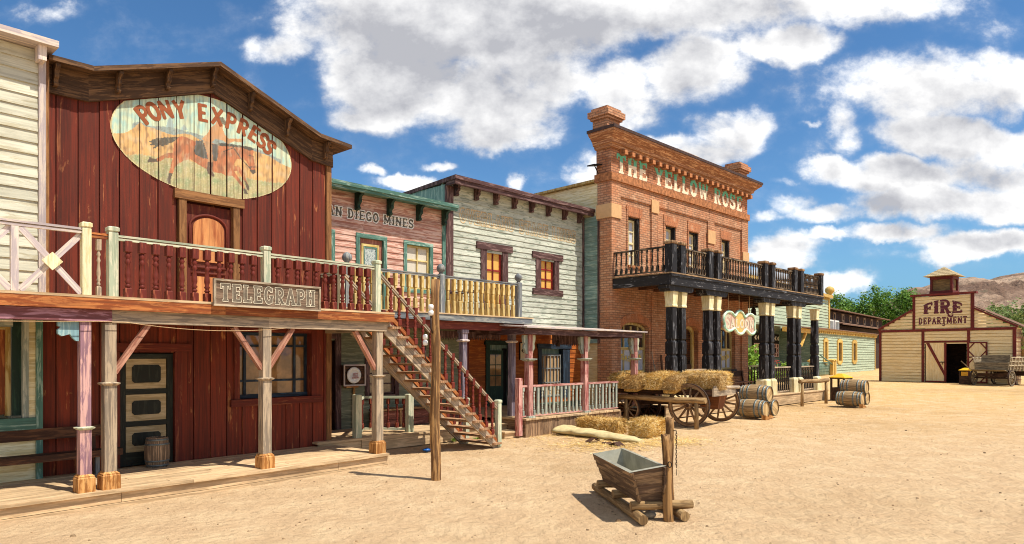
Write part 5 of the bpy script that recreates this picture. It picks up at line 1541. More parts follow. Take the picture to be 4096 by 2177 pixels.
def two_tone():
    m, t, b = newmat('two_tone_lettering')
    o = t.coord('Object'); sp = t.n('ShaderNodeSeparateXYZ'); t.l(o, sp.inputs[0])
    n = t.noise(o, 9, 5, .7)
    k = t.ramp(t.math('ADD', sp.outputs[2], t.math('MULTIPLY', n, .16)), 8.70, 8.72)
    col = t.mix(k, C('e6d2b4'), C('5fae8c'))
    col = t.mix(t.math('MULTIPLY', t.ramp(n, .56, .66), .55), col, C('b5704a'))
    t.l(col, b.inputs['Base Color']); b.inputs['Roughness'].default_value = .85
    return m
mb = MB(); text(mb, 'THE YELLOW ROSE', lambda x, z: (.26 + x, YV - .046, 8.245 + z), 9.22, .655, n=22, fat=1.05); mb.build('painted_lettering', two_tone(), ysal)
# openings
for a, b, c, d in UW:
    w_ = sash_window(ysal, a, b - .06, c, d - .07, YV + .22, 2, 4, M['creamsash'], M['netcurtain'], .07, .04, split=2)
    f = MB(); f.box(a - .03, b + .03, YV - .05, YV + .2, c - .08, c - .002); f.build('window_sill', M['stone'], w_)
    f = MB(); f.box(b - .05, b + .0, YV + .03, YV + .19, c + .001, d - .02); f.box(a, b - .051, YV + .1, YV + .19, d - .06, d - .02); f.build('dark_jamb', M['black'], w_)
for a, b, c, d in LW:
    um = (a + b) / 2; h = (b - a) / 2; v = YV + .2
    f = MB()
    f.box(a, a + .08, v - .03, v + .03, c, d - .1); f.box(b - .08, b, v - .03, v + .03, c, d - .1)
    f.box(a + .081, b - .081, v - .03, v + .03, c, c + .08); f.box(a + .081, b - .081, v - .035, v + .025, 2.18, 2.27)
    n = 12
    ot = [(um + h * math.cos(R_(180 - 180 * i / n)), d - .11 + (AR + .1) * math.sin(R_(180 * i / n))) for i in range(n + 1)]
    inn = [(um + (h - .08) * math.cos(R_(180 * i / n)), d - .16 + (AR + .07) * math.sin(R_(180 * i / n))) for i in range(n + 1)]
    f.prism(ot + inn, v - .03, v + .03)
    for i in (1, 2, 3): x = a + (b - a) * i / 4; f.box(x - .025, x + .025, v - .02, v + .02, c + .08, d + .02)
    w_ = f.build('window', M['yellowframe'], ysal)
    f = MB(); f.quad([(a, v + .025, 2.2), (b, v + .025, 2.2), (b, v + .025, d + AR), (a, v + .025, d + AR)]); f.build('upper_pane', M['glassdark'], w_)
    f = MB(); f.quad([(a, v + .024, c), (b, v + .024, c), (b, v + .024, 2.2), (a, v + .024, 2.2)]); f.build('curtained_pane', M['netcurtain'], w_)
    f = MB(); text(f, 'SALOON', lambda x, z: (a + .22 + x, v - .026 - .012, 1.86 + z - .10 * math.sin(math.pi * x / (b - a - .44))), b - a - .44, .20, n=14); f.build('lettering', M['letter_gold'], w_)
    f = MB(); f.box(a - .03, b + .03, YV - .06, YV + .16, c - .12, c - .002); f.build('window_sill', M['black'], w_)
a, b, c, d = DR
v = YV + .25
f = MB(); f.box(a, a + .1, v - .05, v + .05, c, d - .1); f.box(b - .1, b, v - .05, v + .05, c, d - .1)
um = (a + b) / 2; h = (b - a) / 2
ot = [(um + h * math.cos(R_(180 - 15 * i)), d - .11 + (AR + .1) * math.sin(R_(15 * i))) for i in range(13)]
inn = [(um + (h - .1) * math.cos(R_(15 * i)), d - .18 + (AR + .07) * math.sin(R_(15 * i))) for i in range(13)]
f.prism(ot + inn, v - .05, v + .05)
d_ = f.build('door', M['yellowframe'], ysal)
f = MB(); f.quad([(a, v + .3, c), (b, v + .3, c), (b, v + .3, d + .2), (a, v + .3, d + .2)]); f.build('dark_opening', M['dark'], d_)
f = MB()
for x0, x1 in ((a + .11, um - .02), (um + .02, b - .11)):
    f.box(x0, x1, v - .01, v + .02, .75, 1.62); f.box(x0 + .05, x1 - .05, v - .03, v - .011, 1.0, 1.4)
f.build('swing_doors', M['wagondark'], d_)
f = MB(); f.box(um - .06, um - .0, v + .06, v + .1, c, d); f.build('inner_post', M['yellowframe'], d_)
# lower rear part behind the false front
mb = MB()
for k in range(12): mb.box(.02, .05, YD + .002, 14, 5.9 + k * .17, 5.9 + k * .17 + .165)
mb.box(.06, 9.9, YD + .002, 14, 0, 7.85); mb.build('rear_walls', M['cream'], ysal)
mb = MB(); mb.hexa([(-.15, YD + .055, 7.96), (10.1, YD + .055, 7.96), (10.1, 14.2, 7.86), (-.15, 14.2, 7.86), (-.15, YD + .055, 8.04), (10.1, YD + .055, 8.04), (10.1, 14.2, 7.94), (-.15, 14.2, 7.94)]); mb.build('rear_roof', M['mustard'], ysal)
# green boarded return between the stage office and the brick front (belongs to the stage office)
mb = MB(Matrix.Translation((6.66, 3.45, 0)) @ Matrix.Rotation(R_(-90), 4, 'Z')); clap(mb, .0, .66, 2.4, 6.78, 0.0, .168, .022); mb.build('return_wall', M['overside'], ob)
mb = MB(); mb.box(6.60, 6.70, 2.73, 2.80, 2.4, 6.6); mb.build('corner_board', M['plum'], ob)

# ---------------------------------------------------------------- balcony and porch of the saloon
yb = thing('saloon_porch', 'black timber porch with paired square columns and a balustraded balcony on the brick building', 'porch', Y, (6.2, .3, 0))
PT = .44
mb = MB()
for k in range(3): mb.box(-.5, 12.72, -.12, -.08, .02 + k * .135, .02 + k * .135 + .13, 0)
mb.box(12.68, 12.72, -.079, 4.8, .02, .415)
mb.build('skirt', M['deck'], yb)
mb = MB(); v = -.15
while v < 2.2: mb.box(-.5, 12.76, v, v + .14, PT - .03, PT, 0); v += .145
while v < 5: mb.box(9.98, 12.76, v, v + .14, PT - .03, PT, 0); v += .145
mb.build('deck', M['deck'], yb)
mb = MB(); mb.box(0.0, 12.46, -.02, .12, 4.22, 4.575, 0); mb.box(0.0, .14, .121, YV - .06, 4.24, 4.575); mb.box(12.32, 12.46, .121, 6, 4.24, 4.575); mb.box(-.04, 12.5, -.06, -.021, 4.50, 4.56, 0)
mb.build('beam', M['black'], yb)
mb = MB()
for i in range(13): mb.box(.6 + i * .95, .74 + i * .95, .121, YV - .06 if i < 10 else 6, 4.30, 4.57)
mb.build('joists', M['wagondark'], yb)
mb = MB(); v = -.06
while v < YV - .1: mb.box(-.05, 12.52, v, v + .15, 4.577, 4.615, 0); v += .155
while v < 6: mb.box(9.98, 12.52, v, v + .15, 4.577, 4.615, 0); v += .155
mb.build('balcony_floor', wood('balcony_edge', '8a7257', 'b3936c', .5, .5), yb)
COLS = [.30, .86, 2.64, 3.19, 7.02, 7.55, 9.62, 10.18, 12.12]
def saloon_column(u):
    w_ = .17; x = u + w_; vv = .10 + w_
    mb = MB()
    mb.lathe([(.145, 1.06), (.142, 1.92), (.132, 1.95), (.112, 1.97), (.112, 2.01), (.14, 2.04), (.14, 2.40), (.13, 2.43), (.108, 2.45), (.108, 2.49), (.135, 2.52), (.122, 3.54)], (x, vv, 0), sq=True)
    p_ = mb.build('column', M['black'], yb)
    mb = MB(); mb.lathe([(.122, 3.54), (.15, 3.56), (.15, 3.60), (.138, 3.62), (.138, 3.66), (.162, 4.04)], (x, vv, 0), sq=True); mb.build('capital', M['cream'], p_)
    mb = MB(); mb.lathe([(.22, PT), (.21, .98), (.185, 1.03), (.145, 1.06)], (x, vv, 0), sq=True); mb.build('pedestal', M['cream'], p_)
for u in COLS: saloon_column(u)
for u in (.30, 2.64, 7.02, 9.62):
    mb = MB(); a, b = u - .34, u + 1.24
    q = [(a + .12, 4.042), (b - .12, 4.042), (b - .10, 4.08), (b - .03, 4.12), (b - .04, 4.16), (b, 4.218), (a, 4.218), (a + .04, 4.16), (a + .03, 4.12), (a + .10, 4.08)]
    mb.prism(q, .06, .46); mb.build('corbel', M['black'], yb)
def saloon_newel(u):
    mb = MB(); mb.lathe([(.14, 4.617), (.14, 5.52)], (u, .10, 0), sq=True); p_ = mb.build('newel', M['black'], yb)
    mb = MB(); mb.lathe([(.14, 5.521), (.165, 5.54), (.165, 5.58), (.15, 5.62)], (u, .10, 0), sq=True); mb.build('newel_cap', M['wagon'], p_)
NS = [.17, .70, 2.50, 3.08, 6.78, 7.42, 9.55, 10.2, 12.36]
for u in NS: saloon_newel(u)
mb = MB()
for a, b in ((NS[1], NS[2]), (NS[3], NS[4]), (NS[5], NS[6]), (NS[7], NS[8])):
    mb.box(a + .141, b - .141, .05, .15, 5.42, 5.47, 0); mb.box(a + .141, b - .141, .065, .135, 4.66, 4.70, 0)
mb.box(.05, .15, .241, YV - .06, 5.42, 5.47); mb.box(.07, .14, .241, YV - .06, 4.66, 4.70); mb.box(12.31, 12.41, .241, 6, 5.42, 5.47); mb.box(12.32, 12.4, .241, 6, 4.66, 4.70)
mb.box(NS[0] + .141, NS[1] - .141, .06, .14, 5.42, 5.47); mb.box(NS[2] + .141, NS[3] - .141, .06, .14, 5.42, 5.47)
mb.build('handrail', wood('worn_black_rail', '2b2522', '8c7a62', .45, .4), yb)
pp = []
for a, b, n in ((NS[1], NS[2], 9), (NS[3], NS[4], 17), (NS[5], NS[6], 11), (NS[7], NS[8], 13)):
    pp += [(a + .14 + (b - a - .28) * (i + .5) / n, .10, 4.70) for i in range(n)]
pp += [(.10, .24 + (YV - .3) * (i + .5) / 10, 4.70) for i in range(10)] + [(12.36, .3 + i * .22, 4.70) for i in range(14)]
bl = balusters(pp, .72, .075, M['blackbal'], yb, 'slim')
mb = MB(); lo = [(COLS[1] + .34, COLS[2]), (COLS[5] + .34, COLS[6]), (COLS[7] + .34, COLS[8])]
for a, b in lo: mb.box(a, b, .22, .33, 1.47, 1.52, 0); mb.box(a, b, .24, .31, PT + .05, PT + .10, 0)
mb.box(9.98, 12.5, YV + .1, YV + .18, 1.47, 1.52, 0); mb.box(9.98, 12.5, YV + .11, YV + .17, PT + .05, PT + .1, 0)
mb.build('handrail', M['greywood'], yb)
pp = []
for (a, b), n in zip(lo, (8, 9, 9)): pp += [(a + (b - a) * (i + .5) / n, .275, PT + .10) for i in range(n)]
pp += [(10.15 + i * .3, YV + .14, PT + .1) for i in range(8)]
lb = baluster_mb(.92, .09, 'slim').build('baluster', M['blackbal'], yb, at=pp[0]); rep(lb, pp[1:])
# hanging saloon sign
ss = thing('saloon_sign', 'hanging wavy edged SALOON sign in faded pink with a mint border', 'sign', Y, (5.3, .35, 2.8))
def sgn_out(g):
    P = [(4.02, 3.22), (4.06, 3.42), (4.24, 3.58), (4.48, 3.63), (4.74, 3.58), (4.92, 3.48), (5.06, 3.60), (5.22, 3.68), (5.40, 3.68), (5.58, 3.60), (5.72, 3.47), (5.92, 3.57), (6.16, 3.61), (6.40, 3.56), (6.56, 3.42), (6.60, 3.24), (6.55, 3.08), (6.62, 2.94), (6.50, 2.80), (6.28, 2.74), (6.02, 2.80), (5.80, 2.92), (5.62, 2.80), (5.44, 2.74), (5.24, 2.74), (5.06, 2.80), (4.88, 2.93), (4.66, 2.85), (4.42, 2.82), (4.20, 2.88), (4.06, 3.0), (4.10, 3.10)]
    # smooth and shrink toward the middle line
    out = []
    n = len(P)
    for i in range(n):
        for t_ in (0, .5):
            p0, p1, p2, p3 = P[i - 1], P[i], P[(i + 1) % n], P[(i + 2) % n]
            f = lambda a, b, c, d: .5 * (2 * b + (c - a) * t_ + (2 * a - 5 * b + 4 * c - d) * t_ * t_ + (3 * b - a - 3 * c + d) * t_ ** 3)
            out.append((f(p0[0], p1[0], p2[0], p3[0]), f(p0[1], p1[1], p2[1], p3[1])))
    if g:
        m_ = len(out); r = []
        for i in range(m_):
            dx, dz = out[(i + 1) % m_][0] - out[i - 1][0], out[(i + 1) % m_][1] - out[i - 1][1]; l = math.hypot(dx, dz)
            r.append((out[i][0] + g * dz / l, out[i][1] - g * dx / l))
        return r
    return out
mb = MB(); mb.prism(sgn_out(0), .33, .39); mb.build('board', wood('faded_pink_board', 'cda38e', 'e2c2ac', .5, .3), ss)
mb = MB(); mb.tube([(x, .335, z) for x, z in sgn_out(.05)], .055, 8, closed=True); mb.build('border', wood('mint_border', '98c4a8', 'dbe6cc', .5, .3), ss)
mb = MB(); mb.prism([(5.3 + .36 * math.cos(R_(a)), 3.2 + .40 * math.sin(R_(a))) for a in range(0, 360, 15)], .322, .3295); mb.build('yellow_disc', plain('old_gold_paint', 'd8b76a', .7, nz=.12), ss)
mb = MB()
text(mb, 'S', lambda x, z: (4.2 + x, .3265 if x < 9 else 0, 2.98 + z), .34, .50, n=18); text(mb, 'ALOON', lambda x, z: (4.56 + x, .318, 3.0 + z), 1.86, .34, n=18)
mb.build('lettering', M['letter_cream'], ss)
mb = MB()
for x in (4.48, 5.31, 6.14): mb.tube([(x, .36, 3.6), (x, .36, 4.25)], .014, 6)
mb.build('rope', M['rope'], ss)
# lanterns and benches on the saloon porch
for u, lab in ((7.85, 'rusty lantern hanging from the saloon porch ceiling beside the pink sign'),):
    ln_ = thing('hanging_lantern', lab, 'lantern', Y, (u, 1.0, 3.6))
    mb = MB(); mb.lathe([(.12, 3.62), (.10, 3.68), (.09, 3.86), (.03, 3.93)], (u, 1.0, 0), n=10); mb.build('body', M['rust'], ln_)
    mb = MB(); mb.tube([(u, 1.0, 3.93), (u, 1.0, 4.3)], .01, 6); mb.build('hanger', M['iron'], ln_)
def porch_bench(u0, u1, lab):
    b_ = thing('bench', lab, 'bench', Y, ((u0 + u1) / 2, 1.9, PT))
    mb = MB(); mb.box(u0, u1, 1.62, 2.02, .84, .88, 0); mb.build('seat', M['wagondark'], b_)
    mb = MB(); mb.box(u0, u1, 2.12, 2.15, 1.10, 1.32, 0); mb.build('backrest', M['wagondark'], b_)
    for u in (u0 + .15, u1 - .2):
        mb = MB(); mb.bar((u, 1.66, PT), (u, 1.68, .84), .06, .06); mb.build('leg', M['wagondark'], b_)
        mb = MB(); mb.bar((u, 1.95, PT), (u, 2.12, 1.30), .06, .05, (0, 1, 0)); mb.build('leg', M['wagondark'], b_)
porch_bench(6.95, 9.25, 'dark plank bench under the right hand saloon window'); porch_bench(.9, 2.6, 'dark plank bench half hidden behind the hay on the saloon porch')
for i, (u, z, lean, lab) in enumerate(((2.38, 2.1, .05, 'tall thin stick leaning on the brick wall by the saloon window'), (2.55, 1.65, .2, 'short forked stick leaning beside the tall stick'), (2.95, 2.0, .0, 'dark plank standing against the brick wall of the saloon'))):
    s_ = thing('stick' if i < 2 else 'plank', lab, 'stick' if i < 2 else 'plank', Y, (u, 2.1, PT))
    mb = MB()
    if i < 2:
        mb.tube([(u - lean, 1.95, PT), (u, 2.1, (z + PT) / 2), (u - .04, 2.24, z)], .016, 6)
        if i: mb.tube([(u - .02, 2.12, 1.2), (u + .08, 2.2, 1.5)], .012, 5)
    else: mb.bar((u, 2.1, PT), (u, 2.24, z), .10, .03, (0, 1, 0))
    mb.build('shaft' if i < 2 else 'board', M['greywood'] if i < 2 else M['wagondark'], s_)
for u, vv, zz, tilt, lab in ((-.3, YD - .1, 8.35, 1, 'thin floodlight bracket on the left edge of the brick parapet'), (10.2, YD, 9.75, -1, 'dark floodlight on the right end of the brick parapet')):
    fl = thing('floodlight', lab, 'floodlight', Y, (u, vv, zz))
    mb = MB()
    mb.hexa([(u - .22, vv - .15, zz + (.05 if tilt > 0 else .0)), (u + .22, vv - .15, zz + (.14 if tilt > 0 else .30)), (u + .22, vv + .15, zz + (.14 if tilt > 0 else .30)), (u - .22, vv + .15, zz + (.05 if tilt > 0 else 0)), (u - .22, vv - .15, zz + .09 if tilt > 0 else zz + .12), (u + .22, vv - .15, zz + (.18 if tilt > 0 else .42)), (u + .22, vv + .15, zz + (.18 if tilt > 0 else .42)), (u - .22, vv + .15, zz + (.09 if tilt > 0 else .12))])
    mb.build('head', M['iron'], fl)
    mb = MB(); mb.tube([(u, vv, zz + .1), (u + .2 * tilt, vv, zz - .12)], .02, 6); mb.build('bracket', M['iron'], fl)
# ---------------------------------------------------------------- fire station
F = Fr(28.3, 52.5, .66, -.75)
fs = thing('fire_station', 'cream boarded shed with maroon trim, a stepped gable and FIRE DEPARTMENT lettering', 'building', F, (5.7, 0, 0))
FW = 11.36
FH = [(4.30, 7.80, 0, 3.0)]
def flim(z):
    if z < 4.0: return (0, FW)
    if z > 5.5: return (3.3, 8.30)
    k = (z - 4.05) / 1.42
    return (min(3.3, 3.2 * k), max(8.30, FW - 2.95 * k))
mb = MB(); clap(mb, 0, FW, .02, 6.52, 0, .24, .03, FH, lim=flim, blen=4, gap=.032); mb.build('wall', M['firecream'], fs)
mb = MB(Matrix.Translation((FW, 0, 0)) @ Matrix.Rotation(R_(90), 4, 'Z')); clap(mb, 0.0, 1.3, .02, 4.0, 0, .165, .02); mb.build('side_wall', M['firecream'], fs)
mb = MB()
for i in range(4): mb.box(FW + .03, FW + .055, .22 + i * .3, .25 + i * .3, .02, 3.9)
for i in range(12): mb.box(FW + .056, FW + .075, .02, 1.28, .3 + i * .3, .33 + i * .3)
mb.build('lattice', M['maroon'], fs)
mb = MB(); mb.box(.03, .06, .05, 1.3, 0, 4.0); mb.box(.061, 4, 1.25, 1.3, 0, 4); mb.box(8.1, FW - .05, 1.25, 1.3, 0, 4); mb.box(3.95, 3.99, .101, 3.6, 0, 5.4); mb.box(8.11, 8.15, .101, 3.6, 0, 5.4); mb.box(3.991, 8.109, 3.56, 3.6, 0, 5.4); mb.box(.06, 4.3, .05, .1, 0, 4.0); mb.box(7.8, FW - .06, .05, .1, 0, 4.0); mb.box(4.3, 7.8, .05, .1, 3.0, 5.4); mb.box(3.4, 8.2, .05, .3, 5.4, 6.5); mb.build('back_walls', M['firecream'], fs)
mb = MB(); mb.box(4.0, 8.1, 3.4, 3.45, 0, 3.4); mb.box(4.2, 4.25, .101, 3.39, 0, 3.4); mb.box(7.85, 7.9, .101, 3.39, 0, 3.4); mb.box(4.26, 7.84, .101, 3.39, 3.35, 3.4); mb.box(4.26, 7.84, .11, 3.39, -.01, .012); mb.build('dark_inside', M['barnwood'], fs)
mb = MB()
for q in ((-.06, .18, 0, 4.0), (FW - .2, FW + .05, 0, 4.0), (4.02, 4.27, .02, 3.86), (7.83, 8.06, .02, 3.86), (3.2, 3.44, 4.05, 6.55), (8.10, 8.38, 4.05, 6.55)): mb.box(q[0], q[1], -.06, .03, q[2], q[3])
mb.box(-.08, FW + .07, -.065, .03, 3.865, 4.045); mb.box(4.275, 7.825, -.055, .03, 3.0, 3.14)
mb.box(3.02, 8.56, -.16, .3, 6.56, 6.70)
for p, q in (((-.15, 4.13), (3.22, 5.60)), ((8.36, 5.54), (FW + .18, 4.13))):
    mb.hexa([(p[0], -.12, p[1] - .13), (q[0], -.12, q[1] - .13), (q[0], .05, q[1] - .13), (p[0], .05, p[1] - .13), (p[0], -.12, p[1]), (q[0], -.12, q[1]), (q[0], .05, q[1]), (p[0], .05, p[1])], 0)
mb.build('trim', M['maroon'], fs)
mb = MB()
for p, q in (((-.3, 4.10), (3.3, 5.65)), ((8.30, 5.60), (FW + .45, 4.02))):
    mb.hexa([(p[0], .06, p[1]), (q[0], .06, q[1]), (q[0], 1.75, q[1]), (p[0], 1.75, p[1]), (p[0], .06, p[1] + .07), (q[0], .06, q[1] + .07), (q[0], 1.75, q[1] + .07), (p[0], 1.75, p[1] + .07)], 0)
mb.box(3.9, 8.2, .31, 3.7, 5.45, 5.55)
mb.build('roof', M['shingle'], fs)
# doors
mb = MB(); n = 7
for i in range(n): mb.box(4.40 + i * .25, 4.40 + i * .25 + .245, -.03, .0, .12, 2.98, 2)
dl = mb.build('door', M['firecream'], fs)
mb = MB(); mb.box(5.98, 6.16, -.06, -.031, .12, 2.98); mb.box(4.40, 6.16, -.06, -.031, .02, .119); mb.hexa([(4.42, -.058, 2.98), (5.98, -.058, .50), (5.98, -.031, .50), (4.42, -.031, 2.98), (4.70, -.058, 2.98), (5.98, -.058, .88), (5.98, -.031, .88), (4.70, -.031, 2.98)]); mb.build('brace', M['maroon'], dl)
mb = MB(); mb.box(5.62, 6.05, -.085, -.062, 1.5, 1.56); mb.box(5.80, 5.86, -.09, -.063, 1.35, 1.49); mb.build('latch', M['iron'], dl)
mb = MB()
for i in range(6): mb.box(7.98 + i * .235, 7.98 + i * .235 + .23, -.11, -.08, .12, 2.94, 2)
dr_ = mb.build('door', M['firecream'], fs)
mb = MB(); y0, y1 = -.135, -.111
for q in ((7.90, 8.02, .05, 3.02), (9.26, 9.40, .05, 3.02), (8.02, 9.26, 2.92, 3.02), (8.02, 9.26, 1.86, 1.96), (8.02, 9.26, .05, .15)): mb.box(q[0], q[1], y0, y1, q[2], q[3])
for z0, z1 in ((1.96, 2.92), (.15, 1.86)):
    for x, sx in ((8.02, 1), (9.26, -1)):
        for z, s_ in ((z0, 1), (z1, -1)):
            mb.hexa([(x, y0, z + s_ * .30), (x + sx * .30, y0, z), (x + sx * .30, y1, z), (x, y1, z + s_ * .30), (x, y0, z + s_ * .42), (x + sx * .42, y0, z), (x + sx * .42, y1, z), (x, y1, z + s_ * .42)])
mb.build('brace', M['maroon'], dr_)
cfz = lambda z: clap_front(z, .02, 6.52, 0, .24, .03)
mb = MB()
def firep(x, z):
    W_ = 3.3; k = 1 - ((x - W_ / 2) / (W_ / 2)) ** 2
    zz = 5.2 + z * (.66 + .36 * k)
    return (4.17 + x, cfz(zz) - .004, zz)
text(mb, 'FIRE', firep, 3.3, .98, n=24, spur=True, fat=1.25, gap=.06); text(mb, 'DEPARTMENT', lambda x, z: (3.74 + x, cfz(4.40 + z) - .004, 4.40 + z), 4.1, .52, n=22, spur=True, fat=1.1)
# the long tails of the two letters R
def curl(cx, cz, s):
    pts = [(0, .12), (.08, -.10), (.22, -.22), (.38, -.22), (.48, -.12), (.44, -.02), (.36, -.04)]
    for (a, b), (c, d), t0, t1 in zip(pts, pts[1:], (.10, .09, .07, .06, .06, .07), (.09, .07, .06, .06, .07, .05)):
        dx, dz = c - a, d - b; l = math.hypot(dx, dz); nx, nz = -dz / l, dx / l
        P = lambda x, z, w_: (cx + s * (x + nx * w_), cfz(cz + s * (z + nz * w_)) - .0045, cz + s * (z + nz * w_))
        mb.quad([P(a, b, -t0), P(c, d, -t1), P(c, d, t1), P(a, b, t0)])
curl(6.22, 5.16, 1.0); curl(5.78, 4.38, .5)
mb.build('painted_lettering', M['letter_maroon'], fs)
# cupola
cu0, cu1, cv0, cv1 = 4.36, 6.30, .95, 2.35
mb = MB()
for x in (cu0, cu1 - .2):
    for v in (cv0, cv1 - .2): mb.box(x, x + .2, v, v + .2, 6.5, 8.06)
mb.box(cu0 - .04, cu1 + .04, cv0 - .04, cv1 + .04, 5.8, 6.98); mb.box(cu0 - .02, cu1 + .02, cv0 - .02, cv1 + .02, 7.86, 8.08)
cp_ = mb.build('cupola', M['maroon'], fs)
mb = MB(); mb.box(cu0 + .15, cu1 - .15, cv0 + .1, cv1 - .1, 6.99, 7.855); mb.build('louvre_panel', wood('louvre', '6e5738', '8a7048', .5, .5), cp_)
mb = MB(); ap = ((cu0 + cu1) / 2, (cv0 + cv1) / 2, 8.86); e = .42
cs = [(cu0 - e, cv0 - e), (cu1 + e, cv0 - e), (cu1 + e, cv1 + e), (cu0 - e, cv1 + e)]
for i in range(4):
    a, b = cs[i], cs[(i + 1) % 4]
    for k in range(6):
        t0, t1 = k / 6, (k + 1) / 6
        L = lambda p, t_, dz=0: (p[0] + (ap[0] - p[0]) * t_, p[1] + (ap[1] - p[1]) * t_, 8.10 + (ap[2] - 8.10) * t_ + dz)
        mb.quad([L(a, t0, .03), L(b, t0, .03), L(b, t1), L(a, t1)]); mb.quad([L(a, t0, -.01), L(b, t0, -.01), L(b, t0, .03), L(a, t0, .03)])
mb.quad([(cs[0][0], cs[0][1], 8.09), (cs[3][0], cs[3][1], 8.09), (cs[2][0], cs[2][1], 8.09), (cs[1][0], cs[1][1], 8.09)])
mb.build('cupola_roof', M['tan'], cp_)

def reshape(o):
    # the front was first measured on a slightly different line; bring widths and heights to the true one
    for c in kids(o):
        if c.type == 'MESH':
            for vx in c.data.vertices:
                u = vx.co.x + 5.7
                vx.co.x = .70 * u + .005 * u * u - 4.15; vx.co.z *= .963
        reshape(c)
reshape(fs); fs.location = F.w(4.15, 0, 0)

# ---------------------------------------------------------------- green building with ochre trim
G = Fr(31.9, 70, .81, 1.0)
gb = thing('green_building', 'pale green boarded building with ochre trim and two narrow windows', 'building', G, (8, 0, 0))
GHs = [(5.55, 7.35, 1.25, 3.5), (12.25, 14.15, 1.25, 3.5), (.2, 1.4, 1.25, 3.5)]
mb = MB(); clap(mb, -3.4, 24.5, 0, 4.4, 0, .30, .04, GHs, blen=7, gap=.04); mb.build('wall', M['greensiding'], gb)
mb = MB(); clap(mb, -40, 4.5, 4.7, 8.1, .6, .30, .04, blen=7, gap=.04); mb.build('upper_wall', M['greensiding'], gb)
mb = MB(); clap(mb, -14, -3.6, 0, 4.4, 3.2, .24, .03, blen=7); mb.build('porch_wall', M['overside'], gb)
mb = MB(Matrix.Translation((-3.55, 3.2, 0)) @ Matrix.Rotation(R_(-90), 4, 'Z')); clap(mb, 0, 3.1, 0, 4.4, 0, .24, .03); mb.build('return_wall', M['overside'], gb)
mb = MB(); mb.box(-3.3, 24.4, .1, 9, 0, 4.4); mb.box(-40, 4.4, 3.3, 16, 0, 8.0); mb.build('back_walls', M['greensiding'], gb)
mb = MB()
mb.box(-3.75, -3.2, -.10, .03, 0, 4.4); mb.box(24.3, 24.6, -.08, .03, 0, 4.4); mb.box(4.3, 4.62, .48, .62, 4.72, 8.1); mb.box(-9.2, -8.6, .45, .56, 4.9, 8.1)
mb.box(-14, -3.7, -.6, -.3, 4.05, 4.45); mb.box(-3.5, 24.8, -.28, -.05, 4.42, 4.62); mb.box(-40, 4.8, .2, .55, 8.1, 8.42)
for i in range(38): mb.box(-3.3 + i * .75, -3.05 + i * .75, -.22, -.04, 4.2, 4.418)
for i in range(30): mb.box(-18 + i * .75, -17.8 + i * .75, .3, .56, 7.9, 8.098)
mb.bar((-9.0, -.4, 2.8), (-7.4, -.4, 4.05), .2, .2)
mb.build('trim', M['ochre'], gb)
mb = MB(); mb.lathe([(.28, 8.42), (.2, 8.5), (.45, 8.8), (.5, 9.0), (.4, 9.25), (.15, 9.4)], (4.55, .5, 0), n=10); mb.build('finial', M['ochre'], gb)
for (a, b, c, d), mat_ in zip(GHs, (M['glassdark'],) * 3):
    f = MB()
    for q in ((a - .2, a + .2, c - .1, d + .1), (b - .2, b + .2, c - .1, d + .1), (a + .2, b - .2, d - .15, d + .25), (a + .2, b - .2, c - .3, c + .1)): f.box(q[0], q[1], -.12, .05, q[2], q[3])
    w_ = f.build('window', M['ochre'], gb)
    f = MB(); f.quad([(a, .04, c), (b, .04, c), (b, .04, d), (a, .04, d)]); f.build('pane', mat_, w_)
mb = MB(); mb.hexa([(-14, -1.0, 4.46), (-3.0, -1.0, 4.46), (-3.0, 3.2, 5.0), (-14, 3.2, 5.0), (-14, -1.0, 4.56), (-3.0, -1.0, 4.56), (-3.0, 3.2, 5.1), (-14, 3.2, 5.1)]); mb.box(-3.0, 24.8, -.4, 9, 4.622, 4.72); mb.build('roof', M['shingle'], gb)
# air conditioners on the flat roof
for i, u in enumerate((6.6, 8.9)):
    ac = thing('air_conditioner', ('white air conditioner box nearest the upper green wall', 'white air conditioner box on the flat roof, farther from the wall')[i], 'air conditioner', G, (u, 1.2, 4.72), group='air conditioners on the flat roof')
    mb = MB(); mb.box(u - .9, u + .9, .8, 1.6, 4.75, 5.9); c_ = mb.build('case', M['white'], ac)
    mb = MB()
    for k in range(7): mb.box(u - .7, u + .7, .77, .799, 4.95 + k * .12, 5.0 + k * .12)
    mb.build('grille', M['hoop'], ac)
# wall of small portraits with arrows on the porch
pb = thing('portrait_board', 'dark board of small portrait cards below a row of white arrows', 'board', G, (-9, 3.1, 2))
mb = MB(); mb.box(-11.6, -4.4, 3.02, 3.12, 1.75, 4.05); mb.build('board', M['dark'], pb)
mb = MB(); mo = MB(); ma = MB()
for i in range(9):
    for j in range(3):
        if j == 1 and i % 2: continue
        u = -11.5 + i * .78; z = 1.8 + j * .44
        mb.box(u, u + .7, 2.99, 3.018, z, z + .41)
        mo.prism([(u + .35 + .2 * math.cos(R_(a)), z + .2 + .17 * math.sin(R_(a))) for a in range(0, 360, 30)], 2.975, 2.989)
    u = -11.4 + i * .8
    ma.prism([(u, 3.63), (u + .28, 3.82), (u + .6, 3.82), (u + .4, 3.63), (u + .6, 3.44), (u + .28, 3.44)], 2.995, 3.018)
mb.build('cards', plain('pink_cards', 'd8b8ac', .8, nz=.04), pb); mo.build('portraits', plain('sepia_portraits', '6d3a2c', .8, nz=.3, scale=3), pb); ma.build('arrows', M['white'], pb)
cb_ = thing('cutout_figure', 'painted cutout of a bust in a black hat above the arrows', 'sign', G, (-9.3, 3.0, 4.0))
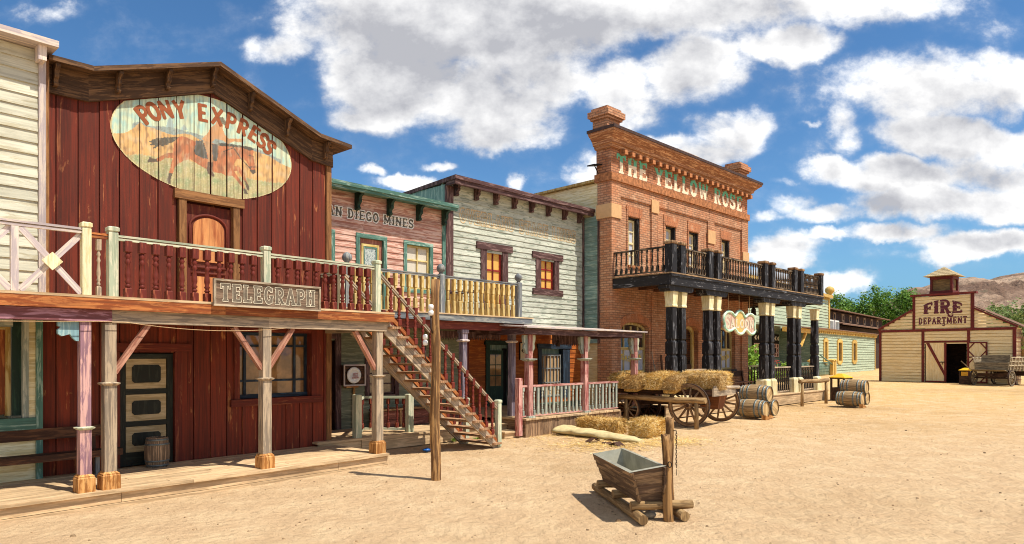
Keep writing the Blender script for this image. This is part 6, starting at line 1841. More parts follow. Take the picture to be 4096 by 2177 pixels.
mb = MB(); mb.prism([(-10.0, 3.9), (-8.5, 3.9), (-8.7, 4.35), (-9.0, 4.5), (-8.9, 4.9), (-9.6, 4.9), (-9.5, 4.5), (-9.9, 4.3)], 2.92, 2.98); mb.build('bust', plain('painted_skin', 'c99878', .7), cb_)
mb = MB(); mb.prism([(-9.9, 4.85), (-8.6, 4.85), (-8.7, 5.05), (-9.0, 5.0), (-9.05, 5.3), (-9.5, 5.3), (-9.55, 5.0), (-9.8, 5.05)], 2.88, 2.919); mb.build('hat', M['letter_black'], cb_)
# iron fence on the green porch
gf = thing('porch_fence', 'low green iron fence with a sloping rail before the green porch', 'fence', G, (-6, -1, 0))
mb = MB()
for i in range(28): mb.tube([(-12 + i * .36, -1.2, 0), (-12 + i * .36, -1.2, 1.3)], .03, 5)
mb.build('bars', M['teal'], gf)
mb = MB(); mb.tube([(-12.1, -1.2, 1.25), (-2.0, -1.2, 1.25)], .05, 6); mb.tube([(-6.4, -1.4, 2.0), (-1.4, -1.4, .9)], .06, 6); mb.build('rail', M['teal'], gf)
for u in (-8.9, -2.0, -1.2):
    mb = MB(); mb.lathe([(.22, 0), (.22, 1.35), (.28, 1.4), (.28, 1.5), (.1, 1.6)], (u, -1.3, 0), sq=True); mb.build('post', M['ochre'], gf)

# ---------------------------------------------------------------- dark barn behind, with a row of small windows
Bn = Fr(45.1, 95.0, .63, .777)
bn = thing('dark_barn', 'long dark timber barn with a row of small square windows under its roof', 'barn', Bn, (10, 0, 0))
mb = MB(); mb.box(-14, 31, 0, 6, 0, 8.0); mb.box(-14, 29.5, -3.4, -.01, 0, 5.6); mb.build('wall', M['barnwood'], bn)
mb = MB(); mb.hexa([(-15, -.9, 8.05), (33, -.9, 8.05), (33, 7, 8.9), (-15, 7, 8.9), (-15, -.9, 8.2), (33, -.9, 8.2), (33, 7, 9.05), (-15, 7, 9.05)])
mb.hexa([(-15, -4.4, 5.6), (31, -4.4, 5.6), (31, -.02, 6.5), (-15, -.02, 6.5), (-15, -4.4, 5.75), (31, -4.4, 5.75), (31, -.02, 6.65), (-15, -.02, 6.65)]); mb.build('roof', M['shingle'], bn)
for px in (3300, 3336, 3370, 3400, 3428, 3456, 3484, 3508):
    u = Bn.u(px, 0); f = MB(); h = .62
    for q in ((u - h, u - h * .6, 6.75, 7.85), (u + h * .6, u + h, 6.75, 7.85), (u - h * .6, u + h * .6, 7.6, 7.85), (u - h * .6, u + h * .6, 6.75, 6.98)): f.box(q[0], q[1], -.1, -.001, q[2], q[3])
    w_ = f.build('window', wood('barn_sash', 'a08468', 'b89c7c', .5, .3), bn)
    f = MB(); f.box(u - h * .6, u + h * .6, -.04, -.002, 6.98, 7.6); f.build('pane', M['dark'], w_)

# ---------------------------------------------------------------- bare mountains
def mountain_mat():
    m, t, b = newmat('bare_mountain')
    o = t.coord('Object')
    n = t.noise(t.mapping(o, (1, 1, 2.2)), .006, 10, .66, .6); n2 = t.noise(o, .03, 6, .65); n3 = t.noise(t.mapping(o, (1, 1, .7)), .15, 4, .7)
    col = t.mix(t.ramp(n, .40, .60), C('6d5749'), C('ab937d'))
    col = t.mix(t.math('MULTIPLY', t.ramp(n2, .52, .68), .55), col, C('5c5a48'))
    col = t.mix(t.math('MULTIPLY', t.ramp(n3, .58, .7), .4), col, C('c3ab93'))
    t.l(col, b.inputs['Base Color']); b.inputs['Roughness'].default_value = .95; b.inputs['Specular IOR Level'].default_value = .1
    t.l(t.bump(n2, .8, 20), b.inputs['Normal'])
    return m
def mountain():
    mb = MB()
    D0 = 900.0
    # skyline measured as (x px, y px)
    sk = [(3000, 1290), (3400, 1260), (3480, 1240), (3560, 1205), (3620, 1160), (3660, 1142), (3690, 1146), (3720, 1134), (3740, 1130), (3800, 1112), (3860, 1108), (3880, 1106), (3920, 1118), (3960, 1116), (4000, 1100), (4050, 1090), (4096, 1085), (4300, 1050), (4700, 1060), (5200, 1100), (5800, 1200), (6200, 1330)]
    nx, ny = 190, 46
    idx = []
    for i in range(nx + 1):
        px = 2900 + 3400 * i / nx
        y0 = sk[0][1]
        for (a, ya), (b, yb) in zip(sk, sk[1:]):
            if a <= px <= b: y0 = ya + (yb - ya) * (px - a) / (b - a)
        if px < sk[0][0]: y0 = sk[0][1] + (sk[0][0] - px) * .5
        H = max(4, (HY - y0) / FPX * (D0 + 320))
        row = []
        for j in range(ny + 1):
            t_ = j / ny
            dd = D0 - 180 + 700 * t_
            X = (px - CX) / FPX * (D0 + 324) + (dd - D0 - 324) * .35
            s_ = math.sin(min(1, t_ / .72) * math.pi / 2) ** 1.25 if t_ < .72 else max(0, math.cos((t_ - .72) / .28 * math.pi / 2))
            nz = noise.hetero_terrain(Vector((X * .006, dd * .006, 3.3)), .9, 2.1, 6, .7) 
            rz = abs(noise.noise(Vector((X * .012, dd * .004, 7)))) + .5 * abs(noise.noise(Vector((X * .03, dd * .012, 1)))) + .25 * abs(noise.noise(Vector((X * .07, dd * .03, 5))))
            z = H * s_ * (1.0 - .70 * rz * max(0, 1 - t_ / .72) ** .6) + (nz * 3 * s_) - 3
            row.append(mb.av((X, dd, z)))
        idx.append(row)
    for i in range(nx):
        for j in range(ny):
            mb.af((idx[i][j], idx[i + 1][j], idx[i + 1][j + 1], idx[i][j + 1]), [(0, 0)] * 4, .5, True)
    tag(mb.build('mountain', mountain_mat()), 'bare brown mountain range beyond the fire station', None, None, 'structure')
mountain()

# ---------------------------------------------------------------- trees
def leaf_mat(name, c1, c2, c3):
    m, t, b = newmat(name)
    r = t.attr('rnd'); n = t.noise(t.coord('Object'), .35, 4, .6)
    k = t.math('ADD', t.math('MULTIPLY', r, .65), t.math('MULTIPLY', n, .45))
    col = t.mix(t.ramp(k, .2, .6), C(c1), C(c2)); col = t.mix(t.ramp(k, .68, .95), col, C(c3))
    t.l(col, b.inputs['Base Color']); b.inputs['Roughness'].default_value = .55; b.inputs['Specular IOR Level'].default_value = .3
    tr = t.n('ShaderNodeBsdfTranslucent'); t.l(col, tr.inputs[0]); mx = t.n('ShaderNodeMixShader'); mx.inputs[0].default_value = .25
    out = m.node_tree.nodes['Material Output']; t.l(b.outputs[0], mx.inputs[1]); t.l(tr.outputs[0], mx.inputs[2]); t.l(mx.outputs[0], out.inputs[0])
    return m
M['leaf'] = leaf_mat('dense_leaves', '2c4a18', '5c842a', 'a3b84c'); M['leaf2'] = leaf_mat('olive_leaves', '45572a', '748748', 'a8b46c'); M['leaf3'] = leaf_mat('bush_leaves', '4e7020', '86a836', 'b9cf62')
def tree(x, y, h, r, lab, mat, seed, spiky=.5, n=1500, leaf=.42, low=.1, group=None, name='tree'):
    rn = random.Random(seed)
    t_ = thing(name, lab, name, WORLD, (x, y, 0), rn.random() * 6, group, local=True)
    mb = MB(); mb.tube([(0, 0, -.2), (.05 * r, 0, h * .3), (-.04 * r, .05 * r, h * .75)], [.09 * r + .05, .06 * r + .03, .02 * r], 8)
    for k in range(5):
        a = k * 1.3; mb.tube([(0, 0, h * .25), (math.cos(a) * r * .5, math.sin(a) * r * .5, h * .55)], [.04 * r, .015 * r], 6)
    mb.build('trunk', M['log'], t_)
    mb = MB()
    lobes = []
    for k in range(int(16 + 8 * spiky)):
        zz = low + (1 - low) * rn.random() ** .85; a = rn.random() * 6.283
        rad = r * math.sqrt(max(0.05, 1 - ((zz - .42) / .62) ** 2)) * rn.uniform(.45, .95)
        lobes.append((math.cos(a) * rad, math.sin(a) * rad, zz * h * .93, r * rn.uniform(.22, .46)))
    lobes.append((0, 0, h * .93, r * .2))
    for k in range(n):
        lx, ly, lz, lr = lobes[k % len(lobes)]
        d = Vector((rn.gauss(0, 1), rn.gauss(0, 1), rn.gauss(0, 1))).normalized()
        q = lr * (rn.random() ** .35)
        p = Vector((lx, ly, lz)) + Vector((d.x * q, d.y * q, d.z * q * 1.25))
        if p.z < h * low * .5: p.z = h * low * .5 + rn.random() * .2
        nrm = (d + Vector((rn.gauss(0, .5), rn.gauss(0, .5), rn.gauss(0, .5) + .5))).normalized()
        a = nrm.cross(Vector((rn.random(), rn.random(), rn.random()))).normalized(); b = nrm.cross(a)
        s_ = leaf * rn.uniform(.6, 1.3); rr = rn.random() * .7 + .3 * (k % len(lobes)) / len(lobes)
        for w_ in range(2):
            o = a * rn.gauss(0, s_ * .6) + b * rn.gauss(0, s_ * .6) + nrm * rn.gauss(0, s_ * .3)
            l = b * s_ * rn.uniform(.7, 1.2)
            i0 = len(mb.v)
            for pt in (p + o, p + o + a * s_ * .35 + l * .5, p + o + l, p + o - a * s_ * .35 + l * .5): mb.v.append(tuple(pt))
            mb.af((i0, i0 + 1, i0 + 2, i0 + 3), [(0, 0)] * 4, rr)
    mb.build('crown', mat, t_)
    return t_
TR = [(3345, 1180, 104, 3.4, 0), (3405, 1205, 108, 4.2, 0), (3460, 1170, 106, 4.4, 0), (3500, 1135, 104, 3.6, 0), (3548, 1170, 110, 4.6, 0), (3602, 1155, 104, 4.2, 0), (3640, 1175, 98, 3.8, 0), (3675, 1200, 96, 3.2, 0), (3440, 1250, 112, 4.6, 0), (3580, 1240, 112, 4.6, 0)]
labs = ['tree with its top left of the green building finial', 'rounded tree rising behind the ochre finial', 'dense tree behind the middle of the dark barn roof', 'tallest pointed tree behind the dark barn', 'broad bright tree behind the right end of the barn', 'full tree between the barn and the fire station', 'tree close behind the left slope of the fire station roof', 'small tree beside the fire station cupola', 'lower tree in the second row behind the barn', 'lower tree in the second row behind the fire station slope']
for i, (px, py, D, r, k) in enumerate(TR):
    h = CH + (HY - py) / FPX * D
    D += 40; h = CH + (HY - py) / FPX * D; r *= 1.3
    tree((px - CX) / FPX * D, D, h, r, 'dark green ' + labs[i], M['leaf'], 11 + i, 1.2, 1700, .5, group='trees behind the barn')
for i, (px, py, D, r) in enumerate(((3930, 1235, 88, 2.6), (3985, 1225, 92, 2.8), (4040, 1222, 84, 3.0), (4090, 1228, 78, 3.2))):
    h = CH + (HY - py) / FPX * D
    tree((px - CX) / FPX * D, D, h, r, ['thin olive tree just right of the stepped gable', 'olive tree behind the middle of the right roof slope', 'feathery olive tree behind the end of the right roof slope', 'olive tree at the right edge behind the shed side'][i], M['leaf2'], 40 + i, 1.0, 800, .42, group='olive trees beyond the fire station')
# ---------------------------------------------------------------- things standing on the sand
def gp(px, py, z=0.0):
    d = FPX * (CH - z) / (py - HY); return Vector(((px - CX) / FPX * d, d, z))
LEGW = M['log']
# telegraph pole
po_ = thing('telegraph_pole', 'weathered timber pole with white insulators in front of the stair', 'pole', WORLD, (-1.22, 10.88, 0), local=True)
mb = MB(); n = 14
pts = [(.012 * math.sin(i * .9), .01 * math.cos(i * 1.3), -.3 + 3.5 * i / n) for i in range(n + 1)]
mb.tube(pts, [.083 - .0009 * i + random.uniform(-.002, .002) for i in range(n + 1)], 14, rag=.05); mb.build('shaft', M['pole'], po_)
for dx, dy, z in ((-.06, -.10, 2.72), (-.16, .0, 2.25)):
    mb = MB(); mb.lathe([(.018, -.10), (.04, -.09), (.043, -.03), (.03, -.02), (.03, 0), (.042, .005), (.042, .06), (.03, .075), (.005, .08)], (dx, dy, z), n=14); i_ = mb.build('insulator', M['white'], po_)
    mb = MB(); mb.tube([(dx, dy, z - .1), (dx, dy, z - .3), (dx * .6, dy * .7, z - .38)], .014, 6); mb.build('pin', M['rust'], i_)
# blue bag
bb = thing('blue_bag', 'crumpled blue plastic bag lying on the sand near the deck', 'bag', WORLD, (-1.76, 14.1, 0), local=True)
mb = MB(); rings = []
for i in range(7):
    k = i / 6; r = .09 * math.sin(math.pi * (k * .9 + .08)); rings.append([(r * (1 + .5 * noise.noise(Vector((math.cos(a) * 2, math.sin(a) * 2, i * .7)))) * math.cos(a), r * (1 + .5 * noise.noise(Vector((math.cos(a) * 2, math.sin(a) * 2, i * .7)))) * math.sin(a), k * .085) for a in [2 * math.pi * j / 12 for j in range(12)]])
mb.rings(rings); mb.build('plastic', M['bluebag'], bb)

# ---------------------------------------------------------------- straw
def straw_mat(name, c1, c2, c3):
    m, t, b = newmat(name)
    r = t.attr('rnd'); n = t.noise(t.coord('Object'), 5, 4, .6)
    k = t.math('ADD', t.math('MULTIPLY', r, .7), t.math('MULTIPLY', n, .4))
    col = t.mix(t.ramp(k, .1, .55), C(c1), C(c2)); col = t.mix(t.ramp(k, .6, 1.0), col, C(c3))
    t.l(col, b.inputs['Base Color']); b.inputs['Roughness'].default_value = .7; b.inputs['Specular IOR Level'].default_value = .25
    return m
M['straw'] = straw_mat('golden_straw', '98702f', 'e0ba66', 'fff0c4'); M['straw2'] = straw_mat('weathered_straw', '76572e', 'bd9a60', 'ecd4a0')
M['straw3'] = straw_mat('cut_straw', '805a28', 'd4aa5a', 'f6e0a8')
M['strawcore'] = plain('straw_core', 'd2a455', .9, nz=.35, scale=30)


def bale(name, lab, center, L, W_, H, ax, mat, seed, group, n=2600, droop=0.0, bulge=.05, rnd=.17):
    """A bale: lumpy block covered in stalks; ax is the heading of its long side (radians)."""
    rn = random.Random(seed)
    t_ = thing(name, lab, 'hay bale', WORLD, center, ax, group, local=True)
    def surf(u, v, k):   # point on the rounded block
        x, y, z = u, v, k
        p = Vector((x, y, z)); q = Vector((max(rnd * .7 - .98, min(.98 - rnd * .7, x)), max(rnd - .97, min(.97 - rnd, y)), max(rnd - .95, min(.95 - rnd, z))))
        d = p - q
        if d.length > 1e-6: p = q + d.normalized() * min(d.length, rnd)
        X, Y_, Z = p.x * L / 2, p.y * W_ / 2, p.z * H / 2
        f = 1 + bulge * noise.noise(Vector((X * 4, Y_ * 4, Z * 4 + seed)))
        pinch = 1 - .07 * (math.exp(-((X / L - .2) / .03) ** 2) + math.exp(-((X / L + .2) / .03) ** 2))
        X2, Y2, Z2 = X * f, Y_ * f * pinch, Z * f * pinch
        if droop: Z2 -= droop * max(0, -X / (L / 2) - .15) ** 1.6
        return Vector((X2, Y2, H / 2 + Z2))
    mb = MB(); g = 9
    for ax_ in range(3):
        for sg in (-1, 1):
            for i in range(g):
                for j in range(g):
                    q = []
                    for a, b in ((i, j), (i + 1, j), (i + 1, j + 1), (i, j + 1)):
                        u, v = -1 + 2 * a / g, -1 + 2 * b / g
                        c = [0, 0, 0]; c[ax_] = sg; c[(ax_ + 1) % 3] = u; c[(ax_ + 2) % 3] = v
                        q.append(surf(*c))
                    i0 = len(mb.v); mb.v.extend(tuple(p) for p in q); mb.af((i0, i0 + 1, i0 + 2, i0 + 3) if sg > 0 else (i0 + 3, i0 + 2, i0 + 1, i0), [(0, 0)] * 4, rn.random(), True)
    mb.build('core', M['strawcore'], t_)
    mb = MB()
    for k in range(n):
        ax_ = rn.choice((0, 0, 1, 1, 2, 2, 2)); sg = -1 if rn.random() < .5 else 1
        if ax_ == 2 and sg < 0: sg = 1
        c = [0, 0, 0]; c[ax_] = sg; c[(ax_ + 1) % 3] = rn.uniform(-1, 1); c[(ax_ + 2) % 3] = rn.uniform(-1, 1)
        p = surf(*c); q = surf(*[x * .9 for x in c]); nn = (p - q).normalized()
        d = Vector((rn.gauss(0, .7), rn.gauss(0, 1.0), rn.gauss(0, .8))) + nn * rn.uniform(-.05, .22) * (1 if rn.random() < .9 else 2.4)
        d.normalize(); l = rn.uniform(.04, .12); w_ = rn.uniform(.0026, .0052)
        s_ = d.cross(nn)
        if s_.length < .05: continue
        s_ = s_.normalized() * w_
        e = p + d * l - Vector((0, 0, rn.uniform(0, .03)))
        b0 = p - d * l * .4 + nn * .004
        if e.z < .003: e.z = .003
        if b0.z < .003: b0.z = .003
        i0 = len(mb.v); mb.v.extend(tuple(x) for x in (b0 - s_, b0 + s_, e + s_ * .6, e - s_ * .6)); mb.af((i0, i0 + 1, i0 + 2, i0 + 3), [(0, 0)] * 4, rn.random())
    mb.build('stalks', mat, t_)
    mb = MB()
    for sx in (-.2, .2):
        loop = []
        for a in range(24):
            an = 2 * math.pi * a / 24; cx_, cz_ = math.cos(an), math.sin(an); m_ = max(abs(cx_), abs(cz_)); loop.append(surf(sx * 2, cx_ / m_, cz_ / m_) * 1.0)
        mb.tube(loop, .005, 5, closed=True)
    mb.build('twine', M['rope'], t_)
    return t_


a1 = math.atan2(-.50, .80)
b1 = gp(2304, 1730); b2 = gp(2486, 1742)
c1 = (b1 + b2) / 2 + Vector((.30, .42, 0)) * .62
bale('hay_bale', 'left of two golden bales lying on the sand behind the canvas roll', (c1.x - .07, c1.y + .04, .0), 1.10, .56, .36, math.atan2(b2.y - b1.y, b2.x - b1.x), M['straw3'], 3, 'hay bales on the ground', 11000)
d1 = gp(2549, 1756); d2 = gp(2636, 1734)
c2 = Vector((3.36, 16.95, 0))
bale('hay_bale', 'right of two golden bales lying on the sand, its end toward the wagon', (c2.x, c2.y, .0), 1.02, .54, .40, math.atan2(d2.y - d1.y, d2.x - d1.x), M['straw'], 5, 'hay bales on the ground', 11000)

# small stones in the sand
def pebbles():
    rn = random.Random(5); mb = MB()
    for k in range(900):
        d = 4.5 + 24 * rn.random() ** 1.6; a = rn.uniform(-.66, .66); x, y = d * math.tan(a), d
        f_ = R.w(0, -.1); 
        dx, dy = x - R.x, y - R.y
        if dx * -R.uy + dy * R.ux > -.15: continue
        r = rn.uniform(.006, .022) * (1 + (rn.random() < .05) * 1.2); z = ground_z(x, y); s = 5; i0 = len(mb.v)
        for j in range(s): an = j * 6.283 / s + rn.random() * .5; mb.v.append((x + r * math.cos(an), y + r * math.sin(an) * .8, z - .003))
        for j in range(s): an = j * 6.283 / s + .3; mb.v.append((x + r * .65 * math.cos(an), y + r * .55 * math.sin(an), z + r * rn.uniform(.45, .75)))
        rr = rn.random()
        for j in range(s): j2 = (j + 1) % s; mb.af((i0 + j, i0 + j2, i0 + s + j2, i0 + s + j), [(0, 0)] * 4, rr)
        mb.af([i0 + s + j for j in range(s)], [(0, 0)] * s, rr)
    tag(mb.build('pebbles', plain('sand_pebbles', 'a88c68', .9, nz=.3, scale=9)), 'tiny pebbles scattered over the sand', None, None, 'stuff')
pebbles()
# loose straw trodden round the bales
def loose_straw():
    rn = random.Random(9); mb = MB()
    for k in range(5200):
        s_ = rn.random()
        if s_ < .55: px, py = rn.gauss(2440, 120), rn.gauss(1775, 16)
        elif s_ < .85: px, py = rn.gauss(2690, 75), rn.gauss(1765, 13)
        else: px, py = rn.gauss(2250, 110), rn.gauss(1738, 10)
        p = gp(px, max(1700, py)); z = ground_z(p.x, p.y) + .006 + rn.random() * .02
        a = rn.random() * 6.283; l = rn.uniform(.05, .16); d = Vector((math.cos(a), math.sin(a), rn.gauss(0, .12))); s = Vector((-math.sin(a), math.cos(a), 0)) * rn.uniform(.003, .0065)
        p.z = z; i0 = len(mb.v); e = p + d * l
        e.z = max(e.z, z)
        mb.v.extend(tuple(x) for x in (p - s, p + s, e + s, e - s)); mb.af((i0, i0 + 1, i0 + 2, i0 + 3), [(0, 0)] * 4, rn.random())
    tag(mb.build('loose_straw', M['straw']), 'loose straw strewn on the sand round the bales', None, None, 'stuff')
loose_straw()
# canvas roll
tp_ = thing('canvas_roll', 'long pale canvas roll lying on the straw in front of the bales', 'tarp', WORLD, (*gp(2400, 1758)[:2], 0), local=True)
o_ = gp(2400, 1758); e0, e1 = gp(2246, 1734), gp(2570, 1772)
mb = MB(); rings = []; m_ = 44
for i in range(m_ + 1):
    k = i / m_; c = e0.lerp(e1, k) - Vector((o_.x, o_.y, 0)); c += Vector((.4, .9, 0)).normalized() * .06 * math.sin(k * 5)
    r = (.20 - .09 * k) * (1 + .05 * noise.noise(Vector((k * 9, 0, 0)))); 
    if k > .88: r *= 1 - (k - .88) * 3.2
    d = Vector((e1.x - e0.x, e1.y - e0.y, 0)).normalized(); s_ = Vector((-d.y, d.x, 0)); ring = []
    for j in range(18):
        a = 2 * math.pi * j / 18; rr = r * (1 + .24 * noise.noise(Vector((k * 9, math.cos(a) * 1.5, math.sin(a) * 1.5 + 3))))
        ring.append(c + s_ * math.cos(a) * rr * 1.75 + Vector((0, 0, max(.004, r * .5 + math.sin(a) * rr * .56))))
    rings.append(ring)
mb.rings(rings); mb.build('canvas', M['canvas'], tp_)
for i, (px, py, s_, lab) in enumerate(((2375, 1768, .16, 'bent dark scrap left of the middle on the straw edge'), (2428, 1776, .09, 'smallest flat dark scrap between two bent ones'), (2467, 1785, .17, 'bent dark scrap nearest the trough on the straw edge'))):
    q = gp(px, py); sc = thing('scrap', lab, 'scrap', WORLD, (q.x, q.y, 0), .3 + i, group='dark scraps on the straw', local=True)
    mb = MB(); h = .09 if s_ > .1 else .03
    mb.hexa([(-s_, -.1, .0), (0, -.1, h), (0, .12, h * .9), (-s_, .12, .0), (-s_, -.1, .012), (0, -.1, h + .012), (0, .12, h * .9 + .012), (-s_, .12, .012)]); mb.hexa([(.001, -.1, h), (s_ * .8, -.1, .01), (s_ * .8, .12, .01), (.001, .12, h * .9), (.001, -.1, h + .012), (s_ * .8, -.1, .022), (s_ * .8, .12, .022), (.001, .12, h * .9 + .012)])
    mb.build('sheet', M['wagondark'], sc)

# ---------------------------------------------------------------- wheels and wagons
def wheel(name, par, c, R0, W_, axis, spokes, mats_, tyre=.018):
    """c hub centre, axis unit vector along the axle; a part with rim, spokes, hub and tyre."""
    ax = Vector(axis).normalized(); up = Vector((0, 0, 1)); a = ax.cross(up).normalized(); b = up
    Mx = Matrix((( a.x, ax.x, b.x, c[0]), (a.y, ax.y, b.y, c[1]), (a.z, ax.z, b.z, c[2]), (0, 0, 0, 1)))
    mb = MB(Mx); rt = R0 - tyre; w_ = W_ / 2; rf = rt - .085 * (R0 / .6)
    rings = [[(r * math.cos(t_), y, r * math.sin(t_)) for r, y in ((rt, -w_), (rt, w_), (rf, w_), (rf, -w_))] for t_ in [2 * math.pi * i / 48 for i in range(48)]]
    mb.rings(rings, closed=True, sm=False); o = mb.build(name, mats_[0], par)
    mb = MB(Mx); rings = [[(r * math.cos(t_), y, r * math.sin(t_)) for r, y in ((R0, -w_ * 1.03), (R0, w_ * 1.03), (rt + .001, w_ * 1.03), (rt + .001, -w_ * 1.03))] for t_ in [2 * math.pi * i / 48 for i in range(48)]]
    mb.rings(rings, closed=True, sm=False); mb.build('tyre', M['rust'], o)
    mb = MB(Mx)
    for i in range(spokes):
        t_ = 2 * math.pi * (i + .25) / spokes; d = Vector((math.cos(t_), 0, math.sin(t_)))
        mb.tube([d * R0 * .13, d * R0 * .3, d * rf], [.032 * R0 / .6, .036 * R0 / .6, .024 * R0 / .6], 8)
    mb.build('spokes', mats_[1], o)
    mb = MB(Mx); h = R0 * .17
    mb.lathe([(h * .5, -W_ * 1.7), (h * .62, -W_ * 1.65), (h * .7, -W_ * .9), (h, -W_ * .6), (h, W_ * .6), (h * .7, W_ * .9), (h * .6, W_ * 1.5)], n=16, axis='y'); mb.build('hub', mats_[1], o)
    return o


def frame_at(x, y, fx, fy): return Fr(x, y, fx, fy)
# hay wagon: local x toward its front (left in view), y along the axles away from the viewer
WF = Fr(4.90, 18.92, -.785, .62)
def wl(x, y, z=0): return (x, -y, z)
hw = thing('hay_wagon', 'flat bed wooden wagon with spoked wheels loaded with hay outside the saloon', 'wagon', WF, (0, 0, 0))
axv = (0, 1, 0)
WM = (M['wagon'], M['wagon'])
WDm = (M['wagondark'], M['wagondark'])
wheel('wheel', hw, (0, 0, .605), .605, .07, axv, 12, WM)
wheel('wheel', hw, (-.10, -2.0, .605), .605, .07, axv, 12, WM)
wheel('wheel', hw, (1.93, -.02, .415), .415, .07, axv, 10, WM)
wheel('wheel', hw, (1.95, -1.42, .415), .415, .07, axv, 10, WDm)
mb = MB()
mb.tube([(0, .12, .605), (-.1, -2.12, .605)], .05, 8); mb.build('rear_axle', M['wagondark'], hw)
mb = MB(); mb.tube([(1.93, .1, .415), (1.95, -1.55, .415)], .045, 8); mb.box(1.84, 2.02, -1.3, -.14, .46, .60); mb.build('front_axle', M['wagondark'], hw)
mb = MB()
for y in (-.28, -1.38): mb.box(-.62, 2.5, y - .05, y + .05, .86, .985, 0)
for x in (-.1, 1.9): mb.box(x - .08, x + .08, -1.5, -.15, .62 if x < 1 else .605, .859)
mb.bar((-.3, -.8, .62), (2.4, -.75, .55), .09, .09); mb.build('chassis', M['wagondark'], hw)
mb = MB()
for k in range(22): mb.box(-.62 + k * .143, -.62 + k * .143 + .136, -1.62 + random.uniform(-.03, .03), -.12 + random.uniform(-.04, .03), .988, 1.012 + random.uniform(-.004, .006), 1)
mb.build('bed', M['greywood'], hw)
mb = MB(); mb.box(-.64, 2.52, -.115, -.08, .88, 1.03, 0); mb.box(-.64, 2.52, -1.68, -1.645, .88, 1.03, 0); mb.build('side_board', M['wagondark'], hw)
mb = MB(); mb.box(-.69, -.645, -1.70, -.06, .86, 1.08, 1); mb.build('tail_board', M['greywood'], hw)
mb = MB(); mb.tube([(-.70, -1.95, 1.05), (-.62, -.3, 1.10)], .05, 8, rag=.1); mb.tube([(-.45, -1.5, 1.05), (.5, -1.2, 1.06)], .035, 7, rag=.1); mb.build('loose_poles', M['greywood'], hw)
mb = MB(); mb.hexa([(-.45, -1.35, .45), (.05, -1.35, .45), (.05, -.95, .45), (-.45, -.95, .45), (-.55, -1.45, .855), (.15, -1.45, .855), (.15, -.85, .855), (-.55, -.85, .855)]); mb.build('tool_box', wood('rusty_box', '7a4a2c', '925c38', .4, .5), hw)
fa = WF.rz
def wbale(x, y, z, L, W_, H, rot, mat, seed, lab, droop=0.0, n=2600):
    p = WF.w(x, y, z); bale('hay_bale', lab, (p.x, p.y, z), L, W_, H, fa + rot, mat, seed, 'hay bales on the wagon', 6500, droop, .05, .40)
HP = R_(90)
for x, y, L_, W_, H_, r_, m_, sd_, lab, dr_ in ((2.22, -.56, 1.40, .62, .44, .08, 'straw', 21, 'bright golden bale at the front end of the wagon bed', .05),
        (1.60, -.40, 1.45, .56, .40, -.06, 'straw2', 22, 'brownish drooping bale second from the wagon front', .16),
        (1.02, -.50, 1.45, .54, .47, .06, 'straw', 23, 'golden bale in the middle of the wagon bed', .06),
        (.44, -.40, 1.3, .48, .38, -.04, 'straw2', 24, 'brownish bale against the big near wheel of the wagon', .18)):
    wbale(x, y, 1.015, L_, W_, H_, -HP + r_, M[m_], sd_, lab, dr_)
wbale(-.22, -.62, 1.015, 1.0, .62, .43, .04, M['straw2'], 25, 'long weathered bale lying lengthwise over the big wheels')
wbale(.05, -1.36, 1.015, 1.3, .52, .50, .1, M['straw'], 26, 'bale at the far side of the wagon behind the long one')
# hitching rails
def hitch(lab, p1, p2, zr, e0, e1, r=.062):
    p1, p2 = Vector(p1), Vector(p2); c = (p1 + p2) / 2
    t_ = thing('hitching_rail', lab, 'hitching rail', WORLD, (c.x, c.y, 0), local=True)
    d = (p2 - p1).normalized()
    for p in (p1, p2):
        q = p - c; mb = MB(); mb.tube([(q.x, q.y, -.2), (q.x + .01, q.y, zr * .5), (q.x, q.y, zr - .03)], [r * .85, r * .8, r * .75], 10, rag=.06); mb.build('post', M['log'], t_)
    mb = MB(); a, b = p1 - d * e0 - c, p2 + d * e1 - c; pts = []
    for i in range(9): k = i / 8; q = a.lerp(b, k); pts.append((q.x, q.y, zr + .02 + .012 * math.sin(k * 7)))
    mb.tube(pts, [r * (1.0 + .12 * (i / 8)) for i in range(9)], 12, rag=.06); mb.build('rail', M['log'], t_)
hitch('round log hitching rail in front of the hay wagon', gp(2504, 1692), gp(2785, 1714), .74, .32, .28, .072)
hitch('round log hitching rail at the right end of the saloon porch', gp(3208, 1624), gp(3304, 1613), .93, .2, .16, .075)

# ---------------------------------------------------------------- barrels
def barrel(p, axis, lab, group, proto=[None], roll=0.0):
    if proto[0] is None:
        t_ = thing('barrel', lab, 'barrel', WORLD, p, 0, group, local=True)
        cask_parts(t_, .92, .292, M['barrel'], M['hoop'], M['barrelhead'], 22, (.03, .14, .30, .70, .86, .97), .16)
        proto[0] = t_
    else:
        t_ = copy_tree(proto[0]); t_['label'] = lab; t_['group'] = group
    ax = Vector((axis[0], axis[1], 0)).normalized()
    t_.location = Vector(p) - ax * .46
    t_.rotation_mode = 'QUATERNION'; q = ax.to_track_quat('Z', 'Y')
    from mathutils import Quaternion
    t_.rotation_quaternion = q @ Quaternion((0, 0, 1), roll)
    return t_
axn = (.70, -.71)
g1 = [(7.55, 21.45, .32), (8.05, 22.0, .32), (7.82, 21.86, .76)]
for p, l, r_ in zip(g1, ('large pale barrel lying nearest the wagon, lower left of three', 'barrel lower right of the three beside the wagon', 'barrel resting on top of the two beside the wagon'), (0, 1.1, 2.3)): barrel(p, axn, l, 'barrels beside the wagon', roll=r_)
g2 = [(12.98, 26.2, .32), (13.46, 26.75, .32), (13.32, 26.55, .755)]
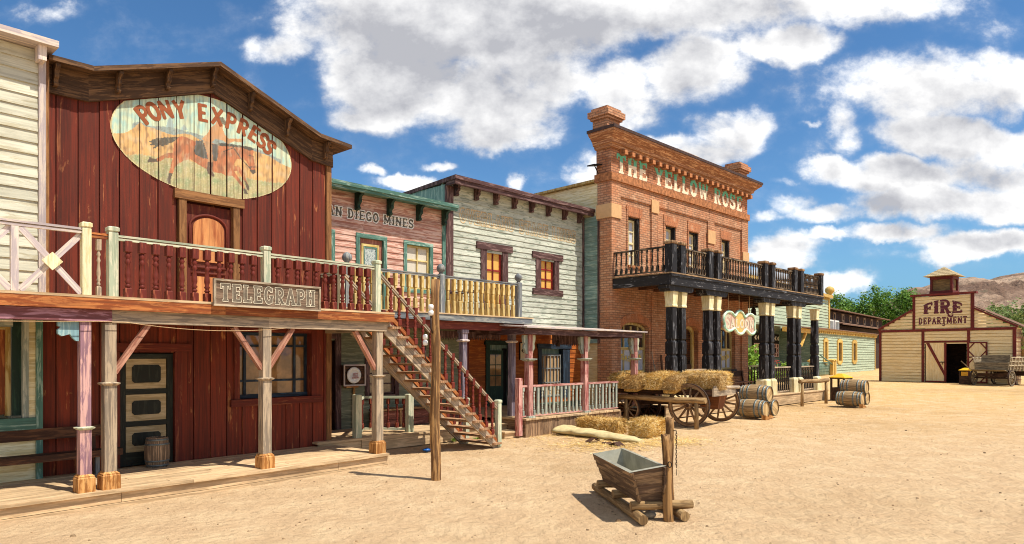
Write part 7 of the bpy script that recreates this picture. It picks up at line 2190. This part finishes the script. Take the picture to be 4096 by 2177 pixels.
for p, l, r_ in zip(g2, ('barrel lower left of the farther three, in the open street', 'barrel lower right of the farther three, in the open street', 'barrel on top of the farther three, before the yellow lidded bin'), (.6, 1.9, 2.9)): barrel(p, axn, l, 'barrels in the open street', roll=r_)
ch = None
for i, (g, lab) in enumerate(((g1[0], 'timber wedge under the near barrel beside the wagon'), (g1[1], 'timber wedge between the two lower barrels beside the wagon'), (g2[0], 'small timber wedge under the farther barrels'))):
    p = Vector((g[0] + .30, g[1] - .34, 0)) if i != 1 else Vector((g[0] + .05, g[1] - .5, 0))
    t_ = thing('wedge', lab, 'wedge', WORLD, p, .8, local=True)
    mb = MB(); mb.hexa([(-.16, -.07, 0), (.16, -.07, 0), (.16, .07, 0), (-.16, .07, 0), (-.16, -.07, .14), (.16, -.07, .06), (.16, .07, .06), (-.16, .07, .14)]); mb.build('block', M['base'], t_)
# litter bins
def bin_(p, lab, rz, h=1.0, w_=.6):
    t_ = thing('litter_bin', lab, 'bin', WORLD, p, rz, 'yellow lidded bins', local=True)
    a = w_ / 2; mb = MB()
    mb.box(-a, a, -a, a, .02, h * .52); 
    for x in (-a, a - .07):
        for y in (-a, a - .07): mb.box(x, x + .07, y, y + .07, h * .521, h * .86)
    mb.box(-a - .01, a + .01, -a - .01, a + .01, h * .861, h * .9); mb.build('body', M['barnwood'], t_)
    mb = MB(); mb.lathe([(a + .03, h * .901), (a + .03, h * .93), (.08, h * 1.07), (.02, h * 1.075)], sq=True); mb.build('lid', plain('yellow_lid', 'e2b021', .4, nz=.05), t_)
    mb = MB(); mb.box(-a + .12, a - .1, -a - .012, -a + .01, h * .56, h * .82); mb.build('flap', plain('yellow_flap', 'd49a1c', .5, nz=.1), t_)
    return t_
bin_((14.42, 29.9, 0), 'dark slatted bin with a yellow lid behind the farther barrels', .6, 1.10, .64)
M['lidref'] = None
b2_ = bin_((30.7, 46.2, 0), 'yellow lidded bin by the wagon at the fire station door', -.8, 1.05, .62)

# ---------------------------------------------------------------- trough with its posts
TF = Fr(1.54, 8.03, .16, -.987)   # x along the runner log toward the viewer, y to the left -> use -y for right
tr_ = thing('water_trough', 'plank water trough lined with zinc, standing on a sled of round logs', 'trough', TF, (0, 0, 0))
def lg(p, q, r, name, parent=tr_):
    mb = MB(); p, q = Vector(p), Vector(q); pts = [p.lerp(q, i / 6) + Vector((0, 0, .004 * math.sin(i * 2.1))) for i in range(7)]
    mb.tube(pts, [r * (1 + .04 * math.sin(i * 1.7)) for i in range(7)], 14, rag=.04); mb.build(name, M['log'], parent)
lg((.02, 0, .058), (-2.06, .02, .06), .06, 'runner_log'); lg((-.08, .56, .058), (-2.05, .58, .06), .06, 'runner_log')
for x in (-.26, -.98, -1.68): lg((x, -.06, .168), (x + .02, .72, .168), .054, 'cross_log')
# box: four lapped planks per side, flaring outwards
zb, zt = .222, .60
xb = (-1.60, -.25); xt = (-1.70, -.12); yb = (.02, .36); yt = (-.115, .325)
tilt = lambda y: (y + .1) * .15
def tp3(x, y, z): return (x, y, z + tilt(y) * (z - zb) / (zt - zb) * 1.0)
nP = 4
for side in range(4):
    mb = MB()
    for k in range(nP):
        k0, k1 = k / nP, (k + 1) / nP - .012
        f = lambda a, b, k_: a + (b - a) * k_
        z0, z1 = f(zb, zt, k0), f(zb, zt, k1); th = .03; lip = .012
        X0a, X1a, Y0a, Y1a = f(xb[0], xt[0], k0), f(xb[1], xt[1], k0), f(yb[0], yt[0], k0), f(yb[1], yt[1], k0)
        X0b, X1b, Y0b, Y1b = f(xb[0], xt[0], k1), f(xb[1], xt[1], k1), f(yb[0], yt[0], k1), f(yb[1], yt[1], k1)
        if side == 0: A = [(X0a - .05, Y0a - lip), (X1a + .05, Y0a - lip), (X1a + .05, Y0a + th), (X0a - .05, Y0a + th)]; B = [(X0b - .06, Y0b + lip * .3), (X1b + .06, Y0b + lip * .3), (X1b + .06, Y0b + th), (X0b - .06, Y0b + th)]; g = 0
        elif side == 1: A = [(X0a - .05, Y1a - th), (X1a + .05, Y1a - th), (X1a + .05, Y1a + lip), (X0a - .05, Y1a + lip)]; B = [(X0b - .06, Y1b - th), (X1b + .06, Y1b - th), (X1b + .06, Y1b - lip * .3), (X0b - .06, Y1b - lip * .3)]; g = 0
        elif side == 2: A = [(X1a - th, Y0a + th + .001), (X1a + .004, Y0a + th + .001), (X1a + .004, Y1a - th - .001), (X1a - th, Y1a - th - .001)]; B = [(X1b - th, Y0b + th + .001), (X1b - .006, Y0b + th + .001), (X1b - .006, Y1b - th - .001), (X1b - th, Y1b - th - .001)]; g = 1
        else: A = [(X0a - .004, Y0a + th + .001), (X0a + th, Y0a + th + .001), (X0a + th, Y1a - th - .001), (X0a - .004, Y1a - th - .001)]; B = [(X0b + .006, Y0b + th + .001), (X0b + th, Y0b + th + .001), (X0b + th, Y1b - th - .001), (X0b + .006, Y1b - th - .001)]; g = 1
        mb.hexa([tp3(*p, z0) for p in A] + [tp3(*p, z1) for p in B], g)
    mb.build('side_planks' if side < 2 else 'end_planks', M['trough'], tr_)
mb = MB(); i_ = .034
b4 = [(xb[0] + i_, yb[0] + i_), (xb[1] - i_, yb[0] + i_), (xb[1] - i_, yb[1] - i_), (xb[0] + i_, yb[1] - i_)]
t4 = [(xt[0] + i_, yt[0] + i_), (xt[1] - i_, yt[0] + i_), (xt[1] - i_, yt[1] - i_), (xt[0] + i_, yt[1] - i_)]
for k in range(4):
    j = (k + 1) % 4
    mb.quad([tp3(*b4[k], zb + .03), tp3(*b4[j], zb + .03), tp3(*t4[j], zt + .008), tp3(*t4[k], zt + .008)])
mb.quad([tp3(*p, zb + .03) for p in b4])
t5 = [(xt[0] - .012, yt[0] - .012), (xt[1] + .012, yt[0] - .012), (xt[1] + .012, yt[1] + .012), (xt[0] - .012, yt[1] + .012)]
for k in range(4):
    j = (k + 1) % 4; mb.quad([tp3(*t4[k], zt + .0085), tp3(*t4[j], zt + .0085), tp3(*t5[j], zt + .002), tp3(*t5[k], zt + .002)])
mb.build('zinc_liner', M['zinc'], tr_)
def gnarl_post(lab, p, h, r, lean, seed):
    t_ = thing('post', lab, 'post', WORLD, p, local=True); rn = random.Random(seed); rings = []
    for i in range(19):
        k = i / 18; z = -.25 + (h + .25) * k; ring = []
        for j in range(16):
            a = 2 * math.pi * j / 16; rr = r * (1.06 - .14 * k) * (1 + .16 * noise.noise(Vector((math.cos(a) * 1.6, math.sin(a) * 1.6, z * 2.2 + seed))) + .06 * math.sin(a * 5 + seed + z * .4))
            ring.append((lean[0] * k + rr * math.cos(a) + .012 * math.sin(z * 5 + seed), lean[1] * k + rr * math.sin(a), z + (.015 * math.sin(a * 3 + seed) if i == 18 else 0)))
        rings.append(ring)
    mb = MB(); mb.rings(rings); mb.build('shaft', M['pole'], t_); return t_
fp_ = gnarl_post('shorter gnarled post with an iron ring at the trough end', (1.915, 8.27, 0), 1.03, .056, (-.06, 0), 4)
mb = MB(); rg = [(-.02 + .022 * math.cos(2 * math.pi * i / 16), -.066, .68 + .034 * math.sin(2 * math.pi * i / 16)) for i in range(16)]; mb.tube(rg, .006, 6, closed=True); mb.build('iron_ring', M['iron'], fp_)
rp_ = gnarl_post('taller cracked post carrying a chain behind the ringed post', (2.02, 8.72, 0), 1.19, .058, (-.02, 0), 9)
chn = thing('chain', 'rusty link chain hanging down the taller post by the trough', 'chain', WORLD, (2.085, 8.66, .5), local=True)
mb = MB()
for k in range(15):
    z = .52 - k * .031; L_ = []
    for i in range(12):
        a = 2 * math.pi * i / 12; dx, dz = .0085 * math.cos(a), .021 * math.sin(a)
        L_.append((dx, 0, z + dz) if k % 2 else (0, dx, z + dz))
    mb.tube(L_, .0036, 5, closed=True)
mb.tube([(-.045, .03, .545), (-.01, 0, .54), (0, 0, .53)], .005, 5); mb.tube([(0, 0, .05), (0, 0, -.03)], .0045, 5)
mb.build('links', M['rust'], chn)
st_ = thing('stone', 'pale rounded stone under the near end of the trough', 'stone', WORLD, (*gp(2597, 2066)[:2], .0), local=True)
mb = MB(); rings = []
for i in range(9):
    k = i / 8; r = .075 * math.sin(math.pi * min(.97, k * .8 + .18)); rings.append([(r * (1 + .25 * noise.noise(Vector((math.cos(a), math.sin(a), k * 2)))) * 1.25 * math.cos(a), r * math.sin(a), -.02 + .10 * k) for a in [2 * math.pi * j / 14 for j in range(14)]])
mb.rings(rings); mb.build('stone_body', plain('pale_stone', 'b5a890', .9, nz=.2, scale=20), st_)

# ---------------------------------------------------------------- old wagon by the fire station
VF = Fr(30.55, 45.3, .55, -.835)  # x along the axles (left wheel -> right wheel), y back along the wagon
og = thing('farm_wagon', 'grey high sided farm wagon with spoked wheels beside the fire station', 'wagon', VF, (1, 1, 0))
ax2 = (1, 0, 0); GM = (M['greywagon'], M['greywagon'])
for x, y, r_ in ((0, .2, .51), (2.25, 0, .51), (.15, 3.0, .66), (2.35, 2.9, .66)):
    wheel('wheel', og, (x, y, r_), r_, .08, ax2, 12, GM)
mb = MB(); mb.tube([(-.05, .2, .51), (2.3, 0, .51)], .06, 8); mb.tube([(.1, 3.0, .66), (2.4, 2.9, .66)], .06, 8); mb.box(.25, 2.0, .05, .25, .58, .80); mb.box(.3, 2.1, 2.85, 3.05, .7, .9); mb.bar((1.15, -.2, .7), (1.2, 3.2, .8), .14, .14); mb.build('running_gear', M['barnwood'], og)
mb = MB(); mb.box(.25, 2.05, -.15, 4.2, .97, 1.05, 1); mb.build('bed', M['greywagon'], og)
for x, sg in ((.22, -1), (2.06, 1)):
    mb = MB()
    for k in range(3): mb.hexa([(x + sg * .05 * k, -.1, 1.06 + k * .24), (x + sg * .05 * k + .03, -.1, 1.06 + k * .24), (x + sg * .05 * k + .03, 4.3, 1.06 + k * .24), (x + sg * .05 * k, 4.3, 1.06 + k * .24), (x + sg * .05 * (k + .8), -.1, 1.27 + k * .24), (x + sg * .05 * (k + .8) + .03, -.1, 1.27 + k * .24), (x + sg * .05 * (k + .8) + .03, 4.3, 1.27 + k * .24), (x + sg * .05 * (k + .8), 4.3, 1.27 + k * .24)], 1)
    mb.build('side_boards', M['greywagon'], og)
    mb = MB()
    for k in range(9): y = .1 + k * .5; mb.bar((x + sg * .045, y, .95), (x + sg * .20, y, 1.84), .05, .05, (0, 1, 0))
    for z_, o2 in ((1.30, .10), (1.55, .145), (1.82, .20)): mb.box(x + sg * o2 - .02, x + sg * o2 + .02, -.1, 4.3, z_, z_ + .05, 1)
    mb.build('stakes', wood('pale_stakes', 'a89a80', 'c9bb9c', .5, .4), og)
mb = MB(); mb.box(.2, 2.12, -.15, -.10, 1.06, 1.50, 0); mb.build('front_board', M['greywagon'], og)
mb = MB(); mb.hexa([(.38, .35, 1.5), (2.02, .35, 1.5), (2.02, .40, 1.5), (.38, .40, 1.5), (.38, .45, 1.98), (2.0, .45, 1.98), (2.0, .50, 1.98), (.38, .50, 1.98)]); mb.box(.25, 2.07, -.05, .36, 1.5, 1.54, 0); mb.build('seat', M['greywagon'], og)
mb = MB(); mb.hexa([(.15, -.62, 1.02), (2.1, -.62, 1.02), (2.1, -.16, .93), (.15, -.16, .93), (.15, -.62, 1.06), (2.1, -.62, 1.06), (2.1, -.16, .97), (.15, -.16, .97)], 0); mb.build('footboard', M['greywagon'], og)
mb = MB(); mb.bar((.1, -.5, 1.05), (-.35, -.75, 1.6), .06, .06); mb.build('brake_lever', M['greywagon'], og)

# ---------------------------------------------------------------- plants beside the saloon
def bush(px, py, D, h, r, lab, mat, seed, n=420, leaf=.16):
    x, y = (px - CX) / FPX * D, D
    return tree(x, y, h, r, lab, mat, seed, 1.0, n, leaf, .05, name='bush')
bush(3000, 1500, 37, 2.25, 1.25, 'bright green bush beyond the right side of the saloon porch', M['leaf3'], 70, 900, .2)
bush(3130, 1480, 50, 1.3, .6, 'small leafy plant in front of the green porch', M['leaf3'], 71, 260, .14)
fl_ = thing('flower_plant', 'small plant with red flowers seen between the saloon columns', 'plant', WORLD, (18.6, 48.5, 0), local=True)
mb = MB(); rn = random.Random(3)
for k in range(20):
    a = rn.random() * 6.28; mb.tube([(0, 0, 0), (.3 * math.cos(a), .3 * math.sin(a), rn.uniform(.8, 1.5))], .012, 4)
mb.build('stem', M['leaf3'], fl_)
mb = MB()
for k in range(40):
    a = rn.random() * 6.28; r_ = rn.random() * .45; mb.lathe([(.01, 0), (.06, .03), (.05, .06)], (r_ * math.cos(a), r_ * math.sin(a), rn.uniform(1.0, 1.6)), n=6)
mb.build('blossom', plain('red_petals', 'c04a44', .7), fl_)
for i, (px, py, lab) in enumerate(((1818, 1768, 'small green weed at the foot of the inner stair stringer'), (1902, 1770, 'small yellow green weed by the lower stair steps'))):
    q = gp(px, py); wd = thing('weed', lab, 'plant', WORLD, (q.x, q.y, 0), local=True); mb = MB(); rn = random.Random(i)
    for k in range(46):
        a = rn.random() * 6.283; l = rn.uniform(.05, .14); p = Vector((rn.gauss(0, .03), rn.gauss(0, .03), .0)); e = p + Vector((math.cos(a) * l * .7, math.sin(a) * l * .7, l)); s_ = Vector((-math.sin(a), math.cos(a), 0)) * .009; m2 = p.lerp(e, .55)
        mb.quad([p - s_ * .3, m2 - s_, e, m2 + s_])
    mb.build('leaves', M['leaf3'], wd)
lw_ = thing('cart_wheel', 'pale cart wheel leaning in the bush beside the saloon porch', 'wheel', Y, (10.9, 3.4, 0))
wheel('rim', lw_, (10.9, 3.4, .85), .75, .06, (.25, .95, .1), 10, (M['greywood'], M['greywood']))
